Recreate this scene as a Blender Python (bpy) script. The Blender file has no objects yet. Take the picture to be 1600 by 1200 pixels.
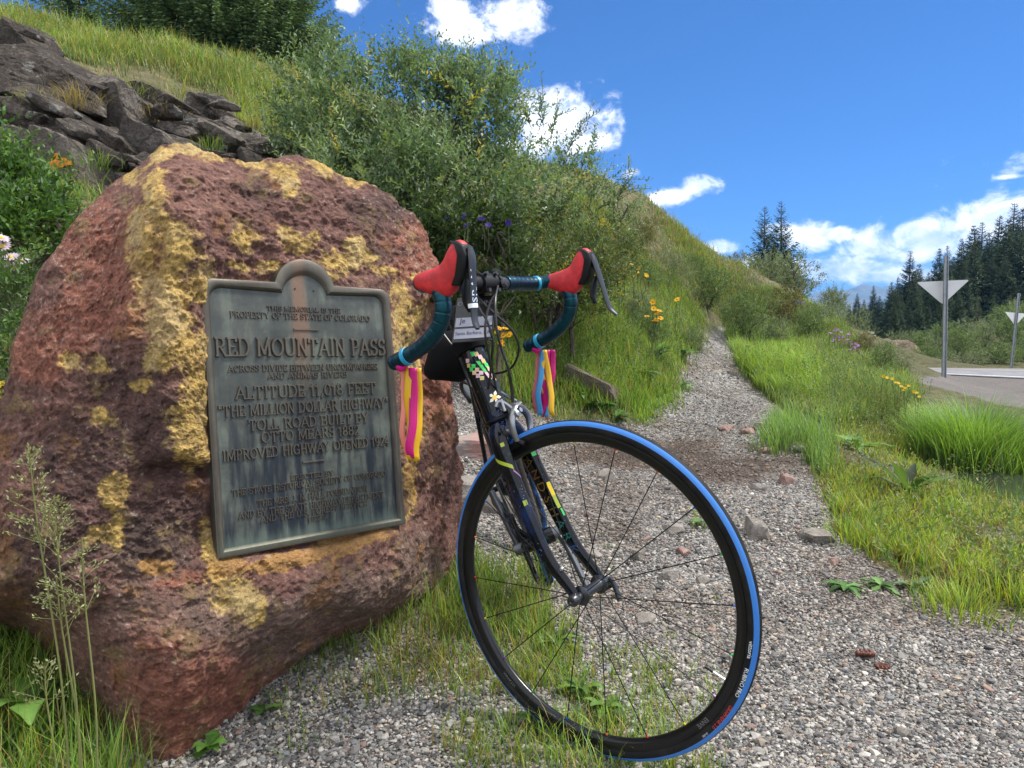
import bpy, bmesh, math, random
import numpy as np
from mathutils import Vector, Matrix

random.seed(7)
RNG = np.random.default_rng(7)
SC = bpy.context.scene
COL = SC.collection
rad = math.radians

# ------------------------------------------------------------------ camera
FPX = 1202.0                       # focal length in photo pixels (1600 wide)
CAMH = 0.812
PITCH = rad(3.0)
cam_d = bpy.data.cameras.new("camera")
cam_d.sensor_fit = 'HORIZONTAL'; cam_d.sensor_width = 36.0
cam_d.lens = FPX / 1600.0 * 36.0
cam_d.clip_start = 0.05; cam_d.clip_end = 20000.0
cam = bpy.data.objects.new("camera", cam_d)
COL.objects.link(cam)
cam.location = (0, 0, CAMH)
cam.rotation_euler = (rad(90) - PITCH, 0, 0)
SC.camera = cam
CP, SP = math.cos(PITCH), math.sin(PITCH)
RX = np.array([[1, 0, 0], [0, CP, SP], [0, -SP, CP]])
CAM = np.array([0, 0, CAMH])

def ray(px, py):
    px = np.asarray(px, float); py = np.asarray(py, float)
    d = np.stack([(px - 800) / FPX, np.ones_like(px), -(py - 600) / FPX], -1)
    return d @ RX.T

def at(px, py, Y):
    """world point seen in direction (px,py) at world depth y = Y"""
    d = ray(px, py)
    return CAM + d * (np.asarray(Y, float) / d[..., 1])[..., None]

def to_px(P):
    q = (np.asarray(P, float) - CAM) @ RX
    y = np.maximum(q[..., 1], 1e-3)
    return 800 + FPX * q[..., 0] / y, 600 - FPX * q[..., 2] / y, q[..., 1]

# ------------------------------------------------------------------ light
SUN_EL, SUN_AZ = rad(58), rad(80)        # azimuth from +Y towards +X
world = bpy.data.worlds.new("World"); SC.world = world
world.use_nodes = True
SUN_DIR = np.array([math.cos(SUN_EL) * math.sin(SUN_AZ), math.cos(SUN_EL) * math.cos(SUN_AZ), math.sin(SUN_EL)])
sd = bpy.data.lights.new("sun", 'SUN'); sd.energy = 2.6; sd.angle = rad(11); sd.color = (1.0, 0.95, 0.86)
so = bpy.data.objects.new("sun", sd); COL.objects.link(so)
so.rotation_euler = Vector(SUN_DIR.tolist()).to_track_quat('Z', 'Y').to_euler()
SC.view_settings.view_transform = 'Standard'
SC.view_settings.look = 'None'
SC.view_settings.exposure = 1.1
SC.view_settings.gamma = 1.0
SC.view_settings.use_curve_mapping = False
SC.cycles.max_bounces = 6
SC.cycles.diffuse_bounces = 3
SC.cycles.transmission_bounces = 4
SC.cycles.transparent_max_bounces = 6
SC.cycles.use_denoising = True
SKY_STRENGTH = 0.12
world.cycles.sampling_method = 'MANUAL'; world.cycles.sample_map_resolution = 512

class NT:
    """small helper round a node tree"""
    def __init__(s, tree):
        s.t = tree; s.n = tree.nodes; s.l = tree.links
    def new(s, typ, **kw):
        n = s.n.new(typ)
        for k, v in kw.items():
            if k == 'ins':
                for kk, vv in v.items(): s.put(n.inputs[kk], vv)
            else: setattr(n, k, v)
        return n
    def put(s, inp, v):
        if isinstance(v, bpy.types.NodeSocket): s.l.new(v, inp)
        elif isinstance(v, (tuple, list)) and len(v) == 3 and inp.type == 'RGBA': inp.default_value = (*v, 1)
        else: inp.default_value = v
    def math(s, op, a, b=0.0, c=None, clamp=False):
        n = s.n.new('ShaderNodeMath'); n.operation = op; n.use_clamp = clamp
        s.put(n.inputs[0], a); s.put(n.inputs[1], b)
        if c is not None: s.put(n.inputs[2], c)
        return n.outputs[0]
    def mix(s, f, a, b, blend='MIX'):
        n = s.n.new('ShaderNodeMix'); n.data_type = 'RGBA'; n.blend_type = blend
        s.put(n.inputs[0], f); s.put(n.inputs[6], a); s.put(n.inputs[7], b)
        return n.outputs[2]
    def noise(s, vec, scale, detail=4, rough=0.55, dist=0.0):
        n = s.n.new('ShaderNodeTexNoise')
        if vec is not None: s.put(n.inputs['Vector'], vec)
        n.inputs['Scale'].default_value = scale; n.inputs['Detail'].default_value = detail
        n.inputs['Roughness'].default_value = rough; n.inputs['Distortion'].default_value = dist
        return n.outputs['Fac']
    def ramp(s, f, stops):
        n = s.n.new('ShaderNodeValToRGB'); s.put(n.inputs[0], f)
        e = n.color_ramp.elements
        while len(e) < len(stops): e.new(0.5)
        for i, (p, c) in enumerate(stops):
            e[i].position = p
            e[i].color = (*c, 1) if isinstance(c, (tuple, list)) else (c, c, c, 1)
        return n.outputs[0]
    def sstep(s, x, lo, hi):
        n = s.n.new('ShaderNodeMapRange'); n.interpolation_type = 'SMOOTHSTEP'
        s.put(n.inputs[0], x); n.inputs[1].default_value = lo; n.inputs[2].default_value = hi
        return n.outputs[0]

def build_sky():
    t = NT(world.node_tree)
    t.n.clear()
    out = t.new('ShaderNodeOutputWorld'); bg = t.new('ShaderNodeBackground')
    sky = t.new('ShaderNodeTexSky'); sky.sky_type = 'NISHITA'; sky.sun_disc = False
    sky.sun_elevation = SUN_EL; sky.sun_rotation = SUN_AZ
    sky.altitude = 3300; sky.air_density = 1.0; sky.dust_density = 0.3; sky.ozone_density = 1.6
    tc = t.new('ShaderNodeTexCoord'); sep = t.new('ShaderNodeSeparateXYZ')
    t.l.new(tc.outputs['Generated'], sep.inputs[0])
    az = t.math('ARCTAN2', sep.outputs[0], sep.outputs[1]); el = t.math('ARCSINE', sep.outputs[2])
    # clouds: photo position and half size
    CL = [(715, 22, 60, 34), (800, 25, 62, 34), (728, 60, 45, 15), (545, 4, 30, 16), (865, 195, 78, 52, 1.1), (915, 220, 50, 26),
          (985, 272, 20, 13), (1040, 308, 50, 17), (1095, 292, 34, 17), (1125, 385, 34, 11), (990, 325, 22, 9), (925, 290, 50, 18),
          (1250, 368, 50, 26, 1.0), (1312, 366, 28, 14), (1300, 424, 130, 20, 1.0), (1390, 430, 80, 16, 1.0), (1455, 380, 95, 30, 1.1), (1560, 348, 80, 30, 1.1),
          (1580, 276, 40, 7, .5), (1210, 412, 70, 14), (1345, 405, 14, 8),
          (-260, 180, 300, 90), (2100, 250, 300, 120), (2500, -200, 350, 150), (-900, -300, 350, 180), (800, -900, 300, 120)]
    nv = t.new('ShaderNodeCombineXYZ')
    t.put(nv.inputs[0], az); t.put(nv.inputs[1], t.math('MULTIPLY', el, 1.35)); nv.inputs[2].default_value = 3.7
    wob = t.math('MULTIPLY', t.math('SUBTRACT', t.noise(nv.outputs[0], 21, 7, .64, .35), .5), 2.3)
    pv = t.new('ShaderNodeCombineXYZ'); t.put(pv.inputs[0], az); t.put(pv.inputs[1], el)
    best = None; low = None
    for (x, y, rx, ry, *am) in CL:
        am = am[0] if am else .9
        d = ray(x, y); d = d / np.linalg.norm(d)
        a0 = math.atan2(d[0], d[1]); e0 = math.asin(d[2]); ra = rx / FPX * 1.2; re = ry / FPX * 1.2
        ma = t.new('ShaderNodeVectorMath', operation='MULTIPLY_ADD')
        t.l.new(pv.outputs[0], ma.inputs[0]); ma.inputs[1].default_value = (1 / ra, 1 / re, 0); ma.inputs[2].default_value = (-a0 / ra, -e0 / re, 0)
        ln = t.new('ShaderNodeVectorMath', operation='LENGTH'); t.l.new(ma.outputs[0], ln.inputs[0])
        dist = t.math('ADD', ln.outputs['Value'], 1.0 - am)
        best = dist if best is None else t.math('MINIMUM', best, dist)
    blob = t.math('SUBTRACT', 1.0, best)
    d0 = t.math('ADD', blob, wob)
    over = t.math('ADD', t.sstep(sep.outputs[1], .66, .40), -.42)      # unseen broken cloud added overhead and behind the camera for soft white fill
    d0 = t.math('MAXIMUM', d0, t.math('ADD', t.math('MULTIPLY', over, 1.0), t.math('MULTIPLY', wob, .6)))
    mask = t.sstep(d0, 0.08, 0.80)
    # self shading: how much cloud lies towards the sun
    nv2 = t.new('ShaderNodeVectorMath'); nv2.operation = 'ADD'
    t.l.new(nv.outputs[0], nv2.inputs[0]); nv2.inputs[1].default_value = (-0.012, 0.022, 0)
    wob2 = t.math('MULTIPLY', t.math('SUBTRACT', t.noise(nv2.outputs[0], 21, 3, .6, .35), .5), 2.3)
    d1 = t.math('ADD', blob, wob2)
    shade = t.sstep(t.math('SUBTRACT', d1, t.math('MULTIPLY', d0, 0.55)), -0.15, 1.0)
    ccol = t.mix(shade, (9.0, 8.9, 8.7), (3.6, 4.3, 5.6))
    tint = t.mix(1.0, sky.outputs[0], (0.132, 0.385, 0.66), 'MULTIPLY')
    col = t.mix(t.math('MULTIPLY', mask, 0.96), tint, ccol)
    t.l.new(col, bg.inputs[0]); bg.inputs[1].default_value = SKY_STRENGTH
    t.l.new(bg.outputs[0], out.inputs[0])
build_sky()

# ------------------------------------------------------------------ numeric noise
_P = np.random.default_rng(3).permutation(256); _P = np.concatenate([_P, _P, _P])
_G = np.random.default_rng(4).normal(size=(256, 3)); _G /= np.linalg.norm(_G, axis=1)[:, None]
def gnoise(p):
    p = np.asarray(p, float); i = np.floor(p).astype(int); f = p - i; i &= 255
    u = f * f * f * (f * (f * 6 - 15) + 10)
    res = 0
    for dx in (0, 1):
        for dy in (0, 1):
            for dz in (0, 1):
                h = _P[_P[_P[i[:, 0] + dx] + i[:, 1] + dy] + i[:, 2] + dz]
                g = _G[h]
                w = (u[:, 0] if dx else 1 - u[:, 0]) * (u[:, 1] if dy else 1 - u[:, 1]) * (u[:, 2] if dz else 1 - u[:, 2])
                res = res + w * (g[:, 0] * (f[:, 0] - dx) + g[:, 1] * (f[:, 1] - dy) + g[:, 2] * (f[:, 2] - dz))
    return res * 1.5
def fbm(p, octv=4, gain=0.5, ridged=False):
    p = np.asarray(p, float); r = 0; a = 1.0
    for k in range(octv):
        v = gnoise(p * 2 ** k + 17.3 * k)
        r = r + a * ((1 - 2 * np.abs(v)) if ridged else v); a *= gain
    return r
def smooth(x, lo, hi):
    t = np.clip((x - lo) / (hi - lo), 0, 1); return t * t * (3 - 2 * t)

class TPS:
    def __init__(s, XY, Z, lam=0.0):
        XY = np.asarray(XY, float); n = len(XY); s.c = XY
        K = s.k(np.linalg.norm(XY[:, None] - XY[None], axis=2)) + lam * np.eye(n)
        Pm = np.hstack([np.ones((n, 1)), XY])
        A = np.block([[K, Pm], [Pm.T, np.zeros((3, 3))]])
        w = np.linalg.solve(A, np.concatenate([Z, np.zeros(3)])); s.w = w[:n]; s.a = w[n:]
    def k(s, r): return np.where(r > 1e-9, r * r * np.log(np.maximum(r, 1e-9)), 0)
    def __call__(s, XY):
        XY = np.asarray(XY, float); out = np.empty(len(XY))
        for i in range(0, len(XY), 20000):
            q = XY[i:i + 20000]
            out[i:i + 20000] = s.k(np.linalg.norm(q[:, None] - s.c[None], axis=2)) @ s.w + s.a[0] + q @ s.a[1:]
        return out

def in_poly(x, y, poly):
    x = np.asarray(x, float); y = np.asarray(y, float); ins = np.zeros(x.shape, bool); n = len(poly)
    for i in range(n):
        x0, y0 = poly[i]; x1, y1 = poly[(i + 1) % n]
        if y0 == y1: continue
        c = ((y0 > y) != (y1 > y)) & (x < (x1 - x0) * (y - y0) / (y1 - y0) + x0)
        ins ^= c
    return ins

# ------------------------------------------------------------------ mesh helpers
def link(o, parent=None):
    COL.objects.link(o)
    if parent is not None: o.parent = parent
    return o
def tag(o, label=None, cat=None, group=None, kind=None):
    if label: o['label'] = label
    if cat: o['category'] = cat
    if group: o['group'] = group
    if kind: o['kind'] = kind
    return o
def empty(name, loc=(0, 0, 0)):
    o = bpy.data.objects.new(name, None); o.location = tuple(float(v) for v in loc); o.empty_display_size = .1
    return link(o)
def np_mesh(name, V, faces, mats, midx=None, smooth_=True, col=None, parent=None, origin=None, attrs=None):
    """faces: list of (n,k) index arrays"""
    V = np.asarray(V, float)
    if origin is not None: V = V - np.asarray(origin, float)
    me = bpy.data.meshes.new(name)
    faces = [np.asarray(f, np.int32) for f in faces if len(f)]
    nl = sum(f.size for f in faces); npoly = sum(len(f) for f in faces)
    me.vertices.add(len(V)); me.vertices.foreach_set('co', V.astype(np.float32).ravel())
    me.loops.add(nl); me.loops.foreach_set('vertex_index', np.concatenate([f.ravel() for f in faces]))
    me.polygons.add(npoly)
    cnt = np.concatenate([np.full(len(f), f.shape[1], np.int32) for f in faces])
    st = np.concatenate([[0], np.cumsum(cnt)[:-1]]).astype(np.int32)
    me.polygons.foreach_set('loop_start', st)
    if not isinstance(mats, (list, tuple)): mats = [mats]
    for m in mats: me.materials.append(m)
    if midx is not None: me.polygons.foreach_set('material_index', np.asarray(midx, np.int32))
    me.polygons.foreach_set('use_smooth', np.full(npoly, bool(smooth_)))
    if col is not None:
        c = np.asarray(col, np.float32)
        if c.shape[1] == 3: c = np.hstack([c, np.ones((len(c), 1), np.float32)])
        a = me.color_attributes.new('Col', 'FLOAT_COLOR', 'POINT'); a.data.foreach_set('color', c.ravel())
    for k, v in (attrs or {}).items():
        a = me.attributes.new(k, 'FLOAT', 'POINT'); a.data.foreach_set('value', np.asarray(v, np.float32))
    me.update(calc_edges=True); me.validate()
    o = bpy.data.objects.new(name, me); link(o, parent)
    if origin is not None and parent is None: o.location = tuple(float(v) for v in origin)
    return o

class MB:
    """collects pieces (world coordinates), builds ONE mesh object"""
    def __init__(s): s.V = []; s.F = []; s.M = []; s.n = 0
    def add(s, V, F, m=0):
        V = np.asarray(V, float)
        for f in F: s.F.append(tuple(int(i) + s.n for i in f)); s.M.append(m)
        s.V.append(V); s.n += len(V); return s
    def xf(s, fn): s.V = [fn(v) for v in s.V]; return s
    def sweep(s, path, ru, rv=None, seg=10, m=0, up=(0, 0, 1), cap=True):
        P = np.asarray(path, float); n = len(P)
        ru = np.broadcast_to(np.asarray(ru, float), (n,)); rv = ru if rv is None else np.broadcast_to(np.asarray(rv, float), (n,))
        T = np.gradient(P, axis=0); T /= np.linalg.norm(T, axis=1)[:, None] + 1e-12
        A = np.asarray(up, float); A = A - T[0] * (A @ T[0])
        if np.linalg.norm(A) < 1e-3: A = np.array([1., .2, .1]); A = A - T[0] * (A @ T[0])
        A /= np.linalg.norm(A); th = np.linspace(0, 2 * math.pi, seg, endpoint=False)
        V = []
        for i in range(n):
            A = A - T[i] * (A @ T[i]); A /= np.linalg.norm(A); B = np.cross(T[i], A)
            V.append(P[i] + np.outer(np.cos(th) * ru[i], A) + np.outer(np.sin(th) * rv[i], B))
        F = []
        for i in range(n - 1):
            for k in range(seg):
                F.append((i * seg + k, i * seg + (k + 1) % seg, (i + 1) * seg + (k + 1) % seg, (i + 1) * seg + k))
        if cap: F.append(tuple(range(seg))[::-1]); F.append(tuple((n - 1) * seg + k for k in range(seg)))
        return s.add(np.concatenate(V), F, m)
    def lathe(s, prof, o, ax, seg=24, m=0, e1=None, mfun=None, closed=False):
        """prof: (r, h) list; axis through o along ax"""
        o = np.asarray(o, float); ax = np.asarray(ax, float); ax = ax / np.linalg.norm(ax)
        e1 = np.asarray(e1 if e1 is not None else ([1, 0, 0] if abs(ax[0]) < .8 else [0, 1, 0]), float)
        e1 = e1 - ax * (e1 @ ax); e1 /= np.linalg.norm(e1); e2 = np.cross(ax, e1)
        th = np.linspace(0, 2 * math.pi, seg, endpoint=False); n = len(prof)
        V = np.concatenate([o + ax * h + r * (np.outer(np.cos(th), e1) + np.outer(np.sin(th), e2)) for r, h in prof])
        F = []; b = s.n
        for i in range(n if closed else n - 1):
            j = (i + 1) % n
            fs = [(i * seg + k, i * seg + (k + 1) % seg, j * seg + (k + 1) % seg, j * seg + k) for k in range(seg)]
            s.F += [tuple(q + b for q in f) for f in fs]; s.M += [mfun(i) if mfun else m] * len(fs)
        s.V.append(V); s.n += len(V); return s
    def box(s, c, ex, ey, ez, hx, hy, hz, m=0):
        c = np.asarray(c, float); ex, ey, ez = (np.asarray(e, float) for e in (ex, ey, ez))
        V = [c + ex * hx * i + ey * hy * j + ez * hz * k for i in (-1, 1) for j in (-1, 1) for k in (-1, 1)]
        F = [(0, 1, 3, 2), (4, 6, 7, 5), (0, 4, 5, 1), (2, 3, 7, 6), (0, 2, 6, 4), (1, 5, 7, 3)]
        return s.add(V, F, m)
    def build(s, name, mats, parent=None, origin=None, smooth_=True, bevel=0):
        V = np.concatenate(s.V)
        if origin is not None: V = V - np.asarray(origin, float)
        me = bpy.data.meshes.new(name); me.from_pydata(V.tolist(), [], s.F)
        if not isinstance(mats, (list, tuple)): mats = [mats]
        for mm in mats: me.materials.append(mm)
        me.polygons.foreach_set('material_index', np.asarray(s.M, np.int32))
        bm = bmesh.new(); bm.from_mesh(me); bmesh.ops.recalc_face_normals(bm, faces=bm.faces); bm.to_mesh(me); bm.free()
        me.polygons.foreach_set('use_smooth', np.full(len(me.polygons), bool(smooth_)))
        if smooth_: me.set_sharp_from_angle(angle=rad(42))
        o = bpy.data.objects.new(name, me); link(o, parent)
        if origin is not None and parent is None: o.location = tuple(float(v) for v in origin)
        if bevel:
            b = o.modifiers.new('bevel', 'BEVEL'); b.width = bevel; b.segments = 2; b.limit_method = 'ANGLE'
        return o

def bez(pts, n=24):
    """smooth curve through points (Catmull-Rom)"""
    P = np.asarray(pts, float); P = np.vstack([2 * P[0] - P[1], P, 2 * P[-1] - P[-2]]); out = []
    m = len(P) - 3
    for i in range(m):
        p0, p1, p2, p3 = P[i:i + 4]
        for t in np.linspace(0, 1, max(2, n // m), endpoint=False):
            out.append(.5 * ((2 * p1) + (-p0 + p2) * t + (2 * p0 - 5 * p1 + 4 * p2 - p3) * t * t + (-p0 + 3 * p1 - 3 * p2 + p3) * t ** 3))
    out.append(P[-2]); return np.array(out)

# ------------------------------------------------------------------ materials
def mat(name, base, rough=.6, metal=0.0, var=None, vscale=8, bump=0.0, bscale=60, bdist=.002, coat=0, spec=.5, attr=None, sheen=0):
    m = bpy.data.materials.new(name); m.use_nodes = True; t = NT(m.node_tree)
    b = t.n['Principled BSDF']
    tc = t.new('ShaderNodeTexCoord'); c = base
    if attr:
        a = t.new('ShaderNodeVertexColor'); a.layer_name = attr; c = a.outputs[0]
    if var is not None:
        f = t.sstep(t.noise(tc.outputs['Object'], vscale, 5, .6), .35, .65)
        c = t.mix(f, c if not isinstance(c, tuple) else c, var) if not attr else t.mix(t.math('MULTIPLY', f, .5), c, var)
    t.put(b.inputs['Base Color'], c)
    b.inputs['Roughness'].default_value = rough; b.inputs['Metallic'].default_value = metal
    b.inputs['Specular IOR Level'].default_value = spec
    if coat: b.inputs['Coat Weight'].default_value = coat; b.inputs['Coat Roughness'].default_value = .05
    if bump:
        bp = t.new('ShaderNodeBump'); bp.inputs['Strength'].default_value = bump; bp.inputs['Distance'].default_value = bdist
        t.put(bp.inputs['Height'], t.noise(tc.outputs['Object'], bscale, 6, .6)); t.l.new(bp.outputs[0], b.inputs['Normal'])
    return m
def leafmat(name, rough=.5, trans=.35, spec=.35):
    m = bpy.data.materials.new(name); m.use_nodes = True; t = NT(m.node_tree)
    b = t.n['Principled BSDF']; a = t.new('ShaderNodeVertexColor'); a.layer_name = 'Col'
    t.l.new(a.outputs[0], b.inputs['Base Color']); b.inputs['Roughness'].default_value = rough
    b.inputs['Specular IOR Level'].default_value = spec
    tr = t.new('ShaderNodeBsdfTranslucent')
    t.l.new(t.mix(1.0, a.outputs[0], (1.5, 1.45, .7), 'MULTIPLY'), tr.inputs[0])
    mx = t.new('ShaderNodeMixShader'); mx.inputs[0].default_value = trans
    t.l.new(b.outputs[0], mx.inputs[1]); t.l.new(tr.outputs[0], mx.inputs[2])
    t.l.new(mx.outputs[0], t.n['Material Output'].inputs[0])
    return m
M_LEAF = leafmat('leaf'); M_GRASS = leafmat('grass_blade', .45, .4, .4)
M_NEEDLE = leafmat('needles', .6, .15, .2); M_PETAL = leafmat('petal', .6, .35, .2)
M_BARK = mat('bark', (.10, .075, .055), .9, var=(.05, .04, .032), vscale=30, bump=.6, bscale=80)
# ------------------------------------------------------------------ terrain
CTRL_W = [(-3, -1, -.05), (0, -1, -.12), (3, -1, -.14), (-3, 1, .12), (-1.2, .8, .02), (0, .5, -.06), (1.5, .6, -.09), (-.69, 1.44, .0), (.2, 1.5, 0.0),
          (1.5, 1.5, -.03), (2.6, 1.5, -.07), (.12, 2.5, .055), (-.3, 2.25, .11), (-.52, 1.9, .09), (-.22, 2.05, .11), (1.2, 2.5, .02), (2.0, 2.4, -.03), (3, 2.5, -.09), (4, 3.5, -.15), (2.2, 3.3, -.02),
          (2.6, 4.95, -.02), (3.25, 4.9, -.2), (4.2, 5.0, -.2), (3.0, 6.1, -.03), (3.8, 6.4, -.12), (5, 6, -.1), (6, 4, -.1), (8, 3, .1),
          (-1.1, 1.6, .17), (-1.6, 2.2, .45), (-1.9, 3.2, 1.02), (-.9, 2.6, .4), (-.5, 3.2, .42), (-.6, 2.9, .3),
          (-8, 2, 2.5), (-10, 8, 6.2), (-5, 1.5, 1.4), (30, 0, .2), (30, 30, 2), (-14, 20, 6), (-14, -1, 3.5), (16, -1, .2), (0, 40, 1), (-14, 40, 5), (12, 20, .25), (15, 12, .28)]
CTRL_P = [(1000, 760, 3.45), (1010, 700, 4.6), (1080, 640, 6.2), (1100, 592, 8), (1112, 544, 11), (1115, 524, 13), (1130, 512, 16),
          (1210, 640, 6.0), (1150, 588, 8.2), (860, 690, 4.4), (800, 660, 4.3), (760, 640, 4.4), (720, 600, 4.5), (900, 650, 5.2), (920, 612, 5.5), (860, 585, 5.5), (980, 640, 5.6),
          (760, 500, 5.0), (900, 455, 6.5), (1000, 480, 8.5), (1050, 430, 12), (980, 335, 14), (1130, 405, 19), (1180, 448, 23), (1060, 362, 16.5), (1000, 340, 14.6), (1100, 387, 18), (940, 320, 13.4), (600, 290, 8), (450, 112, 11), (250, 62, 10.5),
          (0, 22, 9.5), (-200, -60, 9), (150, 270, 5.6), (0, 250, 5.2), (100, 135, 6.8), (330, 205, 7.6), (430, 240, 7.2), (500, 400, 4.6), (300, 330, 5.0), (620, 440, 5.0),
          (650, 170, 13), (800, 250, 14), (850, 340, 9.5), (700, 330, 7.0),
          (1300, 690, 4.7), (1400, 760, 4.0), (1480, 640, 7.4), (1500, 607, 9.5), (1475, 590, 11.5), (1400, 592, 9.3), (1300, 505, 13), (1250, 480, 16), (1335, 535, 12), (1385, 566, 11), (1250, 590, 8.2), (1200, 550, 10.5),
          (1330, 610, 7.6), (1420, 575, 15), (1510, 578, 15), (1600, 580, 14), (1700, 585, 13), (1450, 566, 20), (1600, 562, 22), (1600, 520, 30), (1450, 545, 30), (1380, 560, 26), (1345, 552, 34)]
_p = at([c[0] for c in CTRL_P], [c[1] for c in CTRL_P], [c[2] for c in CTRL_P])
_c = np.vstack([np.array(CTRL_W, float), _p])
_back = [(-6, 15, 4.6), (-3, 16, 4.5), (1, 20, 3.2), (4, 26, 2.4), (8, 30, 1.4), (-9, 25, 5)]
_c = np.vstack([_c, _back])
TP = TPS(_c[:, :2], _c[:, 2], .004)
ROAD_N = np.array([(10.6, 4), (9.3, 7), (8.5, 9.4), (7.85, 11.6), (7.2, 13.9), (6.95, 14.9)])
ROAD_F = np.array([(20, 7), (17.5, 10.5), (14.5, 13.6), (11.6, 15.6), (9.4, 16.7), (8.0, 17.5)])
ROAD_Z = 0.285
ROAD_POLY = [tuple(p) for p in ROAD_N] + [tuple(p) for p in ROAD_F[::-1]]
def far_h(x, y):
    r = np.hypot(x, y)
    return 0.6 + 0.03 * np.maximum(y - 30, 0) * smooth(x, 4, 40) + 1.2 * gnoise(np.stack([x / 40, y / 40, 0 * x], 1))
def height(x, y):
    x = np.asarray(x, float); y = np.asarray(y, float)
    xc = np.clip(x, -16, 34); yc = np.clip(y, -2.5, 42)
    h = TP(np.stack([xc, yc], 1)); h = np.clip(h, -.35, 7.5)
    b = smooth(np.maximum(np.maximum(np.abs(x - 8) - 22, y - 34), -y - 1), 0, 10)
    h = h * (1 - b) + far_h(x, y) * b
    near = np.stack([x, y, 0 * x], 1)
    amp = smooth(np.hypot(x, y), 2.5, 9)
    h = h + .012 * fbm(near * 2.2, 3) + amp * .05 * fbm(near * .9, 3)
    hill = smooth(h, 1.0, 2.2) * (1 - b)
    h = h + hill * .10 * fbm(near * 1.3, 4)
    # flat bed under the road
    d = np.full(x.shape, 9.0); sel = (x > -1) & (x < 24) & (y > 2) & (y < 24)
    if sel.any():
        q = np.stack([x[sel], y[sel]], 1); ins = in_poly(q[:, 0], q[:, 1], ROAD_POLY); dd = np.full(len(q), 9.0)
        for L in (ROAD_N, ROAD_F):
            for i in range(len(L) - 1):
                a, bb = L[i], L[i + 1]; ab = bb - a
                t = np.clip(((q - a) @ ab) / (ab @ ab), 0, 1); dd = np.minimum(dd, np.linalg.norm(q - (a + t[:, None] * ab), axis=1))
        dd[ins] = 0; d[sel] = dd
    w = 1 - smooth(d, .25, 1.6)
    return h * (1 - w) + (ROAD_Z - .012) * w
# fast lookup grid
_gx = np.arange(-16, 30.01, .1); _gy = np.arange(-1, 44.01, .1)
_GX, _GY = np.meshgrid(_gx, _gy, indexing='ij')
_GH = height(_GX.ravel(), _GY.ravel()).reshape(_GX.shape)
def hq(x, y):
    x = np.asarray(x, float); y = np.asarray(y, float)
    fx = np.clip((x + 16) / .1, 0, len(_gx) - 1.001); fy = np.clip((y + 1) / .1, 0, len(_gy) - 1.001)
    i = fx.astype(int); j = fy.astype(int); a = fx - i; b = fy - j
    return (_GH[i, j] * (1 - a) * (1 - b) + _GH[i + 1, j] * a * (1 - b) + _GH[i, j + 1] * (1 - a) * b + _GH[i + 1, j + 1] * a * b)
def cast(px, py, ymin=.9, ymax=40):
    """terrain points seen at photo pixels"""
    px = np.atleast_1d(np.asarray(px, float)); py = np.atleast_1d(np.asarray(py, float))
    d = ray(px, py); d = d / d[:, 1:2]
    Ys = np.geomspace(ymin, ymax, 420); hit = np.full(len(px), np.nan); prev = np.ones(len(px), bool)
    for Y in Ys:
        P = CAM + d * Y
        below = P[:, 2] < hq(P[:, 0], P[:, 1])
        new = below & np.isnan(hit) & prev
        hit[new] = Y
    Y = hit.copy(); ok = ~np.isnan(Y); Y[~ok] = ymax
    P = CAM + d * Y[:, None]; P[:, 2] = hq(P[:, 0], P[:, 1])
    return P, ok
def on(px, py, ymin=.9):
    P, ok = cast([px], [py], ymin); return P[0]
def gpt(px, Y):
    """terrain point below photo column px at depth Y"""
    x = (px - 800) / FPX * Y * 1.0
    return np.array([x, Y, float(hq([x], [Y])[0])])

PATH_POLY = [(690, 560), (760, 625), (850, 655), (930, 665), (1005, 655), (1030, 620), (1060, 575), (1085, 545), (1100, 515), (1135, 508), (1150, 560), (1190, 612), (1235, 660),
             (1255, 700), (1285, 770), (1300, 830), (1345, 862), (1400, 900), (1470, 940), (1560, 965), (1700, 975), (1900, 1000), (1900, 1500), (-400, 1500), (-300, 1180), (100, 1160), (250, 1000), (400, 700), (600, 560)]
DIRT_POLY = [(1405, 590), (1425, 588), (1900, 592), (1900, 700), (1640, 640), (1560, 632), (1490, 612)]
SOIL = [(1000, 712, 190, 34, 1.6), (1130, 735, 140, 30, 1.6), (960, 790, 110, 90, .55), (1060, 770, 70, 50, .4), (830, 690, 90, 18, .6), (1180, 700, 60, 12, .8), (1230, 720, 30, 14, .9), (820, 760, 70, 50, .5), (650, 1020, 90, 30, .5), (560, 1060, 60, 30, .4)]
def ground_masks(x, y, z):
    px, py, dep = to_px(np.stack([x, y, z], 1))
    front = dep > .3
    wob = 24 * gnoise(np.stack([px / 70, py / 70, 0 * px], 1)) + 10 * gnoise(np.stack([px / 18, py / 18, 0 * px + 4], 1))
    path = in_poly(px + wob, py + .6 * wob, PATH_POLY) & front & (dep < 22)
    path |= (dep <= .3) & (x > -.8)
    dirt = in_poly(px + wob * .5, py + .2 * wob, DIRT_POLY) & front & (dep > 6)
    soil = np.zeros(len(x))
    for cx, cy, rx, ry, s in SOIL:
        soil = np.maximum(soil, s * smooth(1 - np.hypot((px - cx + wob) / rx, (py - cy + .5 * wob) / ry), 0, .7))
    soil *= front
    return path.astype(float), dirt.astype(float), soil

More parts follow.
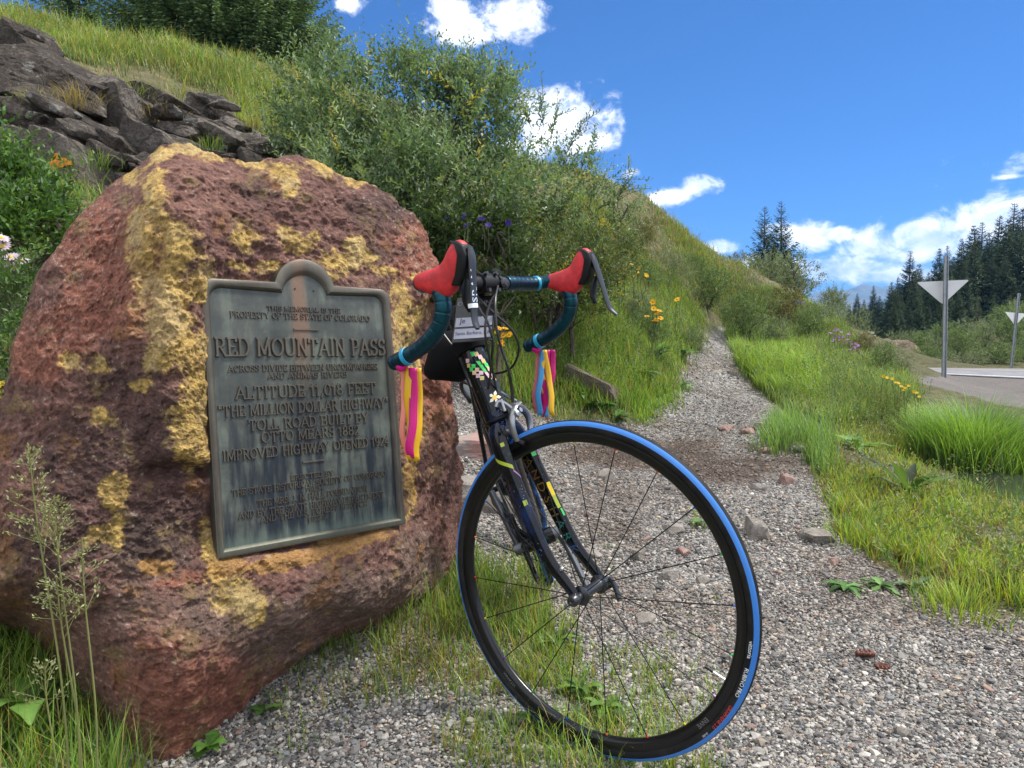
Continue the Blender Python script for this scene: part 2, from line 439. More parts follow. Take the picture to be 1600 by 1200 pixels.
def axis(parts):
    out = [np.array([parts[0][0]])]
    for a, b, s in parts:
        n = max(1, int(round((b - a) / s))); out.append(np.linspace(a, b, n + 1)[1:])
    return np.concatenate(out)
def build_terrain():
    fx = np.geomspace(1, 130, 26)[1:]
    xs = axis([(-30, -14, 1.0), (-14, -5, .14), (-5, -2.5, .07), (-2.5, 3.2, .035), (3.2, 7, .08), (7, 20, .22), (20, 40, .8)])
    xs = np.concatenate([-30 * fx[::-1], xs, 40 * fx])
    ys = axis([(-6, .6, .5), (.6, 4.6, .035), (4.6, 9, .07), (9, 20, .14), (20, 44, .5)])
    ys = np.concatenate([-6 * fx[::-1][6:], ys, 44 * fx])
    X, Y = np.meshgrid(xs, ys, indexing='ij'); x = X.ravel(); y = Y.ravel()
    z = height(x, y)
    pathm, dirt, soil = ground_masks(x, y, z)
    nx, ny = X.shape; idx = np.arange(nx * ny).reshape(nx, ny)
    F = np.stack([idx[:-1, :-1].ravel(), idx[1:, :-1].ravel(), idx[1:, 1:].ravel(), idx[:-1, 1:].ravel()], 1)
    m = bpy.data.materials.new('ground'); m.use_nodes = True; t = NT(m.node_tree); b = t.n['Principled BSDF']
    geo = t.new('ShaderNodeNewGeometry'); P = geo.outputs['Position']
    def att(n): a = t.new('ShaderNodeAttribute'); a.attribute_name = n; return a.outputs['Fac']
    vor = t.new('ShaderNodeTexVoronoi'); t.put(vor.inputs['Vector'], P); vor.inputs['Scale'].default_value = 85
    vor2 = t.new('ShaderNodeTexVoronoi'); t.put(vor2.inputs['Vector'], P); vor2.inputs['Scale'].default_value = 38
    sp = t.new('ShaderNodeSeparateColor'); t.l.new(vor.outputs['Color'], sp.inputs[0])
    sp2 = t.new('ShaderNodeSeparateColor'); t.l.new(vor2.outputs['Color'], sp2.inputs[0])
    gr = t.ramp(sp.outputs[0], [(0, (.045, .042, .04)), (.3, (.115, .108, .10)), (.6, (.20, .19, .175)), (.85, (.29, .275, .255)), (1, (.44, .42, .40))])
    gr2 = t.ramp(sp2.outputs[0], [(0, (.07, .065, .06)), (.5, (.18, .17, .16)), (1, (.36, .34, .31))])
    gr = t.mix(t.sstep(sp2.outputs[1], .55, .6), gr, gr2)
    gr = t.mix(t.sstep(t.noise(P, 2.5, 5), .4, .62), gr, t.mix(1, gr, (.72, .66, .6), 'MULTIPLY'))
    soilc = t.ramp(t.noise(P, 55, 8, .8), [(.3, (.018, .012, .009)), (.5, (.055, .038, .028)), (.7, (.14, .105, .085))])
    sf = t.math('MULTIPLY', att('soil'), t.sstep(t.noise(P, 14, 6, .7), .3, .55))
    gr = t.mix(sf, gr, soilc)
    gg = t.ramp(t.noise(P, 9, 6, .65), [(.3, (.035, .032, .014)), (.5, (.075, .075, .025)), (.7, (.14, .115, .055))])
    hillc = t.ramp(t.noise(P, 5, 7, .7), [(.3, (.05, .055, .02)), (.5, (.10, .095, .04)), (.62, (.17, .13, .075)), (.8, (.21, .16, .11))])
    gg = t.mix(att('hill'), gg, hillc)
    dirtc = t.mix(t.math('ADD', t.math('MULTIPLY', t.noise(P, 22, 8, .8), .6), t.math('MULTIPLY', t.noise(P, 1.6, 5, .6), .4)), (.03, .026, .024), (.25, .225, .205))
    c = t.mix(att('path'), gg, gr); c = t.mix(att('dirt'), c, dirtc)
    t.l.new(c, b.inputs['Base Color']); b.inputs['Roughness'].default_value = .85; b.inputs['Specular IOR Level'].default_value = .3
    h = t.math('ADD', t.math('MULTIPLY', vor.outputs['Distance'], -.9), t.math('MULTIPLY', t.noise(P, 30, 6, .7), .8))
    bp = t.new('ShaderNodeBump'); bp.inputs['Strength'].default_value = .9; bp.inputs['Distance'].default_value = .012
    t.l.new(h, bp.inputs['Height']); t.l.new(bp.outputs[0], b.inputs['Normal'])
    o = np_mesh('ground', np.stack([x, y, z], 1), [F], m, attrs={'path': pathm, 'dirt': dirt, 'soil': soil, 'hill': smooth(z, .9, 1.6) * (np.hypot(x, y) < 45)})
    tag(o, 'gravel path and grassy hillside ground', kind='structure')

def build_road():
    def dens(L, n): return bez(L, n)
    A = dens(ROAD_N, 60); B = dens(ROAD_F, 60); n = min(len(A), len(B)); A, B = A[:n], B[:n]
    ts = [0, .03, .2, .4, .488, .512, .7, .955, .967, 1]
    V = []; 
    for i in range(n):
        for k in ts: p = A[i] * (1 - k) + B[i] * k; V.append((p[0], p[1], ROAD_Z + .03 * (1 - abs(2 * k - 1))))
    k = len(ts); F = [(i * k + j, i * k + j + 1, (i + 1) * k + j + 1, (i + 1) * k + j) for i in range(n - 1) for j in range(k - 1)]
    asph = mat('asphalt', (.15, .15, .165), .85, var=(.20, .20, .21), vscale=3, bump=.3, bscale=200)
    o = np_mesh('road', np.array(V), [np.array(F)], asph); tag(o, 'pale asphalt highway', kind='structure')
    white = mat('road_paint', (.8, .8, .78), .7, var=(.6, .6, .58), vscale=20); yel = mat('road_paint_yellow', (.7, .45, .05), .7)
    for nm, ks, mm in (('road_edge_line', (.03, .055), white), ('road_edge_line', (.93, .955), white), ('road_centre_line', (.492, .508), yel)):
        V = []
        for i in range(n):
            for k in ks: p = A[i] * (1 - k) + B[i] * k; V.append((p[0], p[1], ROAD_Z + .03 * (1 - abs(2 * k - 1)) + .006))
        F = [(2 * i, 2 * i + 1, 2 * i + 3, 2 * i + 2) for i in range(n - 1)]
        tag(np_mesh(nm, np.array(V), [np.array(F)], mm), kind='structure')

def build_pond():
    th = np.linspace(0, 2 * math.pi, 48, endpoint=False)
    c = np.array([3.55, 4.95]); r = 1 + .18 * np.sin(3 * th + 1) + .1 * np.sin(5 * th)
    V = np.stack([c[0] + .75 * r * np.cos(th), c[1] + .62 * r * np.sin(th), np.full(48, -.135)], 1)
    V = np.vstack([V, [[c[0], c[1], -.135]]]); F = np.array([(i, (i + 1) % 48, 48) for i in range(48)])
    m = mat('pond_water', (.03, .035, .03), .04, bump=.15, bscale=14, bdist=.01, spec=.6)
    tag(np_mesh('pond_water', V, [F], m), 'small shallow pool of water beside the road verge', kind='structure')

def build_mountains():
    xs = np.linspace(-200, 2400, 420); rows = 40
    ridge_px = [(1180, 470), (1270, 452), (1290, 446), (1310, 448), (1325, 447), (1345, 440), (1360, 441), (1375, 445), (1395, 442), (1430, 448), (1500, 440), (1600, 455), (1700, 460)]
    Y0 = 2600.0
    rx = np.array([at(p[0], p[1], Y0)[0] for p in ridge_px]); rz = np.array([at(p[0], p[1], Y0)[2] for p in ridge_px])
    top = np.interp(xs, rx, rz) - 30
    V = []; 
    for j in range(rows):
        k = j / (rows - 1); y = Y0 - 1500 * (1 - k) ** 1.0
        p = np.stack([xs / 160, np.full_like(xs, y / 160), 0 * xs], 1)
        z = -15 + (top + 15) * k ** 1.25 + 26 * fbm(p, 4, .5, True) * (k * (1.0 - .75 * k) * 2)
        V.append(np.stack([xs, np.full_like(xs, y), z], 1))
    n = len(xs)
    for k in (.6, .0): V.append(np.stack([xs, np.full_like(xs, Y0 + 300 + 500 * (1 - k)), top * k - 15 * (1 - k)], 1))
    V = np.concatenate(V); R = rows + 2; idx = np.arange(R * n).reshape(R, n)
    F = np.stack([idx[:-1, :-1].ravel(), idx[:-1, 1:].ravel(), idx[1:, 1:].ravel(), idx[1:, :-1].ravel()], 1)
    m = mat('mountain', (.035, .06, .03), .9, var=(.13, .12, .09), vscale=.012)
    tag(np_mesh('mountains', V, [F], m), 'hazy mountain range at the end of the valley', kind='structure')

build_terrain(); build_road(); build_pond(); build_mountains()

# ------------------------------------------------------------------ memorial boulder
# plaque plane found from its four corners in the photo (0.466 x 0.581 m)
_PS = 1.6
PQ = RX @ np.array([0, 0, 0.]); 
_pc = [(321, 434), (613, 453), (634, 819), (341, 874)]
_dd = [1.0, 1.19952395, 1.18181063, 0.98228668]
_C = np.array([CAM + ray(*p) * d * _PS for p, d in zip(_pc, _dd)])
PO = _C[3]; PU = _C[2] - _C[3]; PW = np.linalg.norm(PU); PU = PU / PW
PV = _C[0] - _C[3]; PV = PV - PU * (PV @ PU); PHT = np.linalg.norm(PV); PV = PV / PHT
PN = np.cross(PU, PV)
if PN @ (CAM - PO) < 0: PN = -PN
def plane_pt(px, py, w):
    d = ray(px, py); w = np.asarray(w, float)
    t = ((PO - CAM) @ PN + w) / (d @ PN)
    return CAM + d * t[..., None]
OUTL = [(245, 1197, 'g'), (200, 1178, 'g'), (130, 1140, 'g'), (50, 1090, 'g'), (-20, 1030, 'g'), (-45, 960, -.20), (-50, 880, -.22), (-45, 800, -.22), (-30, 710, -.22), (2, 655, -.2), (12, 600, -.2), (22, 540, -.2), (46, 485, -.2),
        (58, 432, -.2), (98, 374, -.2), (125, 332, -.2), (160, 305, -.2), (172, 287, -.2), (205, 268, -.2), (233, 250, -.17), (246, 229, -.15), (262, 223, -.15), (284, 222, -.15), (305, 227, -.15), (330, 238, -.14), (356, 248, -.13), (400, 252, -.13),
        (425, 246, -.13), (455, 243, -.13), (490, 252, -.13), (528, 270, -.13), (545, 278, -.13), (590, 292, -.13), (612, 308, -.13), (640, 333, -.13), (668, 366, -.13), (684, 410, -.14), (689, 450, -.14), (691, 520, -.15), (698, 575, -.17), (706, 618, -.17),
        (712, 660, -.19), (722, 740, -.22), (724, 800, -.23), (716, 850, -.22), (706, 893, -.2), (668, 925, -.12), (620, 968, 'g'), (545, 1003, 'g'), (470, 1045, 'g'), (420, 1080, 'g'), (380, 1120, 'g'), (320, 1165, 'g'), (290, 1188, 'g')]
def _ground_w(px, py, z0=-.03):
    d = ray(px, py); P = CAM + d * ((z0 - CAMH) / d[2])
    for _ in range(4):
        z = float(hq([P[0]], [P[1]])[0]) - .02; P = CAM + d * ((z - CAMH) / d[2])
    return float((P - PO) @ PN)
OUTW = [(_ground_w(a, b) if w == 'g' else w) for a, b, w in OUTL]
BW = [(330, 500, -.03), (330, 650, -.03), (340, 800, -.032), (480, 420, -.032), (600, 470, -.032), (620, 650, -.035), (625, 800, -.032), (480, 640, -.035), (480, 850, -.03), (560, 830, -.03),
      (285, 420, .005), (270, 520, .012), (285, 620, .015), (300, 690, .015), (240, 300, -.05), (250, 360, -.015), (215, 330, -.07), (180, 400, -.10), (120, 480, -.12), (90, 560, -.12), (180, 540, -.05), (220, 620, -.02), (120, 680, -.09),
      (60, 800, -.10), (150, 800, -.05), (230, 790, -.03), (300, 800, -.02), (100, 950, -.08), (200, 950, -.01), (300, 920, .01), (400, 920, .01), (450, 980, .03), (350, 1020, .04), (250, 1060, .04), (520, 900, .005), (600, 870, -.01), (560, 950, .0), (640, 860, -.03),
      (350, 320, -.05), (420, 350, -.045), (500, 330, -.06), (560, 350, -.06), (600, 400, -.05), (640, 430, -.07), (650, 560, -.08), (655, 700, -.085), (670, 800, -.12), (350, 275, -.085), (450, 270, -.085), (310, 260, -.08), (660, 900, -.1)]
def build_boulder():
    OP = np.array([(a, b) for a, b, _ in OUTL], float); OW = np.array(OUTW)
    # resample the outline
    cp = np.array([370., 690.])
    Pc = np.vstack([OP, OP[:1]]); Wc = np.append(OW, OW[0]); s = np.concatenate([[0], np.cumsum(np.linalg.norm(np.diff(Pc, axis=0), axis=1))])
    NA = 1150; NR = 330; q = np.linspace(0, s[-1], NA, endpoint=False)
    OX = np.interp(q, s, Pc[:, 0]); OY = np.interp(q, s, Pc[:, 1]); OWq = np.interp(q, s, Wc)
    k = np.exp(-.5 * (np.arange(-8, 9) / 3.0) ** 2); k /= k.sum()
    sm = lambda a: np.convolve(np.concatenate([a[-8:], a, a[:8]]), k, 'valid')
    OX, OY, OWq = sm(OX), sm(OY), sm(OWq)
    jit = fbm(np.stack([OX / 30, OY / 30, 0 * OX], 1), 5, .65) * 4.2
    top = OY < 950
    dxy = np.stack([OX - cp[0], OY - cp[1]], 1); dxy /= np.linalg.norm(dxy, axis=1)[:, None]
    OX = OX + dxy[:, 0] * jit * top; OY = OY + dxy[:, 1] * jit * top
    tps = TPS(np.vstack([np.array([(a, b) for a, b, _ in BW]), OP]) / 100., np.concatenate([[w for _, _, w in BW], OW]), .02)
    rr = (np.linspace(0, 1, NR + 1)[1:]) ** .85
    PX = cp[0] + rr[:, None] * (OX - cp[0]); PY = cp[1] + rr[:, None] * (OY - cp[1])
    px = np.append(PX.ravel(), cp[0]); py = np.append(PY.ravel(), cp[1]); R = np.append(np.repeat(rr, NA), 0)
    w = tps(np.stack([px, py], 1) / 100.)
    wob = 10 * fbm(np.stack([px / 70, py / 70, 0 * px + 2], 1), 3)
    # step left of the plaque (yellow block stands proud, undercut at its foot)
    w += .018 * (1 - smooth(px + .25 * wob, 318, 330)) * smooth(px, 225, 270) * smooth(py, 330, 420) * (1 - smooth(py + wob * .6, 716, 730))
    w -= .035 * np.exp(-((py + wob * .5 - 735) / 14) ** 2) * smooth(px, 190, 240) * (1 - smooth(px, 315, 335))
    # ledge running below the plaque
    ly = 884 - (px - 340) * .2 + wob * .5
    w += .030 * smooth(py - ly, -8, 10) * (1 - smooth(py - ly, 60, 170)) * smooth(px, 330, 390) * (1 - smooth(px, 620, 650))
    ly2 = 880 + .25 * np.abs(px - 390)
    xr = np.interp(py, [240, 330, 480, 620], [243, 226, 200, 190]); w += .022 * np.maximum(0, 1 - np.abs(px - xr + .6 * wob) / 34) * smooth(py, 235, 265) * (1 - smooth(py, 470, 600))
    # crack right of plaque near the foot of the rib
    w -= .022 * np.exp(-((py - 610 - .3 * (px - 640)) / 10) ** 2) * smooth(px, 632, 645)
    w -= .03 * np.exp(-(((px - 652) / 14) ** 2 + ((py - 640) / 40) ** 2))
    w += .02 * smooth(py - 590 + wob, 0, 20) * (1 - smooth(py, 640, 670)) * smooth(px, 668, 690)
    V = plane_pt(px, py, w)
    # roughness in 3D
    f1 = fbm(V * 7, 5, .55); f2 = fbm(V * 26 + 5, 5, .6, True); f3 = fbm(V * 70 + 9, 3, .6)
    plq = smooth(px, 318, 335) * (1 - smooth(px, 618, 640)) * smooth(py, 425, 450) * (1 - smooth(py - 0, 815, 880))
    amp = (1 - .85 * plq) * (1 - .35 * smooth(R, .9, 1))
    dsp = amp * (.015 * f1 + .020 * np.abs(fbm(V * 3.2 + 21, 3, .5)) - .006 + .0056 * (f2 - .6) + .0036 * f3 + .0050 * (fbm(V * 13 + 40, 3, .5, True) - .5))
    V = V + PN * dsp[:, None]
    n0 = len(V)
    # back half
    Wo = plane_pt(OX, OY, OWq); cen = Wo.mean(axis=0); D = .42; NB = 60
    ring0 = V[(NR - 1) * NA: NR * NA]
    back = []
    for j in range(1, NB + 1):
        a = j / NB * math.pi / 2; rho = math.cos(a) ** .8; P = cen + (ring0 - cen) * rho - PN * D * math.sin(a)
        P = P + (fbm(P * 5, 4, .55) * .05 * math.sin(a))[:, None] * -PN
        back.append(P)
    V = np.vstack([V] + back); nb = len(back)
    rings = np.vstack([np.arange(NR * NA).reshape(NR, NA), (n0 + np.arange(nb * NA)).reshape(nb, NA)])
    r1 = np.roll(rings, -1, axis=1)
    F = np.stack([rings[:-1].ravel(), r1[:-1].ravel(), r1[1:].ravel(), rings[1:].ravel()], 1)
    c0 = NR * NA
    Ft = np.stack([np.full(NA, c0), r1[0], rings[0]], 1)
    Ft2 = np.stack([rings[-1, :-2], rings[-1, 1:-1], np.full(NA - 2, rings[-1, -1])], 1)
    # mineral colour
    X = np.concatenate([px, np.tile(OX, nb)]); Yp = np.concatenate([py, np.tile(OY, nb)])
    n1 = fbm(V * 9 + 2, 5, .6); n2 = fbm(V * 30 + 7, 4, .6); n3 = fbm(V * 90, 3, .7); n4 = fbm(V * 3.5 + 11, 4, .55)
    wx = 16 * gnoise(np.stack([X / 45, Yp / 45, 0 * X + 1], 1)) + 7 * gnoise(np.stack([X / 14, Yp / 14, 0 * X], 1)); wy = 16 * gnoise(np.stack([X / 45, Yp / 45, 0 * X + 9], 1)) + 7 * gnoise(np.stack([X / 14, Yp / 14, 0 * X + 5], 1))
    def blobs(L):
        o = np.full(len(X), -1.0)
        for cx, cy, rx, ry, *r in L:
            a = rad(r[0]) if r else 0; dx = X - cx + wx * .7; dy = Yp - cy + wy * .7
            u = dx * math.cos(a) + dy * math.sin(a); v = -dx * math.sin(a) + dy * math.cos(a)
            o = np.maximum(o, 1 - np.hypot(u / rx, v / ry))
        return o
    yb = blobs([(205, 276, 26, 9, -30), (250, 240, 24, 26), (290, 228, 34, 14), (340, 246, 30, 10), (400, 254, 36, 9), (440, 262, 30, 22), (447, 290, 15, 26), (500, 262, 40, 12, 25), (560, 284, 36, 8, 15),
                (240, 300, 26, 40), (232, 345, 34, 40), (275, 390, 42, 50), (255, 440, 44, 48), (225, 400, 30, 50, 15), (265, 490, 50, 46), (290, 545, 48, 52), (310, 600, 36, 60), (300, 660, 42, 60), (312, 450, 26, 40), (250, 560, 30, 36), (300, 710, 36, 18),
                (378, 374, 27, 20), (450, 368, 24, 19), (470, 385, 34, 16), (487, 370, 14, 14), (530, 405, 46, 22), (558, 388, 18, 24), (575, 400, 22, 14), (425, 418, 26, 14), (375, 415, 20, 12), (505, 425, 40, 14), (600, 425, 30, 12), (625, 470, 16, 46), (645, 500, 26, 50), (640, 560, 26, 36), (648, 440, 14, 30),
                (640, 740, 12, 90), (368, 922, 52, 34, 8), (405, 955, 20, 26), (330, 860, 22, 60), (180, 775, 26, 34), (165, 760, 20, 26), (160, 840, 34, 22), (180, 820, 18, 40), (105, 562, 26, 20), (215, 600, 30, 12), (155, 650, 24, 18), (215, 605, 16, 18), (150, 575, 20, 16)])
    yel = smooth(yb + .36 * n1 + .32 * n2 + .18 * n3, .0, .46)
    orb = blobs([(490, 862, 170, 13, -13), (560, 835, 60, 18, -20), (430, 885, 40, 16, -10), (545, 862, 40, 8, -35), (405, 890, 14, 10), (245, 884, 34, 14), (640, 720, 10, 80), (350, 880, 40, 22)])
    orn = smooth(orb + .2 * n1 + .2 * n2, .0, .3)
    redb = blobs([(170, 400, 110, 120, -35), (90, 520, 80, 70), (60, 560, 60, 60), (150, 480, 90, 60), (650, 400, 60, 70), (680, 600, 40, 60), (330, 1090, 190, 110), (250, 980, 60, 50), (270, 905, 60, 26)])
    red = smooth(redb + .25 * n1, .0, .5)
    grey = smooth(blobs([(350, 960, 260, 60), (220, 860, 120, 90), (560, 930, 130, 60), (660, 900, 60, 110), (420, 1010, 120, 70)]) + .3 * n1, .1, .6)
    dark = smooth(blobs([(220, 690, 160, 110), (180, 600, 90, 60), (120, 720, 100, 90), (240, 820, 150, 100), (90, 860, 120, 110), (400, 300, 60, 30), (590, 330, 70, 40), (600, 395, 60, 20)]) + .35 * n1, .05, .55)
    B = lambda a: np.array(a)[None]
    base = B((.188, .098, .080)) * (1 + .35 * n2[:, None] + .35 * n3[:, None]) + np.maximum(n4, 0)[:, None] * B((.06, .03, .02))
    def mixc(c, f, b): return c * (1 - f[:, None]) + b * f[:, None]
    c = base
    c = mixc(c, red * .8, B((.29, .112, .072)) * (1 + .4 * n2 + .3 * n3)[:, None])
    c = mixc(c, grey * .65, B((.175, .128, .102)) * (1 + .35 * n2 + .3 * n3)[:, None])
    c = mixc(c, dark * .62, B((.058, .038, .036)) * (1 + .4 * n2)[:, None])
    orange = smooth(n1 + .5 * n4, .35, .75) * .55
    c = mixc(c, orange, B((.30, .15, .06)))
    c = mixc(c, smooth(fbm(V * 14 + 30, 5, .65), .34, .66) * .55, B((.27, .19, .085)))
    ycol = B((.52, .36, .11)) * (1 + .3 * n2 + .35 * n3)[:, None]; ycol = mixc(ycol, smooth(n1, .1, .6) * .6, B((.60, .47, .24)))
    c = mixc(c, yel * .86 * (.72 + .28 * smooth(n2, -.5, .3)), ycol)
    c = mixc(c, orn * .75, B((.46, .26, .085)) * (1 + .3 * n2)[:, None])
    # white crystalline scratches
    sc = smooth(fbm(np.stack([(X + Yp * .8) / 5, (Yp - X * .8) / 16, 0 * X], 1), 5, .8), .50, .85) * smooth(blobs([(150, 390, 120, 110, -35), (80, 500, 60, 60), (300, 310, 14, 40), (655, 380, 50, 90)]) + .3 * n1, .0, .4)
    c = mixc(c, sc * .55, B((.5, .42, .38)))
    spk = smooth(n3 + .5 * n2, .75, 1.0) * (1 - yel); c = mixc(c, spk * .55, B((.5, .42, .34)))
    c = np.clip(c, .012, .8)
    m = bpy.data.materials.new('boulder_rock'); m.use_nodes = True; t = NT(m.node_tree); b = t.n['Principled BSDF']
    a = t.new('ShaderNodeVertexColor'); a.layer_name = 'Col'; tc = t.new('ShaderNodeTexCoord'); Pz = tc.outputs['Object']
    fine = t.noise(Pz, 150, 7, .78)
    cc = t.mix(.75, a.outputs[0], t.ramp(fine, [(.30, (.20, .18, .18)), (.44, (.86, .84, .83)), (.58, (1.2, 1.18, 1.15)), (.70, (2.7, 2.5, 2.35))]), 'MULTIPLY')
    vo = t.new('ShaderNodeTexVoronoi'); t.put(vo.inputs['Vector'], Pz); vo.inputs['Scale'].default_value = 70
    pits = t.sstep(vo.outputs['Distance'], .1, .32)
    t.l.new(cc, b.inputs['Base Color']); b.inputs['Roughness'].default_value = .82; b.inputs['Specular IOR Level'].default_value = .3
    hh = t.math('ADD', t.math('MULTIPLY', fine, .9), t.math('ADD', t.math('MULTIPLY', pits, .25), t.math('MULTIPLY', t.noise(Pz, 70, 6, .65), 1.3)))
    bp = t.new('ShaderNodeBump'); bp.inputs['Strength'].default_value = 1.0; bp.inputs['Distance'].default_value = .009
    t.l.new(hh, bp.inputs['Height']); t.l.new(bp.outputs[0], b.inputs['Normal'])
    org = np.array([-.5, 1.75, 0.0])
    o = np_mesh('memorial_boulder', V, [F, Ft, Ft2], m, col=c, origin=org)
    return tag(o, 'big maroon and ochre boulder with a bronze memorial plaque on its face', 'boulder'), org

# ---- serif capitals as strokes
def arc(cx, cy, rx, ry, a0, a1, n=9):
    return [(cx + rx * math.cos(rad(a)), cy + ry * math.sin(rad(a))) for a in np.linspace(a0, a1, n)]
GL = {
 'A': (.78, [[(.06, 0), (.39, 1)], [(.39, 1), (.72, 0)], [(.18, .34), (.6, .34)]], [(.06, 0), (.72, 0)]),
 'B': (.66, [[(.12, 0), (.12, 1)], [(.12, 1), (.36, 1)] + arc(.36, .765, .2, .235, 90, -90) + [(.12, .53)], [(.36, .53)] + arc(.38, .265, .22, .265, 90, -90) + [(.12, 0)]], [(.08, 0), (.08, 1)]),
 'C': (.74, [arc(.4, .5, .33, .5, 50, 310, 17), [(.62, .98), (.62, .76)]], []),
 'D': (.74, [[(.12, 0), (.12, 1)], [(.12, 1), (.32, 1)] + arc(.32, .5, .34, .5, 90, -90, 13) + [(.12, 0)]], [(.08, 0), (.08, 1)]),
 'E': (.62, [[(.12, 0), (.12, 1)], [(.12, 1), (.56, 1), (.56, .84)], [(.12, .52), (.44, .52)], [(.12, 0), (.58, 0), (.58, .18)]], [(.08, 0), (.08, 1)]),
 'F': (.58, [[(.12, 0), (.12, 1)], [(.12, 1), (.54, 1), (.54, .84)], [(.12, .52), (.42, .52)]], [(.12, 0), (.08, 1)]),
 'G': (.78, [arc(.4, .5, .33, .5, 50, 330, 17), [(.68, .0), (.68, .42), (.48, .42)], [(.62, .98), (.62, .76)]], []),
 'H': (.78, [[(.14, 0), (.14, 1)], [(.64, 0), (.64, 1)], [(.14, .52), (.64, .52)]], [(.14, 0), (.14, 1), (.64, 0), (.64, 1)]),
 'I': (.32, [[(.16, 0), (.16, 1)]], [(.16, 0), (.16, 1)]),
 'J': (.5, [[(.34, 1), (.34, .25)] + arc(.2, .22, .14, .22, 0, -170)], [(.34, 1)]),
 'L': (.6, [[(.14, 0), (.14, 1)], [(.14, 0), (.56, 0), (.56, .2)]], [(.1, 0), (.14, 1)]),
 'M': (.94, [[(.12, 0), (.14, 1)], [(.14, 1), (.47, .1)], [(.47, .1), (.8, 1)], [(.8, 1), (.82, 0)]], [(.12, 0), (.82, 0), (.1, 1), (.84, 1)]),
 'N': (.8, [[(.14, 0), (.14, 1)], [(.14, 1), (.66, 0)], [(.66, 0), (.66, 1)]], [(.14, 0), (.1, 1), (.66, 1)]),
 'O': (.82, [arc(.41, .5, .34, .5, 0, 360, 23)], []),
 'P': (.62, [[(.14, 0), (.14, 1)], [(.14, 1), (.34, 1)] + arc(.34, .74, .22, .26, 90, -90) + [(.14, .48)]], [(.14, 0), (.1, 1)]),
 'R': (.72, [[(.14, 0), (.14, 1)], [(.14, 1), (.34, 1)] + arc(.34, .75, .21, .25, 90, -90) + [(.14, .5)], [(.34, .5), (.64, 0)]], [(.14, 0), (.1, 1), (.66, 0)]),
 'S': (.6, [arc(.3, .75, .21, .25, 40, 270, 10) + arc(.3, .25, .23, .25, 90, -140, 10), [(.5, .98), (.5, .8)], [(.09, .02), (.09, .22)]], []),
 'T': (.7, [[(.35, 0), (.35, 1)], [(.05, .82), (.05, 1), (.65, 1), (.65, .82)]], [(.35, 0)]),
 'U': (.78, [[(.14, 1), (.14, .32)] + arc(.39, .3, .25, .3, 180, 360, 11) + [(.64, 1)]], [(.14, 1), (.64, 1)]),
 'V': (.76, [[(.06, 1), (.38, 0)], [(.38, 0), (.7, 1)]], [(.06, 1), (.7, 1)]),
 'W': (1.06, [[(.06, 1), (.3, 0)], [(.3, 0), (.53, .95)], [(.53, .95), (.76, 0)], [(.76, 0), (1.0, 1)]], [(.06, 1), (1.0, 1)]),
 'Y': (.74, [[(.06, 1), (.37, .46)], [(.68, 1), (.37, .46)], [(.37, .46), (.37, 0)]], [(.06, 1), (.68, 1), (.37, 0)]),
 '0': (.62, [arc(.31, .5, .24, .5, 0, 360, 19)], []), '1': (.4, [[(.08, .8), (.22, 1), (.22, 0)]], [(.22, 0)]),
 '2': (.6, [arc(.3, .74, .22, .26, 170, -30, 9) + [(.08, 0), (.54, 0), (.54, .14)]], []), '4': (.62, [[(.44, 0), (.44, 1), (.06, .3), (.6, .3)]], [(.44, 0)]),
 '8': (.6, [arc(.3, .75, .19, .25, 0, 360, 15), arc(.3, .25, .23, .25, 0, 360, 15)], []), '9': (.6, [arc(.3, .7, .22, .3, 0, 360, 15), [(.52, .7), (.48, .3), (.3, 0), (.12, .06)]], []),
 '.': (.26, [[(.13, 0), (.13, .1)]], []), ',': (.26, [[(.15, .1), (.1, -.14)]], []), '"': (.42, [[(.12, 1.02), (.12, .76)], [(.28, 1.02), (.28, .76)]], []), ' ': (.34, [], []),
}
def letter_line(mb, text, u0, u1, vc, h, depth, wt=.12, z0=0.0, rng=random.Random(5)):
    tot = sum(GL[c][0] + .06 for c in text); k = (u1 - u0) / tot; x = u0; b = vc - h / 2; t = min(h * wt, .0075)
    ez = np.array([0, 0, 1.])
    for c in text:
        w, strokes, ser = GL[c]
        for st in strokes:
            for (ax_, ay), (bx, by) in zip(st[:-1], st[1:]):
                p = np.array([x + ax_ * k, b + ay * h, 0]); q = np.array([x + bx * k, b + by * h, 0]); d = q - p; L = np.linalg.norm(d)
                if L < 1e-6: continue
                d /= L; nrm = np.array([-d[1], d[0], 0]); thin = .62 if abs(d[0]) > .75 else 1.0
                dz = depth * (1 + rng.uniform(-.06, .06)); hw = t * .5 * thin; cc = (p + q) / 2
                e = L / 2 + hw * .8
                V = []
                for zz, s in ((z0, 1.25), (z0 + dz, .72)):
                    for i, j in ((-1, -1), (1, -1), (1, 1), (-1, 1)): V.append(cc + d * (e * i + (s - 1) * hw * i) + nrm * hw * s * j + ez * zz)
                mb.add(np.array(V), [(4, 5, 6, 7), (0, 1, 5, 4), (1, 2, 6, 5), (2, 3, 7, 6), (3, 0, 4, 7)])
        for sx, sy in ser:
            p = np.array([x + sx * k, b + sy * h, 0]); sw = .12 * k
            dz = depth * (1 + rng.uniform(-.06, .06)); V = []
            for zz, s in ((z0, 1.15), (z0 + dz, .8)):
                for i, j in ((-1, -1), (1, -1), (1, 1), (-1, 1)): V.append(p + np.array([sw * s * i, t * .36 * s * j, zz]))
            mb.add(np.array(V), [(4, 5, 6, 7), (0, 1, 5, 4), (1, 2, 6, 5), (2, 3, 7, 6), (3, 0, 4, 7)])
        x += (w + .06) * k

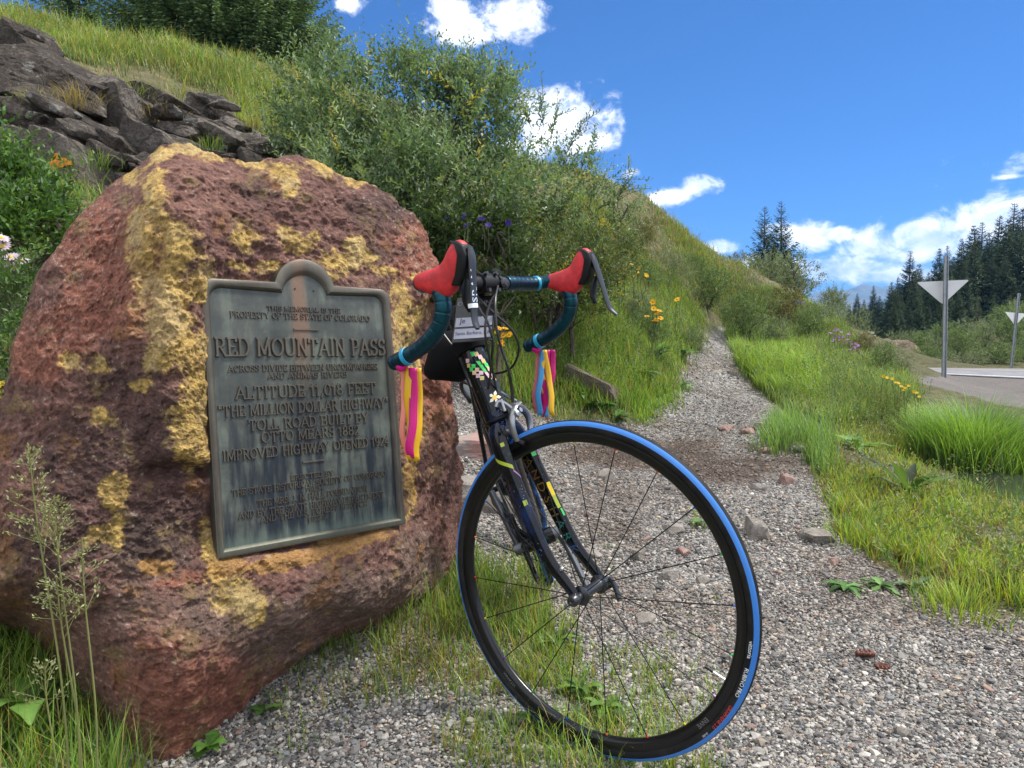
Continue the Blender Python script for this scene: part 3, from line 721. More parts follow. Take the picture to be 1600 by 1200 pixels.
def bronze(name, bright):
    m = bpy.data.materials.new(name); m.use_nodes = True; t = NT(m.node_tree); b = t.n['Principled BSDF']
    tc = t.new('ShaderNodeTexCoord'); O = tc.outputs['Object']
    mp = t.new('ShaderNodeMapping'); t.l.new(O, mp.inputs[0]); mp.inputs['Scale'].default_value = (1, .13, 1)
    st = t.noise(mp.outputs[0], 42, 5, .6); bl = t.noise(O, 11, 6, .65); sx = t.new('ShaderNodeSeparateXYZ'); t.l.new(O, sx.inputs[0])
    lo = t.sstep(sx.outputs[1], .38, .16)           # lower half weathered darker
    c = t.ramp(bl, [(.3, (.042, .047, .044)), (.5, (.080, .089, .078)), (.7, (.14, .148, .122))])
    drk = t.math('MULTIPLY', t.sstep(st, .42, .62), t.math('ADD', t.math('MULTIPLY', lo, .65), .28))
    c = t.mix(drk, c, (.012, .019, .030))
    grn = t.math('MULTIPLY', t.sstep(st, .5, .36), t.sstep(bl, .42, .6)); c = t.mix(t.math('MULTIPLY', grn, .5), c, (.13, .17, .14))
    foot = t.sstep(t.math('ADD', sx.outputs[1], t.math('MULTIPLY', st, .06)), .085, .035); c = t.mix(t.math('MULTIPLY', foot, .7), c, (.14, .19, .155))
    dx = t.math('ABSOLUTE', t.math('SUBTRACT', sx.outputs[0], .222)); rs = t.math('MULTIPLY', t.sstep(t.math('ADD', dx, t.math('MULTIPLY', t.math('SUBTRACT', st, .5), .05)), .028, .004), t.sstep(sx.outputs[1], .30, .50))
    c = t.mix(t.math('MULTIPLY', rs, .8), c, (.20, .115, .075))
    if bright: c = t.mix(.55, c, (.11, .085, .062))
    t.l.new(c, b.inputs['Base Color']); b.inputs['Metallic'].default_value = .45; b.inputs['Roughness'].default_value = .48
    bp = t.new('ShaderNodeBump'); bp.inputs['Strength'].default_value = .35; bp.inputs['Distance'].default_value = .0012
    t.put(bp.inputs['Height'], t.noise(O, 160, 5, .65)); t.l.new(bp.outputs[0], b.inputs['Normal'])
    return m
def build_plaque(boulder, org):
    Mx = Matrix([(PU[0], PV[0], PN[0], PO[0] - org[0]), (PU[1], PV[1], PN[1], PO[1] - org[1]), (PU[2], PV[2], PN[2], PO[2] - org[2]), (0, 0, 0, 1)])
    W, H = PW, PHT
    def outline(ins):
        r = .026; pts = [(ins, ins), (W - ins, ins)]
        pts += [(W - ins, H - r)] if False else []
        pts += [(W - ins - r + r * math.cos(a), H - ins - r + r * math.sin(a)) for a in np.linspace(0, math.pi / 2, 7)]
        cx, ra = .2385, .072 - ins
        a0 = math.asin(min(.99, .018 / .072))
        pts += [(cx + (ra + .004) * math.cos(a), H - ins - .018 + (ra + .004) * math.sin(a)) for a in np.linspace(a0, math.pi - a0, 19)]
        pts += [(ins + r + r * math.cos(a), H - ins - r + r * math.sin(a)) for a in np.linspace(math.pi / 2, math.pi, 7)]
        return np.array(pts)
    n = len(outline(0)); rim = MB(); prof = [(0, -.030), (0, -.002), (.003, 0), (.012, 0), (.015, -.003), (.018, -.0075), (.018, -.0095)]
    V = np.concatenate([np.hstack([outline(i), np.full((n, 1), z)]) for i, z in prof])
    F = [(k * n + i, k * n + (i + 1) % n, (k + 1) * n + (i + 1) % n, (k + 1) * n + i) for k in range(len(prof) - 1) for i in range(n)]
    # field plate
    O = outline(.0175); fld = np.hstack([O, np.full((n, 1), -.0085)])
    bmx = bmesh.new(); vs = [bmx.verts.new(v) for v in fld.tolist()]; bmx.faces.new(vs); bmesh.ops.triangulate(bmx, faces=bmx.faces[:])
    bmesh.ops.subdivide_edges(bmx, edges=bmx.edges[:], cuts=5, use_grid_fill=True)
    me = bpy.data.meshes.new('plaque'); bmesh.ops.recalc_face_normals(bmx, faces=bmx.faces[:])
    if sum(f.normal.z for f in bmx.faces) < 0: bmesh.ops.reverse_faces(bmx, faces=bmx.faces[:])
    bmx.to_mesh(me); bmx.free(); me.materials.append(bronze('bronze_field', False))
    pl = link(bpy.data.objects.new('plaque', me), boulder); pl.matrix_local = Mx; tag(pl, 'dark weathered bronze plaque with raised lettering')
    rim.add(V, F); r = rim.build('rim', bronze('bronze_rim', True), pl)
    zf = -.0085; pinm = mat('dark_pin', (.02, .02, .02), .6)
    for x, y in ((.2385, .617), (.215, .583), (.262, .581)):
        bo = MB(); bo.lathe([(.0015, 0), (.0022, .0005), (.0022, .0018), (.0002, .0024)], (x, y - .012, zf), (0, 0, 1), 10)
        bo.build('pin', pinm, pl)
    L = MB()
    T = [("THIS MEMORIAL IS THE", .144, .329, .524, .0094), ("PROPERTY OF THE STATE OF COLORADO", .060, .409, .5075, .0125), ("RED MOUNTAIN PASS", .022, .447, .437, .037),
         ("ACROSS DIVIDE BETWEEN UNCOMPAHGRE", .048, .421, .391, .0126), ("AND ANIMAS RIVERS", .136, .335, .3735, .0117), ("ALTITUDE 11,018 FEET", .060, .412, .3385, .0250), ('"THE MILLION DOLLAR HIGHWAY"', .021, .446, .301, .0222),
         ("TOLL ROAD BUILT BY", .085, .385, .268, .0215), ("OTTO MEARS 1882", .112, .357, .240, .0210), ("IMPROVED HIGHWAY OPENED 1924", .025, .439, .208, .0205),
         ("ERECTED BY", .174, .282, .1465, .0100), ("THE STATE HISTORICAL SOCIETY OF COLORADO", .040, .424, .1295, .0126), ("FROM", .209, .252, .1155, .0082), ("THE MRS. J. N. HALL FOUNDATION", .094, .369, .1005, .0126),
         ("AND BY THE STATE HIGHWAY DEPARTMENT", .051, .413, .0805, .0126), ("AND THE U.S. FOREST SERVICE", .098, .365, .065, .0122), ("1929", .207, .257, .049, .0105)]
    for s, a, b, v, h in T: letter_line(L, s, a, b, v, h, .0052 if h > .03 else (.0036 if h > .018 else .0026), .17 if h > .03 else (.17 if h > .018 else .19), zf)
    for u0, u1, v in ((.205, .267, .478), (.205, .261, .178)): L.box(((u0 + u1) / 2, v, zf + .0015), (1, 0, 0), (0, 1, 0), (0, 0, 1), (u1 - u0) / 2, .0019, .0016)
    L.build('lettering', bronze('bronze_letter', True), pl, smooth_=False)
boulder_ob, boulder_org = build_boulder()
build_plaque(boulder_ob, boulder_org)
# ------------------------------------------------------------------ road bicycle (pose solved from the photo)
WR = RX @ np.array([[0.7947582, -0.15805163, -0.58598556], [-0.5956478, -0.01785408, -0.80304728], [0.1164607, 0.98726942, -0.10833278]])
WC = CAM + RX @ np.array([0.15248499, 1.49975002, -0.40137091])
HA = rad(73); AX = np.array([-math.cos(HA), math.sin(HA), 0]); NX = np.array([math.sin(HA), math.cos(HA), 0]); RAKE = .045
STEER = rad(49.5)
def S(x, y, z=0.0): return WC + WR @ np.array([x, y, z])           # steering assembly: forward, up, right of the front axle
def SA(s, nn=0.0, z=0.0):                                            # along / ahead of the steering axis
    q = -RAKE * NX + AX * s + NX * nn; return S(q[0], q[1], z)
NF = math.cos(STEER) * NX + math.sin(STEER) * np.array([0, 0, 1.]); RF = -math.sin(STEER) * NX + math.cos(STEER) * np.array([0, 0, 1.])
def FR(x, y, z=0.0):                                                 # frame: same axes with the bars straight
    q = np.array([x, y, 0]) + RAKE * NX; L = -RAKE * NX + AX * (q @ AX) + NF * (q @ NX) + RF * z
    return WC + WR @ L
E1, E2, E3 = WR[:, 0], WR[:, 1], WR[:, 2]
def FD(x, y, z): return FR(x, y, z) - FR(0, 0, 0)
F1, F2, F3 = FD(1, 0, 0), FD(0, 1, 0), FD(0, 0, 1)
def mono(name, c, r=.5, metal=0, coat=0, **k): return mat(name, c, r, metal, coat=coat, **k)
M_CARBON = mono('gloss_carbon', (.003, .0035, .006), .10, coat=.0, spec=.35)
M_BLACK = mono('matt_black', (.007, .007, .008), .45, spec=.25); M_RUB = mono('tyre_rubber', (.008, .008, .009), .65, spec=.2, var=(.020, .019, .017), vscale=25, bump=.2, bscale=400, bdist=.0005)
M_BLUE = mono('tyre_blue', (.035, .19, .58), .5, bump=.3, bscale=900, bdist=.0004); M_RIM = mono('rim_carbon', (.006, .006, .007), .28, coat=.15, spec=.3)
M_SIL = mono('silver', (.42, .43, .45), .28, .9); M_GREY = mono('grey_metal', (.055, .058, .066), .3, .7); M_RED = mono('red_rubber', (.62, .022, .030), .55, var=(.40, .016, .020), vscale=55, bump=.15, bscale=300, bdist=.0006)
M_CLOTH = mono('black_cloth', (.005, .005, .006), .9, spec=.15, bump=.4, bscale=500, bdist=.001); M_CABLE = mono('cable_black', (.012, .012, .013), .4); M_WHITE = mono('print_white', (.78, .8, .82), .5); M_REDP = mono('print_red', (.55, .05, .04), .5); M_GREYP = mono('print_grey', (.16, .16, .17), .5)
def tape_mat():
    m = bpy.data.materials.new('bar_tape'); m.use_nodes = True; t = NT(m.node_tree); b = t.n['Principled BSDF']
    lw = t.new('ShaderNodeLayerWeight'); lw.inputs[0].default_value = .35
    a = t.new('ShaderNodeAttribute'); a.attribute_name = 'run'
    saw = t.math('FRACT', t.math('MULTIPLY', a.outputs['Fac'], 1 / .017))
    c = t.ramp(lw.outputs['Facing'], [(.0, (.003, .026, .036)), (.25, (.003, .010, .026)), (.65, (.006, .006, .024)), (1, (.014, .009, .035))])  # teal glint put into the base colour where the tape faces the view
    c = t.mix(t.sstep(saw, .0, .12), (.002, .003, .006), c); t.l.new(c, b.inputs['Base Color'])
    b.inputs['Roughness'].default_value = .34; b.inputs['Metallic'].default_value = .15; b.inputs['Coat Weight'].default_value = .0; b.inputs['Specular Tint'].default_value = (.25, .85, 1.0, 1); b.inputs['Specular IOR Level'].default_value = .7
    bp = t.new('ShaderNodeBump'); bp.inputs['Strength'].default_value = .5; bp.inputs['Distance'].default_value = .0015; t.put(bp.inputs['Height'], t.sstep(saw, 0, .25)); t.l.new(bp.outputs[0], b.inputs['Normal'])
    return m
M_TAPE = tape_mat(); M_CYAN = mono('cyan_tape', (.02, .30, .50), .4)

def galaxy_paint(m):
    # deep black lacquer misted with blue and green and a spray of pale specks
    t = NT(m.node_tree); b = t.n['Principled BSDF']; g = t.new('ShaderNodeNewGeometry'); P = g.outputs['Position']
    c = t.mix(t.sstep(t.noise(P, 13, 5, .6), .52, .72), (.003, .0035, .006), (.006, .022, .085)); c = t.mix(t.sstep(t.noise(P, 21, 5, .6), .60, .74), c, (.01, .06, .035)); c = t.mix(t.sstep(t.noise(P, 17, 4, .6), .64, .76), c, (.06, .02, .07))
    v = t.new('ShaderNodeTexVoronoi'); v.inputs['Scale'].default_value = 150; t.l.new(P, v.inputs['Vector']); sp = t.sstep(v.outputs['Distance'], .12, .07); t.l.new(t.mix(t.math('MULTIPLY', sp, t.sstep(t.noise(P, 25, 2), .5, .6)), c, (.5, .52, .55)), b.inputs['Base Color'])
galaxy_paint(M_CARBON)
def text_verts(txt, size, font_scale=1.0):
    """letters as flat triangles in 2D, centred"""
    cu = bpy.data.curves.new('t', 'FONT'); cu.body = txt; cu.size = size; cu.align_x = 'CENTER'; cu.align_y = 'CENTER'; cu.resolution_u = 2
    o = bpy.data.objects.new('t', cu); COL.objects.link(o); bpy.context.view_layer.update()
    me = bpy.data.meshes.new_from_object(o.evaluated_get(bpy.context.evaluated_depsgraph_get()))
    V = np.array([v.co[:] for v in me.vertices]).reshape(-1, 3); F = [tuple(p.vertices) for p in me.polygons]
    bpy.data.objects.remove(o); bpy.data.curves.remove(cu); bpy.data.meshes.remove(me)
    return V, F

def wheel(root, name, place, ax, phase, front=True):
    """place(x,y,z) maps wheel axes to the world"""
    c = place(0, 0, 0); r0, rt = .3215, .0136
    rm = MB()
    prof = [(.312, -.0105), (.309, -.0110), (.299, -.0108), (.295, -.0080), (.2920, -.004), (.2912, 0), (.2920, .004), (.295, .0080), (.299, .0108), (.309, .0110), (.312, .0105), (.313, .0)]
    rm.lathe(prof, c, ax, 140, e1=place(1, 0, 0) - c, closed=True)
    w = rm.build(name, M_RIM, root, root.location)
    ty = MB(); na = 24; an = [math.radians(a) for a in (-150, -120, -95, -76, -74, -52, -30, -28, -14, 0, 14, 28, 30, 52, 74, 76, 95, 120, 150)]
    tp = [(r0 + rt * math.cos(a), rt * math.sin(a) * .98) for a in an]
    dg = [math.degrees(a) for a in an]
    def mf(i):
        mid = abs((dg[i] + dg[(i + 1) % len(dg)]) / 2) if i < len(dg) - 1 else 180
        return 1 if 29 < mid < 75 else 0
    ty.lathe(tp, c, ax, 160, e1=place(1, 0, 0) - c, mfun=mf, closed=True)
    tyo = ty.build('tyre', [M_RUB, M_BLUE], w, root.location)
    hb = MB(); hw = .034
    hb.lathe([(.001, -.058), (.008, -.058), (.009, -.052), (.009, -.040), (.016, -.038), (.019, -.036), (.019, -.033), (.013, -.030), (.0105, -.02), (.0105, .02), (.013, .030), (.019, .033), (.019, .036), (.016, .038), (.009, .040), (.009, .052), (.008, .058), (.001, .058)], c, ax, 28)
    hb.build('hub', M_GREY if front else M_BLACK, w, root.location)
    cols = [(.75, .18, .02), (.02, .15, .65), (.02, .45, .12), (.32, .04, .45), (.75, .55, .03), (.65, .03, .04)]
    mats = [mono('nipple_paint', cc, .35, .3) for cc in cols]
    for k in range(20):
        a = rad(phase + 18 * k); z = hw * (1 if k % 2 else -1); d = np.array([math.cos(a), math.sin(a)])
        sp = MB(); p0 = place(d[0] * .018, d[1] * .018, z * 1.0); p1 = place(d[0] * .278, d[1] * .278, z * .06); p2 = place(d[0] * .2925, d[1] * .2925, 0)
        sp.sweep([p0, p1], .00105, seg=6, m=0); sp.sweep([p1 * .35 + p2 * .65, p2], .0019, seg=8, m=1); sp.sweep([p1, p1 * .35 + p2 * .65], .0011, seg=6, m=0)
        sp.build('spoke', [M_BLACK, mats[(k * 5 + 2) % 6]], w, root.location)
    va = rad(phase - 18 * 3 + 8); d = np.array([math.cos(va), math.sin(va)]); v = MB()
    v.sweep([place(*(d * .292), 0), place(*(d * .268), 0)], .0022, seg=8); v.sweep([place(*(d * .268), 0), place(*(d * .252), 0)], .0028, seg=8, m=1)
    v.build('valve', [M_SIL, M_BLACK], w, root.location)
    if front:
        def ring(txt, size, ang, r, m, zc, tilt=0, flip=False):
            pr = MB()
            V, F = text_verts(txt, size); out = []
            for x, y, _ in V:
                rr = r + y * (1 if not flip else -1); a = rad(ang) - x / r * (1 if not flip else -1)
                out.append(place(math.cos(a) * rr, math.sin(a) * rr, zc(rr)))
            pr.add(out, F, 0); pr.build('lettering', (M_WHITE, M_REDP, M_GREYP)[m], w, root.location, smooth_=False)
        zt = lambda rr: rt * math.sin(math.acos(max(-.94, min(.94, (rr - r0) / rt)))) + .0006
        ring('vittoria', .0110, -15.5, .3216, 0, zt); ring('RUBINO PRO', .0100, -27.0, .3216, 0, zt); ring('GRAPHENE 2.0', .0095, -41.5, .3216, 1, zt); ring('25-622', .005, -51.0, .3216, 0, zt)
        ring('ENVE', .012, -49, .3045, 2, lambda rr: .0114, flip=False); ring('TITANIX', .010, -139, .3045, 2, lambda rr: .0114)
    return w

def build_bike():
    base = FR(-.585, -.33); root = empty('road_bicycle', (base[0], base[1], float(hq([base[0]], [base[1]])[0])))
    tag(root, 'black road bicycle with blue striped tyres and red brake hoods leaning beside the boulder', 'bicycle')
    org = root.location; B = lambda mb, n, m, p=root, **k: mb.build(n, m, p, org, **k)
    wheel(root, 'front_wheel', S, E3, 15)
    RWX = -.985
    rw = wheel(root, 'rear_wheel', lambda x, y, z: FR(RWX + x, y, z), F3, 6, False)
    cs = MB(); cs.lathe([(.012, .020), (.036, .020), (.036, .022), (.033, .024), (.030, .030), (.026, .036), (.022, .042), (.012, .044)], FR(RWX, 0), F3, 36); B(cs, 'cassette', M_GREY, rw)
    # ---- frame
    f = MB(); X = lambda s, nn=0: (lambda q: FR(q[0], q[1]))(-RAKE * NX + AX * s + NX * nn)
    bb = FR(-.585, -.07)
    prof = [(s, r) for s, r in ((.384, .0290), (.392, .0300), (.400, .0288), (.43, .0278), (.49, .0264), (.535, .0260), (.545, .0270), (.552, .0268))]
    f.lathe([(.002, .382)] + [(r, s) for s, r in prof] + [(.002, .553)], SA(0), WR @ AX, 40)
    st = FR(-.585 - .46 * math.cos(HA), -.07 + .46 * math.sin(HA))
    f.sweep([X(.415, -.012), X(.41, -.03) * .86 + bb * .14, bb * .6 + X(.41) * .4, bb], [.022, .022, .021, .022], [.026, .025, .022, .022], seg=20, up=F3)
    f.sweep([X(.525, -.01), X(.525, -.01) * .5 + st * .5, st], [.018, .016, .014], seg=18, up=F3)
    f.sweep([bb, bb * .5 + st * .5, st, st + F2 * .03 - F1 * .01], [.021, .018, .0165, .0165], seg=18, up=F3)
    f.sweep([bb - F3 * .043, bb + F3 * .043], .022, seg=22)
    for s in (-1, 1):
        ra = FR(RWX, 0, s * .066)
        f.sweep([bb - F1 * .03 + F3 * s * .02, bb - F1 * .12 + F3 * s * .042 + F2 * .01, ra], [.012, .010, .008], seg=12, up=F3)
        f.sweep([st + F3 * s * .012 - F2 * .02, st * .6 + ra * .4 + F3 * s * .004, ra], [.008, .0075, .0065], seg=12, up=F3)
        f.lathe([(.001, -.004), (.016, -.004), (.016, .004), (.001, .004)], ra, F3, 16)
    fo = B(f, 'frame', M_CARBON)
    # headset rings
    h = MB(); h.lathe([(.026, .376), (.031, .378), (.031, .382), (.029, .384)], SA(0), WR @ AX, 36); B(h, 'crown_race', M_BLACK); h = MB(); h.lathe([(.018, .553), (.0255, .554), (.0245, .562), (.019, .568), (.0165, .60), (.0165, .625)], SA(0), WR @ AX, 32)
    B(h, 'headset_cap', M_BLACK)
    # ---- stickers on the head tube: patches wrapped round it
    sk = MB(); hx = WR @ AX; tocam = (CAM - SA(.47)); tocam = tocam - hx * (tocam @ hx); tocam /= np.linalg.norm(tocam); side = np.cross(tocam, hx)
    if side[0] < 0: side = -side                           # towards the right of the picture
    def rad_at(s): return float(np.interp(s, [q[0] for q in prof], [q[1] for q in prof]))
    def patch(poly, m, lift=.0006):                        # (s, arc) outline
        c = np.mean(poly, axis=0); pts = [c] + list(poly) ; V = []
        for s, a in pts:
            r = rad_at(s) + lift; th = a / r; V.append(SA(s) + (tocam * math.cos(th) + side * math.sin(th)) * r)
        n = len(poly); sk.add(V, [(0, i + 1, (i + 1) % n + 1) for i in range(n)], m)
    rg = random.Random(4)
    for i, (s0, a0) in enumerate([(.516, -.016), (.506, -.018), (.496, -.0155), (.487, -.012), (.478, -.007), (.470, -.001), (.500, -.008), (.490, -.004), (.481, .0015)]):
        k = .0055; patch([(s0 + k, a0 - .002), (s0 + k * .3, a0 + k * 1.1), (s0 - k, a0 + k * .5), (s0 - k * .5, a0 - k)], 3 + i % 4)
    for i, (s0, a0) in enumerate([(.524, .001), (.521, .0075), (.513, .013), (.503, .0165), (.493, .020), (.484, .0225), (.473, .0245), (.462, .026)]):
        k = .0056; patch([(s0 + k, a0 - k * .8), (s0 + k * .7, a0 + k * .8), (s0 - k, a0 + k), (s0 - k * .8, a0 - k * .7)], 3 + (i + 2) % 4)
    for i in range(5): patch([(.507 - .009 * i, .001 + .0025 * i), (.505 - .009 * i, .0085 + .0022 * i), (.497 - .009 * i, .0095 + .0025 * i), (.498 - .009 * i, .003 + .0025 * i)], 5 if i < 3 else 3)
    st_m = [mono('sticker_yellow', (.85, .52, .08), .4), mono('sticker_white', (.82, .82, .70), .4), M_WHITE, mono('sticker_pink', (.75, .50, .55), .25, .3), mono('sticker_gold', (.62, .50, .20), .25, .3), mono('sticker_green', (.06, .62, .12), .25, .3), mono('sticker_peach', (.75, .52, .32), .25, .3)]
    B(sk, 'mosaic_sticker', st_m, fo, smooth_=True); sk = MB()
    dc = (.423, .0085)                                     # daisy
    for k in range(5):
        a = rad(90 + 72 * k + 12); d = np.array([math.cos(a), math.sin(a)]); p = np.array([-d[1], d[0]])
        c0 = np.array(dc); L = .012 if k % 2 else .015
        patch([tuple(c0 + d * .004 + p * .002), tuple(c0 + d * .009 + p * .0036), tuple(c0 + d * L), tuple(c0 + d * .009 - p * .0036), tuple(c0 + d * .004 - p * .002)], 1, .0007)
    patch([(dc[0] + .0055 * math.cos(a), dc[1] + .0055 * math.sin(a)) for a in np.linspace(0, 6.28, 14)[:-1]], 0, .0012)
    st_m = [mono('sticker_yellow', (.85, .52, .08), .4), mono('sticker_white', (.82, .82, .70), .4), M_WHITE, mono('sticker_pink', (.75, .50, .55), .25, .3), mono('sticker_gold', (.62, .50, .20), .25, .3), mono('sticker_green', (.06, .62, .12), .25, .3), mono('sticker_peach', (.75, .52, .32), .25, .3)]
    B(sk, 'daisy_sticker', st_m, fo, smooth_=True)
    # ---- fork
    k = MB()
    for s in (-1, 1):
        path = bez([SA(.372, 0, s * .010), SA(.352, .002, s * .024), SA(.322, .004, s * .036), SA(.27, .006, s * .041), SA(.18, .009, s * .046), SA(.09, .016, s * .0495), S(-.012, .018, s * .050), S(0.0, -.006, s * .050)], 36)
        n = len(path); kx = np.linspace(0, 1, n)
        ru = np.interp(kx, [0, .12, .3, .6, .85, 1], [.016, .016, .0125, .0105, .008, .007]); rv = np.interp(kx, [0, .12, .3, .6, .85, 1], [.022, .024, .0215, .017, .0115, .009])
        k.sweep(path, ru, rv, seg=20, up=E3)
    k.sweep([SA(.380), SA(.362), SA(.338, .0), SA(.325, 0)], [.026, .0265, .023, .012], [.025, .026, .024, .012], seg=28, up=E3)
    fk = B(k, 'fork', M_CARBON)
    q = MB(); q.lathe([(.001, .050), (.0105, .051), (.0115, .056), (.0115, .066), (.009, .071), (.004, .072), (.001, .070)], S(0, 0), E3, 20); B(q, 'quick_release_nut', M_GREY, fk); q = MB()
    q.sweep(bez([S(0, 0, -.056), S(.004, .004, -.068), S(.012, -.016, -.073), S(.020, -.045, -.070)], 14), [.008] * 5 + [.006] * 10 if False else .0055, seg=10)
    B(q, 'quick_release_lever', M_GREY, fk)
    sc = MB(); sc.lathe([(.0005, .005), (.003, .0045), (.0048, .002), (.005, 0)], S(-.020, .058, .0515 + .004), E3, 14); B(sc, 'eyelet_bolt', M_SIL, fk)
    cap = MB(); cap.lathe([(.0005, .004), (.004, .0038), (.0075, .002), (.0085, -.001)], SA(.345, .004, .030) + WR @ (NX * .0215), WR @ (NX * .9 + np.array([0, 0, .5])), 18); B(cap, 'crown_plug', M_BLACK, fk)
    # rainbow lettering on the inner face of the far blade and colour flashes on both
    rb = MB(); word = 'LANDSHARK'; rc = []
    for i, ch in enumerate(word):
        V, F = text_verts(ch, .029); kk = i / 8; s0 = .305 - kk * .225
        V3 = [SA(s0 - x, .006 + .010 * kk + y * 0.9, -.0295 - .010 * min(1, kk * 1.6) * .9) for x, y, _ in V]
        # push onto the blade's inner face
        zf = -float(np.interp(s0, [.09, .18, .27, .322], [.0495 - .0085, .046 - .0105, .041 - .0120, .036 - .0130])) + .0008
        V3 = [SA(s0 - x, float(np.interp(s0, [.09, .18, .27], [.016, .009, .006])) + y * .9, zf) for x, y, _ in V]
        rb.add(V3, F, min(5, i * 6 // 9))
    rbm = [mono('rainbow_print', c, .35) for c in ((.10, .06, .015), (.14, .05, .015), (.19, .09, .015), (.13, .10, .02), (.02, .14, .13), (.03, .07, .15))]
    B(rb, 'lettering', rbm, fk, smooth_=False)
    flm = [mono('paint_yellow', (.75, .55, .02), .25), mono('paint_lime', (.40, .48, .04), .25), mono('paint_green', (.06, .50, .10), .25), mono('paint_violet', (.45, .20, .45), .25)]
    def blade_r(s): return float(np.interp(s, [.09, .18, .27, .322], [.0125, .0165, .0195, .022])), float(np.interp(s, [.09, .18, .27, .322], [.009, .0104, .0118, .013]))
    def flash(zs, pts, m):
        V = []; fl = MB()
        for s0, th in pts:                                # th round the blade, 0 = front, 90 = right
            rv_, ru_ = blade_r(s0); zc = zs * float(np.interp(s0, [.09, .18, .27, .322], [.0495, .046, .041, .036])); nc = float(np.interp(s0, [.09, .18, .27, .322], [.016, .009, .006, .004]))
            V.append(SA(s0, nc + (rv_ + .0010) * math.cos(rad(th)), zc + (ru_ + .0010) * math.sin(rad(th))))
        for i in range(len(V) // 2 - 1): fl.add([V[2 * i], V[2 * i + 1], V[2 * i + 3], V[2 * i + 2]], [(0, 1, 2, 3)], 0)
        B(fl, 'paint_flash', flm[m], fk, smooth_=True)
    strip = lambda s0, s1, a0, a1, n=7, sl=.0: [(s0 + (s1 - s0) * i / (n - 1) + (sl if j else 0), a) for i in range(n) for j, a in ((0, a0), (1, a1))]
    flash(-1, strip(.315, .285, 12, 48), 2); flash(-1, strip(.225, .195, 10, 46), 0); flash(-1, strip(.196, .168, 14, 46), 1); flash(-1, strip(.166, .150, 10, 30), 2)
    flash(1, [(.288 + .02 * math.cos(i / 8 * 2.2), 130 - 12 * i + j * 1) for i in range(9) for j in (0,)] and [(.300 - .004 * i + (.009 if j else 0), 140 - 15 * i) for i in range(8) for j in (0, 1)], 1)
    flash(1, [(.268 - .0035 * i + (.005 if j else 0), 42 - 8 * i) for i in range(6) for j in (0, 1)], 3); flash(1, strip(.208, .198, 30, 62), 1); flash(1, strip(.330, .322, 40, 64), 1)
    # ---- stem and bars
    CLP = np.array([-0.13553795, 0.63014387])
    def H(x, y, z=0): return S(CLP[0] + x, CLP[1] + y, z)
    sm = MB(); s0 = SA(.612); s1 = H(-.004, 0); sm.sweep([s0, s0 * .5 + s1 * .5, s1], [.019, .0155, .019], [.018, .0165, .017], seg=18, up=E3)
    sm.lathe([(.001, .590), (.0195, .591), (.0195, .634), (.016, .637), (.001, .638)], SA(0), WR @ AX, 26)
    sm.sweep([H(0, 0, -.023), H(0, 0, .023)], .0205, seg=24)
    for zz in (-.016, .016):
        for yy in (-.017, .017): sm.sweep([H(.015, yy, zz), H(.023, yy, zz)], .0042, seg=10, m=1)
    B(sm, 'stem', [M_BLACK, M_GREY])
    bpath_r = [(0, 0, .0), (0, 0, .10), (-.003, -.001, .165), (.004, 0, .196), (.022, .000, .209), (.048, -.008, .212), (.061, -.028, .2135), (.064, -.046, .214), (.060, -.064, .215), (.049, -.084, .216), (.026, -.103, .217), (-.008, -.119, .218), (-.046, -.129, .219), (-.080, -.136, .220)]
    pr = bez([H(*p) for p in bpath_r], 90); pl_ = bez([H(p[0], p[1], -p[2]) for p in bpath_r], 90)
    hbm = MB(); hbm.sweep(np.vstack([pr[::-1], pl_[1:]])[60:-60] if False else [H(0, 0, -.05), H(0, 0, .05)], .0158, seg=20)
    hb = B(hbm, 'handlebar', M_BLACK)
    for P in (pr, pl_):
        L = np.concatenate([[0], np.cumsum(np.linalg.norm(np.diff(P, axis=0), axis=1))]); i0 = int(np.searchsorted(L, .055)); Q = P[i0:]
        # dense resample with slight overlap ridges
        n = 240; ss = np.linspace(L[i0], L[-1], n); Qd = np.stack([np.interp(ss, L, P[:, j]) for j in range(3)], 1)
        r = .0150 + .0005 * ((ss / .017) % 1) + .0004 * np.sin(ss * 90); r[-4:] = [.0145, .014, .012, .008]
        mb = MB(); mb.sweep(Qd, r, seg=18, up=E2); o = B(mb, 'bar_tape', M_TAPE, hb)
        a = o.data.attributes.new('run', 'FLOAT', 'POINT'); a.data.foreach_set('value', np.repeat(ss, 18).astype(np.float32))
        d = Qd[-1] - Qd[-8]; d /= np.linalg.norm(d); c = Qd[-26]; ring = MB(); dd = Qd[-22] - Qd[-30]; dd /= np.linalg.norm(dd)
        ring.lathe([(.0148, -.0045), (.0172, -.004), (.0172, .004), (.0148, .0045)], c, dd, 24); B(ring, 'tape_band', M_CYAN, hb)
        ring = MB(); j = int(np.searchsorted(ss, .185)); dd = Qd[j + 2] - Qd[j - 2]; ring.lathe([(.0150, -.004), (.0168, -.003), (.0168, .003), (.0150, .004)], Qd[j], dd, 20); B(ring, 'tape_band', M_CYAN, hb)
    # bell / mount on the bar left of the stem
    bl = MB(); c = H(.004, .006, -.036); bl.sweep([H(0, 0, -.032), H(0, 0, -.041)], .019, seg=18); bl.sweep([c, c + E2 * .018, c + E2 * .022], [.010, .011, .006], seg=12, m=0); bl.lathe([(.001, 0), (.010, .001), (.013, .008), (.008, .014), (.001, .015)], H(.016, -.004, -.036), E1, 16, m=1)
    B(bl, 'bell', [M_BLACK, M_GREY])
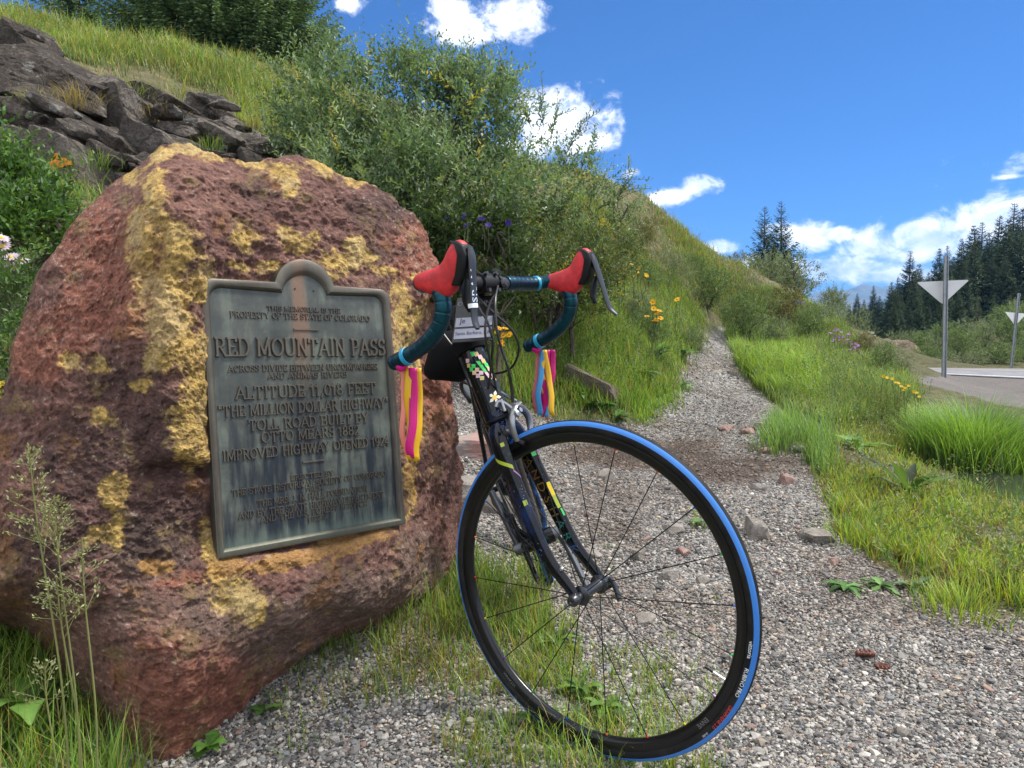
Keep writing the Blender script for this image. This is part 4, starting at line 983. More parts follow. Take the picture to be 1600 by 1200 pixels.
    # ---- brake levers
    for sgn in (1, -1):
        hd = MB(); zc = .212
        st_ = [(.010, .013, -.012, .0150), (.022, .0155, -.018, .0165), (.040, .0165, -.028, .0175), (.058, .0175, -.036, .0180), (.074, .0195, -.040, .0180), (.086, .0265, -.0375, .0178), (.095, .0385, -.031, .0172), (.103, .0470, -.022, .0165), (.111, .0520, -.012, .0160), (.119, .0540, -.0015, .0152), (.126, .0525, .009, .0142), (.132, .0470, .022, .0115), (.135, .0400, .030, .006)]
        V = []; seg = 22
        for x, t_, b_, w in st_:
            for a in np.linspace(0, 2 * math.pi, seg, endpoint=False):
                ca, sa = math.cos(a), math.sin(a); ex = .8
                V.append(H(x, (t_ + b_) / 2 + (t_ - b_) / 2 * math.copysign(abs(sa) ** ex, sa), sgn * zc + w * math.copysign(abs(ca) ** ex, ca)))
        F = []; M_ = []
        for i in range(len(st_) - 1):
            for j in range(seg): F.append((i * seg + j, i * seg + (j + 1) % seg, (i + 1) * seg + (j + 1) % seg, (i + 1) * seg + j))
        F.append(tuple(range(seg))); F.append(tuple((len(st_) - 1) * seg + j for j in range(seg)))
        hd.add(V, F)
        ho = B(hd, 'brake_hood', M_RED); md = ho.modifiers.new('s', 'SUBSURF'); md.levels = 1; md.render_levels = 2
        fc = MB(); V = []                                  # dark metal front face
        fst = [(.050, .1245, .012), (.040, .1365, .0150), (.022, .1400, .0155), (.004, .1335, .0150), (-.012, .1260, .0140), (-.026, .1130, .0120)]
        for y, x, w in fst:
            for dx, ww in ((-.016, 1.03), (-.003, 1.02), (0, .8)): V += [H(x + dx, y - dx * .25, sgn * zc + w * ww), H(x + dx, y - dx * .25, sgn * zc - w * ww)]
        n6 = 6; F = []
        for i in range(len(fst) - 1):
            a = i * n6; b = a + n6
            for p, q in ((0, 2), (2, 4), (4, 5), (5, 3), (3, 1)): F.append((a + p, a + q, b + q, b + p))
        F += [(0, 2, 4, 5, 3, 1)]; a = (len(fst) - 1) * n6; F += [(a, a + 1, a + 3, a + 5, a + 4, a + 2)]
        fc.add(V, F); B(fc, 'lever_body', M_BLACK, ho, bevel=.002)
        lv = MB()
        pts = [(.138, .036), (.1385, .014), (.135, -.010), (.131, -.038), (.127, -.068), (.126, -.090), (.131, -.104)] if sgn > 0 else [(.134, .036), (.139, .012), (.143, -.012), (.147, -.036), (.151, -.064), (.156, -.086), (.168, -.102)]
        zo = [0, 0, .001, .001, .002, .003, .006]
        Pp = bez([H(x + .003, y, sgn * (zc + z - .001)) for (x, y), z in zip(pts, zo)], 30); nn = len(Pp); kx = np.linspace(0, 1, nn)
        lv.sweep(Pp, np.interp(kx, [0, .1, .5, .9, 1], [.006, .0095, .0085, .0075, .005]), np.interp(kx, [0, .1, .5, .9, 1], [.004, .0055, .0045, .004, .003]), seg=14, up=E3)
        B(lv, 'brake_lever', M_GREY, ho)
        pd = MB(); k0 = 6
        xx, yy = (pts[3][0] - .016, pts[3][1] - .004); pd.sweep(bez([H(xx + .006, yy + .028, sgn * zc), H(xx + .001, yy + .008, sgn * (zc - .004)), H(xx - .003, yy - .012, sgn * (zc - .007)), H(xx - .001, yy - .030, sgn * (zc - .008))], 12), [.005, .007, .010, .012, .013, .0135, .0135, .013, .012, .011, .009, .006, .004][:13], [.004] * 13, seg=12, up=E3); B(pd, 'shift_paddle', M_BLACK, ho)
        if sgn > 0:
            tx = MB(); V, F = text_verts('SRAM', .026); a0 = np.array([.1405, -.030]); dv = np.array([.0035, .0295]); dv = dv / np.linalg.norm(dv)
            nz = np.cross(E1 * dv[0] + E2 * dv[1], E3); 
            V3 = []
            for x, y, _ in V:
                q = a0 + dv * x * .9; V3.append(H(q[0] - .0015, q[1], sgn * (zc + .001) + y * .75))
            tx.add(V3, F); B(tx, 'lettering', mono('print_pale_blue', (.55, .66, .80), .4), ho, smooth_=False)
            bd = MB(); bd.sweep([H(.1300, -.0595, sgn * zc + .002), H(.1295, -.067, sgn * zc + .002)], .0105, .0072, seg=16, up=E3); B(bd, 'lever_band', M_WHITE, ho)
    # ---- front brake
    br = MB(); pv = SA(.378, .048, 0)
    br.sweep([SA(.378, .024), SA(.378, .060)], .005, seg=10)
    for s in (-1, 1):
        arm = bez([SA(.392, .050, -s * .012), SA(.384, .052, s * .012), SA(.366, .050, s * .027), SA(.345, .044, s * .030), SA(.322, .038, s * .024)], 20)
        br.sweep(arm, np.linspace(.010, .006, len(arm)), np.linspace(.006, .005, len(arm)), seg=12, up=WR @ NX)
        br.sweep([SA(.326, .030, s * .019), SA(.310, .050, s * .019)], .0065, .005, seg=10, up=E3, m=1)
    br.sweep(bez([SA(.386, .050, .014), SA(.402, .046, .026), SA(.408, .040, .034), SA(.400, .034, .040)], 12), .0042, seg=8); br.sweep([SA(.410, .046, .030), SA(.385, .046, .033)], .003, seg=8, m=0)
    br.sweep([SA(.400, .05, -.010), SA(.425, .047, .024)], .003, seg=8); br.lathe([(.001, 0), (.007, .001), (.007, .007), (.001, .009)], SA(.372, .058, .020), WR @ NX, 12, m=0)
    B(br, 'front_brake', [mono('brushed_alloy', (.30, .31, .33), .32, .85), M_BLACK])
    rbk = MB()
    for s in (-1, 1): rbk.sweep(bez([FR(RWX + .12, .335, -s * .01), FR(RWX + .11, .37, s * .02), FR(RWX + .10, .35, s * .032), FR(RWX + .09, .30, s * .022)], 12), .006, seg=8, up=F1)
    B(rbk, 'rear_brake', M_GREY)
    # ---- cranks, chain, pedals
    ck = MB()
    for r_, z_ in ((.104, .046), (.080, .039)): ck.lathe([(r_ - .016, z_ - .0015), (r_, z_ - .0015), (r_ + .003, z_), (r_, z_ + .0015), (r_ - .016, z_ + .0015)], bb, F3, 56, closed=True)
    for i in range(5):
        a = rad(72 * i + 20); d = F1 * math.cos(a) + F2 * math.sin(a); ck.sweep([bb + F3 * .043, bb + F3 * .043 + d * .094], [.009, .006], seg=8)
    la = rad(-62); ld = F1 * math.cos(la) + F2 * math.sin(la)
    ck.sweep(bez([bb - F3 * .055, bb - F3 * .064 + ld * .05, bb - F3 * .070 + ld * .172], 10), .0085, .0125, seg=12, up=F3, m=1); ck.sweep([bb + F3 * .055, bb + F3 * .068 - ld * .172], .009, .013, seg=12, up=F3, m=1)
    ck.lathe([(.001, -.072), (.016, -.071), (.017, -.062), (.017, .062), (.016, .070), (.001, .071)], bb, F3, 22, m=1)
    B(ck, 'crankset', [M_BLACK, mono('crank_alloy', (.13, .135, .15), .32, .6)])
    for s, dd in ((-1, ld), (1, -ld)):
        p = bb + F3 * s * .085 + dd * .172; pd = MB(); pd.sweep([p - F3 * s * .012, p + F3 * s * .055], .006, seg=10); pd.box(p + F3 * s * .032, F1, F2, F3, .030, .006, .022); B(pd, 'pedal', M_BLACK, bevel=.003)
    ch = MB(); ra = FR(RWX, 0, .040)
    tp_ = bb + F3 * .046 + F2 * .104; ch.sweep([tp_ + F1 * .02, ra + F2 * .036], .0035, .004, seg=6, m=0); ch.sweep([bb + F3 * .046 - F2 * .104, FR(RWX + .02, -.10, .044), FR(RWX - .005, -.05, .044)], .0035, .004, seg=6); B(ch, 'chain', M_GREY)
    dr = MB(); dr.sweep(bez([FR(RWX, -.01, .062), FR(RWX - .01, -.045, .066), FR(RWX + .008, -.075, .056), FR(RWX + .022, -.115, .048)], 12), .010, .006, seg=10, up=F3); dr.lathe([(.002, -.003), (.020, -.003), (.020, .003), (.002, .003)], FR(RWX + .02, -.105, .044), F3, 16); B(dr, 'rear_derailleur', M_GREY)
    # ---- seat
    sp = MB(); sd_ = FR(-.585 - .70 * math.cos(HA), -.07 + .70 * math.sin(HA)); sp.sweep([st, sd_], .0135, seg=14); B(sp, 'seatpost', M_BLACK)
    sa = MB(); V = []; seg = 16; stn = [(.135, .014), (.10, .019), (.04, .026), (-.03, .045), (-.09, .066), (-.13, .070), (-.15, .055)]
    for x, w in stn:
        for a in np.linspace(0, 2 * math.pi, seg, endpoint=False): V.append(sd_ + F1 * x + F2 * (.032 + .012 * math.sin(a) + (.012 if x < -.08 else 0) - .25 * (abs(math.cos(a)) ** 3) * w * .35) + F3 * w * math.cos(a))
    F = [(i * seg + j, i * seg + (j + 1) % seg, (i + 1) * seg + (j + 1) % seg, (i + 1) * seg + j) for i in range(len(stn) - 1) for j in range(seg)] + [tuple(range(seg)), tuple((len(stn) - 1) * seg + j for j in range(seg))]
    sa.add(V, F); B(sa, 'saddle', M_BLACK)
    mg = MB(); c0 = at(744, 622, 2.33); c1 = at(722, 586, 2.42); dd = c1 - c0; wv = np.array([.8, .35, .0]) * .030
    V = []
    for kx_, ww, hh in ((-.6, .5, 0), (-.2, .9, .006), (.3, 1.15, .010), (.8, 1.1, .008), (1.05, .7, 0)):
        for u_ in np.linspace(-1, 1, 7): V.append(c0 + dd * kx_ + wv * u_ * ww + np.array([0, -.3, 1]) * hh * (1 - u_ * u_))
    F = [(i * 7 + j, i * 7 + j + 1, (i + 1) * 7 + j + 1, (i + 1) * 7 + j) for i in range(4) for j in range(6)]
    mg.add(V, F); o = B(mg, 'mudguard', mono('grey_plastic', (.075, .085, .09), .5)); sl = o.modifiers.new('s', 'SOLIDIFY'); sl.thickness = .003
    # ---- cables
    D0 = float(H(0, 0)[1])
    def cab(pts, r=.0025, thick=None):
        P = bez([at(x, y, Y) for x, y, Y in pts], 40); mb = MB(); mb.sweep(P, r, seg=8)
        if thick: i = int(len(P) * thick[0]); j = int(len(P) * thick[1]); mb.sweep(P[i:j], .0036, seg=8)
        B(mb, 'cable', M_CABLE)
    d = D0
    cab([(778, 447, d), (774, 470, d - .05), (776, 513, d - .07), (784, 547, d - .06), (793, 573, d - .05), (799, 602, d - .03), (802, 640, d - .02), (800, 660, d + .0)], .0025, (.62, .92))
    cab([(742, 450, d), (752, 470, d - .02), (775, 492, d - .03), (800, 516, d - .02), (811, 543, d), (804, 568, d + .03), (790, 580, d + .06), (768, 585, d + .09), (752, 590, d + .12)])
    cab([(773, 458, d), (763, 482, d - .04), (758, 520, d - .055), (766, 567, d - .04), (765, 595, d - .02), (757, 630, d + .01), (752, 650, d + .05)])
    cab([(740, 466, d - .02), (750, 484, d - .04), (762, 504, d - .05), (770, 535, d - .05), (768, 567, d - .03), (774, 600, d - .01), (783, 640, d + .0), (786, 662, d - .01)])
    cab([(690, 518, d + .10), (702, 534, d + .09), (713, 548, d + .08), (725, 577, d + .075), (735, 607, d + .08), (745, 650, d + .12)])
    return H
BAR = build_bike()

# ------------------------------------------------------------------ things hung on the bike
def soft_box(mb, c, ex, ey, ez, hx, hy, hz, p=4.0, n=14, m=0):
    V = []; F = []
    for i in range(n + 1):
        th = math.pi * i / n
        for j in range(2 * n):
            ph = math.pi * j / n; d = np.array([math.sin(th) * math.cos(ph), math.sin(th) * math.sin(ph), math.cos(th)])
            r = (np.abs(d) ** p).sum() ** (-1 / p); d = d * r; V.append(np.asarray(c) + ex * d[0] * hx + ey * d[1] * hy + ez * d[2] * hz)
    for i in range(n):
        for j in range(2 * n): F.append((i * 2 * n + j, i * 2 * n + (j + 1) % (2 * n), (i + 1) * 2 * n + (j + 1) % (2 * n), (i + 1) * 2 * n + j))
    mb.add(V, F, m)
def build_hung():
    d = float(BAR(0, 0)[1])
    # bag strapped behind the head tube
    b = MB(); c = at(710, 556, d + .22); soft_box(b, c, np.array([.95, .3, 0]), np.array([-.3, .95, 0]), np.array([.25, 0, .97]), .062, .075, .062, 3.2)
    root = b.build('handlebar_bag', M_CLOTH, None, c); tag(root, 'black cloth bag strapped behind the bicycle head tube under the bars', 'bag')
    for v in root.data.vertices:
        n = gnoise(np.array([[v.co.x * 18, v.co.y * 18, v.co.z * 18]]))[0]; v.co += v.normal * float(n) * .006
    s = MB(); hx = WR @ AX; c0 = SA(.548)
    s.lathe([(.0285, -.014), (.0325, -.012), (.0335, 0), (.0325, .016), (.0288, .018)], c0, hx, 32); s.build('strap', M_CLOTH, root, c)
    # name card
    p0 = at(706, 536, d - .035); p1 = at(769, 532, d - .055); p2 = at(772, 470, d - .0); p3 = at(712, 466, d + .02); ex = p1 - p0; W = np.linalg.norm(ex); ex = ex / W; ey = p3 - p0; ey = ey - ex * (ey @ ex); Hh = np.linalg.norm(ey); ey /= Hh; ez = np.cross(ex, ey)
    if ez @ (CAM - p0) < 0: ez = -ez
    cc = p0 + ex * W / 2 + ey * Hh / 2
    card = MB(); card.box(cc, ex, ey, ez, W / 2, Hh / 2, .0012); o = card.build('name_card', mono('card_black', (.012, .012, .014), .3), None, cc, bevel=.001); tag(o, 'small black name card with two white handwritten strips hung under the bars', 'card')
    st = MB()
    for a, b_ in ((.07, .285), (.33, .53)): st.box(p0 + ex * W * .5 + ey * Hh * (a + b_) / 2 + ez * .0016, ex, ey, ez, W * .46, Hh * (b_ - a) / 2, .0003)
    st.build('paper_strip', mono('paper', (.32, .33, .40), .7), o, cc)
    tx = MB(); ink = mono('ink', (.02, .02, .03), .6)
    for t_, y_, x_, sz in (('Je', .52, .22, .016), ('Santa Barbara, CA', .205, .5, .0098)):
        V, F = text_verts(t_, sz); tx.add([p0 + ex * (W * x_ + v[0]) + ey * (Hh * y_ * .87 + v[1] * 1.15) + ez * .0024 for v in V], F)
    V, F = text_verts('OUTBOUND', .014); tx.add([p0 + ex * (W * .52 + v[0]) + ey * (Hh * .84 + v[1]) + ez * .0024 for v in V], F, 1)
    tx.build('handwriting', [ink, M_GREYP], o, cc, smooth_=False)
    # ribbon bunches
    cols = {'pink': (.80, .22, .26), 'yellow': (.80, .48, .02), 'magenta': (.62, .005, .20), 'lilac': (.30, .24, .62), 'blue': (.06, .30, .60), 'salmon': (.85, .30, .22)}
    mm = {k: leaf_plain('ribbon_' + k, v) for k, v in cols.items()}
    def bunch(name_label, z, knot, strips):
        Y = float(knot[1]); root = empty('ribbon_bunch', knot); tag(root, name_label, 'ribbons')
        kn = MB(); kn.sweep(bez([knot + np.array([-.008, 0, .012]), knot + np.array([0, -.010, .002]), knot + np.array([.008, 0, .010])], 8), .006, seg=8); kn.build('knot', mm['magenta'], root, knot)
        for i, (cn, x0, x1, ybot, wpx, yo) in enumerate(strips):
            L = []; n = 22; rg = random.Random(i + int(z * 100)); ph = rg.uniform(0, 6); tw = rg.uniform(-1.1, 1.1)
            kz = CAM; top = knot; bx = at(x1, ybot, Y + yo)
            tx_ = at(x0, to_px(knot[None])[1][0] - 3, Y + yo * .3)
            V = []
            for j in range(n):
                k = j / (n - 1); p = tx_ * (1 - k) + bx * k + np.array([.0045 * math.sin(ph + 6 * k) + .002 * math.sin(ph * 2 + 13 * k), .007 * math.sin(ph + 5 * k + 1), 0]) * k
                a = tw * k * k + .45 * math.sin(ph + 4 * k) * k; w = np.array([math.cos(a), math.sin(a), 0]) * wpx / FPX * Y / 2
                fz = (lambda: np.array([0, 0, rg.uniform(-.006, .004)])) if j == n - 1 else (lambda: np.zeros(3)); V += [p - w + fz(), p - w * .3 + np.array([0, -.0004, 0]) + fz(), p + w * .3 + np.array([0, -.0004, 0]) + fz(), p + w + fz()]
            F = [(4 * j + q, 4 * j + q + 1, 4 * j + q + 5, 4 * j + q + 4) for j in range(n - 1) for q in range(3)]
            mb = MB(); mb.add(V, F); o = mb.build('ribbon', mm[cn], root, knot); so_ = o.modifiers.new('s', 'SOLIDIFY'); so_.thickness = .0006
    kr = BAR(-.058, -.150, .219); kl = BAR(-.052, -.150, -.219)
    ku, kv, _ = to_px(np.array([kr, kl]))
    bunch('bunch of pink and yellow ribbons tied to the bar end in front of the plaque', 1, kr, [('salmon', 630, 633, 716, 9, .012), ('yellow', 638, 638, 718, 11, .0), ('lilac', 646, 647, 716, 8, .014), ('magenta', 645, 645, 712, 13, -.006), ('yellow', 652, 655, 718, 13, .004)])
    bunch('bunch of pink, blue and yellow ribbons tied to the bar end above the path', -1, kl, [('pink', 842, 836, 646, 8, .012), ('magenta', 846, 845, 640, 9, .018), ('yellow', 847, 848, 612, 9, -.006), ('blue', 848, 841, 650, 9, -.012), ('magenta', 855, 849, 650, 9, .0), ('blue', 856, 856, 652, 7, .012), ('salmon', 852, 854, 654, 6, .016), ('yellow', 850, 866, 646, 9, -.012), ('yellow', 860, 858, 648, 9, .015), ('magenta', 863, 864, 620, 9, .006)])
def leaf_plain(name, c):
    m = bpy.data.materials.new(name); m.use_nodes = True; t = NT(m.node_tree); b = t.n['Principled BSDF']; b.inputs['Base Color'].default_value = (*c, 1); b.inputs['Roughness'].default_value = .42
    tr = t.new('ShaderNodeBsdfTranslucent'); tr.inputs[0].default_value = (*c, 1); mx = t.new('ShaderNodeMixShader'); mx.inputs[0].default_value = .25
    t.l.new(b.outputs[0], mx.inputs[1]); t.l.new(tr.outputs[0], mx.inputs[2]); t.l.new(mx.outputs[0], t.n['Material Output'].inputs[0]); return m
build_hung()
# ------------------------------------------------------------------ rocks
def rock_mesh(name, seed, size, mat_, sub=4, planes=11, rough=.05, flat=.0, colf=None, name_data=None):
    rg = np.random.default_rng(seed)
    bm = bmesh.new(); bmesh.ops.create_icosphere(bm, subdivisions=sub, radius=1.0)
    D = np.array([v.co[:] for v in bm.verts]); F = np.array([[v.index for v in f.verts] for f in bm.faces]); bm.free()
    D /= np.linalg.norm(D, axis=1)[:, None]
    N = rg.normal(size=(planes, 3)); N /= np.linalg.norm(N, axis=1)[:, None]
    N = np.vstack([N, [[1, 0, 0], [-1, 0, 0], [0, 1, 0], [0, -1, 0], [0, 0, 1], [0, 0, -1]] + rg.normal(size=(6, 3)) * .22]); N /= np.linalg.norm(N, axis=1)[:, None]
    h = rg.uniform(.62, 1.0, len(N)); dn = np.maximum(D @ N.T, 1e-3)
    q = h / dn; k = 140.0; r = -np.log(np.exp(-k * np.minimum(q, 4)).sum(axis=1)) / k
    V = D * r[:, None]
    V = V * (1 + (rough * fbm(V * 2.5 + seed, 4, .6) + rough * .4 * fbm(V * 9 + seed, 3, .6, True))[:, None])
    V = V * np.asarray(size)
    return V, F
def rock_mat(name, a, b, c, lichen=None, sc=7):
    m = bpy.data.materials.new(name); m.use_nodes = True; t = NT(m.node_tree); bs = t.n['Principled BSDF']
    g = t.new('ShaderNodeNewGeometry'); P = g.outputs['Position']
    n1 = t.noise(P, sc, 7, .65); n2 = t.noise(P, sc * 6, 6, .7)
    col = t.ramp(t.math('ADD', t.math('MULTIPLY', n1, .6), t.math('MULTIPLY', n2, .4)), [(.32, a), (.5, b), (.68, c)])
    if lichen: col = t.mix(t.math('MULTIPLY', t.sstep(t.noise(P, 5.2, 6, .7), .58, .62), .8), col, lichen)
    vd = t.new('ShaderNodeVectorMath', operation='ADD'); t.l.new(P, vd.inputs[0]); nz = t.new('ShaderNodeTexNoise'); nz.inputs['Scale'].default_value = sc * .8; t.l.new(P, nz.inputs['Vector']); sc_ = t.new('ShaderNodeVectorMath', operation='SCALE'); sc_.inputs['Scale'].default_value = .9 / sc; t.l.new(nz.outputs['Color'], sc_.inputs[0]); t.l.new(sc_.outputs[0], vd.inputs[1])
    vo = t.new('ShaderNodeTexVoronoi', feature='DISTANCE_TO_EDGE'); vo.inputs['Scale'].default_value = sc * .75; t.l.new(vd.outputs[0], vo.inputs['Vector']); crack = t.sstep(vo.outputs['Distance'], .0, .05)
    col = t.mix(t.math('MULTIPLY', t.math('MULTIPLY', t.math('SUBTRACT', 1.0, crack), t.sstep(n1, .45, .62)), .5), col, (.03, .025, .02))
    t.l.new(col, bs.inputs['Base Color']); bs.inputs['Roughness'].default_value = .85; bs.inputs['Specular IOR Level'].default_value = .25
    bp = t.new('ShaderNodeBump'); bp.inputs['Strength'].default_value = 1.0; bp.inputs['Distance'].default_value = .06 if sc < 12 else .006
    t.l.new(t.math('ADD', t.math('MULTIPLY', crack, .2), t.math('ADD', t.math('MULTIPLY', t.noise(P, sc * 2.2, 8, .75), 1.2), t.math('MULTIPLY', n2, .6))), bp.inputs['Height']); t.l.new(bp.outputs[0], bs.inputs['Normal'])
    return m
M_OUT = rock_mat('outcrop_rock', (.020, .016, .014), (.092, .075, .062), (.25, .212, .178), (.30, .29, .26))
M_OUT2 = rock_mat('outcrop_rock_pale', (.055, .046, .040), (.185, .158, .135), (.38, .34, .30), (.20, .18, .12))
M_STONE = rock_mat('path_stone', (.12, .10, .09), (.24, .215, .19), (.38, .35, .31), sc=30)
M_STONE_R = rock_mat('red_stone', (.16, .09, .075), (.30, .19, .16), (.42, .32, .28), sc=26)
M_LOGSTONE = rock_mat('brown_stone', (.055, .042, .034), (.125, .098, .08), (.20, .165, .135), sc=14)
def place_rock(name, label, cat, c, size, rot, seed, mat_, group=None, sub=4, **k):
    V, F = rock_mesh(name, seed, size, mat_, sub, **k)
    R = np.array(Matrix.Rotation(rot[2], 3, 'Z') @ Matrix.Rotation(rot[1], 3, 'Y') @ Matrix.Rotation(rot[0], 3, 'X'))
    o = np_mesh(name, V @ R.T + c, [F], mat_, origin=c); o.data.set_sharp_from_angle(angle=rad(16)); return tag(o, label, cat, group)
# outcrop above the boulder: (px, py, half width px, half height px, depth, pale)
OUTC = [(22, 62, 42, 36, 6.4, 0, 'dark angular outcrop rock at the far upper left under the grass'), (62, 122, 84, 44, 6.0, 0, 'big black overhanging outcrop block at the upper left'), (55, 190, 62, 34, 5.7, 0, 'dark slab below the big black overhanging block'),
        (18, 222, 36, 30, 5.4, 1, 'pale streaked rock at the left edge above the green fern'), (150, 158, 52, 46, 6.2, 1, 'grey outcrop block with white lichen right of the black overhang'), (205, 172, 46, 34, 6.4, 0, 'brown outcrop block beside the dry grass tuft'),
        (150, 225, 52, 34, 5.6, 0, 'dark outcrop rock above the orange lichen rock'), (112, 268, 66, 42, 5.2, 1, 'grey outcrop rock in the lower left of the outcrop above the fern'), (225, 222, 50, 30, 5.7, 1, 'pale scarred outcrop rock just above the boulder crest'), (190, 252, 36, 26, 5.3, 1, 'small rounded grey rock just left of the boulder crest'),
        (280, 192, 54, 30, 6.5, 0, 'long dark outcrop ledge behind the boulder crest'), (330, 212, 44, 26, 6.6, 0, 'dark cracked outcrop rock behind the middle of the boulder'), (285, 232, 38, 22, 6.0, 0, 'low dark rock right behind the yellow boulder crest'), (395, 235, 50, 22, 6.6, 1, 'pale low rock where the outcrop meets the willow'),
        (375, 205, 40, 20, 7.0, 1, 'grey slab on the upper right of the outcrop'), (322, 172, 34, 20, 7.6, 1, 'light grey triangular rock on the grass above the outcrop'), (240, 150, 40, 20, 7.0, 0, 'flat brown rock on top of the outcrop edge'), (435, 240, 34, 16, 6.8, 0, 'small dark rock at the right end of the outcrop'),
        (300, 98, 46, 22, 10.2, 1, 'pale flat rock below the firs on the hilltop'), (350, 108, 40, 16, 10.2, 1, 'second pale rock on the hilltop beside the firs'), (100, 205, 40, 30, 5.6, 0, 'dark recessed rock in the middle of the outcrop'), (250, 268, 60, 26, 5.2, 0, 'dark rock hidden behind the boulder crest'), (350, 262, 70, 24, 5.6, 0, 'broad dark rock behind the boulder top'),
        (70, 330, 60, 60, 5.0, 1, 'grey rock behind the green fern at the left'), (180, 330, 70, 50, 5.0, 1, 'grey rock wall directly behind the left boulder shoulder')]
for i, (x, y, rx, ry, Y, pale, lab) in enumerate(OUTC):
    c = at(x, y, Y); k = Y / FPX
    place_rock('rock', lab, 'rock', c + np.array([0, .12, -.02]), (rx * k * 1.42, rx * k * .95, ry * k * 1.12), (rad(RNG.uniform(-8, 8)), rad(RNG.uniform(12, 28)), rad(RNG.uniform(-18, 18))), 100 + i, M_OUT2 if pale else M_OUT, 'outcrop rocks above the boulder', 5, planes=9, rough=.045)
# smaller broken blocks wedged between them  (outcrop_fill)
for i in range(64):
    k_ = RNG.integers(len(OUTC)); x, y, rx, ry, Y, pale, _ = OUTC[k_]
    x += RNG.uniform(-1, 1) * rx * 1.2; y += RNG.uniform(-.7, 1) * ry * 1.1; Y -= RNG.uniform(0, .25); s_ = RNG.uniform(8, 22) * Y / FPX
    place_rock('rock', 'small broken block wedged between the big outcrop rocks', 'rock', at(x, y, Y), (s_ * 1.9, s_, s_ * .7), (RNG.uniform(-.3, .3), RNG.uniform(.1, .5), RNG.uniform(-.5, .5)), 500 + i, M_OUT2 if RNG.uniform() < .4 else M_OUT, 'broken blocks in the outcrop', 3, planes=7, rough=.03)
# orange lichen crust grown on one of them
def lichen_on(px, py, rx, ry, Y):
    th = np.linspace(0, 6.283, 40, endpoint=False); r = 1 + .25 * np.sin(3 * th + 1) + .15 * np.sin(7 * th)
    bpy.context.view_layer.update(); dg = bpy.context.evaluated_depsgraph_get(); V = []; rock = None
    for k, kk in [(0, 0)] + [(i, q) for q in (.35, .7, 1.0) for i in range(40)]:
        x = px + rx * r[k] * math.cos(th[k]) * kk; y = py + ry * r[k] * math.sin(th[k]) * kk
        d = Vector(ray(x, y).tolist()).normalized(); hit, loc, nor, _, ho, _ = SC.ray_cast(dg, Vector(CAM.tolist()), d)
        if not hit: return
        rock = rock or ho; V.append(np.array(loc) + np.array(nor) * .007 - np.array(d) * .006)
    F = [(0, 1 + i, 1 + (i + 1) % 40) for i in range(40)]; F4 = [(1 + 40 * q + i, 1 + 40 * (q + 1) + i, 1 + 40 * (q + 1) + (i + 1) % 40, 1 + 40 * q + (i + 1) % 40) for q in (0, 1) for i in range(40)]
    mb = MB(); mb.add(V, F + F4); mb.build('lichen_spot', mat('orange_lichen', (.62, .25, .02), .9, var=(.42, .15, .02), vscale=40, bump=.6, bscale=90), rock, rock.location); tag(rock, 'grey outcrop rock bearing the bright orange lichen spot')
lichen_on(92, 253, 17, 11, 5.2)
# stones lying on the path
STN = [(947, 746, 13, 10, 0, 'pinkish angular stone inside the bicycle wheel, highest of those there'), (1183, 832, 20, 17, 0, 'grey squarish stone just right of the front wheel'), (1276, 839, 26, 13, 0, 'pale flat stone at the edge of the verge grass'), (1188, 764, 15, 9, 0, 'dark rounded stone on the path right of the wheel'),
       (1228, 752, 12, 9, 1, 'small pinkish stone beside the verge, above the dark rounded stone'), (1134, 669, 13, 6, 1, 'reddish brown stone alone on the middle of the path'), (1196, 668, 18, 8, 0, 'flat grey stone at the grass edge of the path'), (1170, 676, 12, 6, 1, 'small brown stone left of the flat grey stone'), (997, 868, 12, 12, 0, 'dark grey pointed stone in the middle of the wheel'), (925, 866, 14, 7, 0, 'flat grey stone below the fork blade'),
       (1052, 828, 16, 9, 0, 'flat grey stone between the spokes at the right'), (1043, 900, 16, 9, 0, 'grey stone at the right of the hub'), (1068, 862, 11, 7, 1, 'small pink stone between spokes above the hub'), (1098, 908, 12, 7, 0, 'grey flat stone near the right rim'), (1006, 968, 20, 8, 0, 'long grey stone lying below the hub'), (1250, 705, 11, 6, 0, 'pale stone by the tuft on the path edge'),
       (1230, 1153, 10, 7, 0, 'pale grey stone at the bottom of the gravel'), (1268, 1098, 9, 6, 0, 'blue grey stone on the lower right gravel'), (1300, 878, 9, 6, 1, 'small brown stone at the foot of the verge'), (1410, 1145, 11, 8, 0, 'grey stone on the gravel at the lower right'), (1530, 918, 10, 6, 1, 'tan stone at the right verge edge'), (1145, 588, 7, 4, 0, 'small stone far up the path'),
       (852, 690, 11, 6, 1, 'brown stone on the bank above the wheel'), (1195, 705, 10, 6, 1, 'brownish stone on the dark soil strip'), (1058, 726, 10, 6, 1, 'reddish stone just above the tyre on the dark soil')]
for i, (x, y, rx, ry, red, lab) in enumerate(STN):
    p = on(x, y + ry * .5); k = p[1] / FPX
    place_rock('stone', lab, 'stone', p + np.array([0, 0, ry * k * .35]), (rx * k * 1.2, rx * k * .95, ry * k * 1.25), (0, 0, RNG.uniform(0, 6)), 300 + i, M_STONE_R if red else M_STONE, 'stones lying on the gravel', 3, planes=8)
p = on(742, 712, 1.9); place_rock('flat_stone', 'flat grey and pink stone slab lying between the boulder and the rear wheel', 'stone', p + np.array([-.01, .06, .01]), (.19, .17, .07), (0, 0, .3), 351, mat('pink_slab', (.24, .22, .20), .8, var=(.30, .16, .135), vscale=6, bump=.6, bscale=50, bdist=.006), None, 4, planes=6)
p = on(740, 775, 1.9); place_rock('flat_stone', 'low dark grey stone step below the pink slab behind the front wheel', 'stone', p + np.array([-.02, .0, .0]), (.17, .13, .07), (0, 0, .2), 352, M_STONE, None, 4, planes=6)
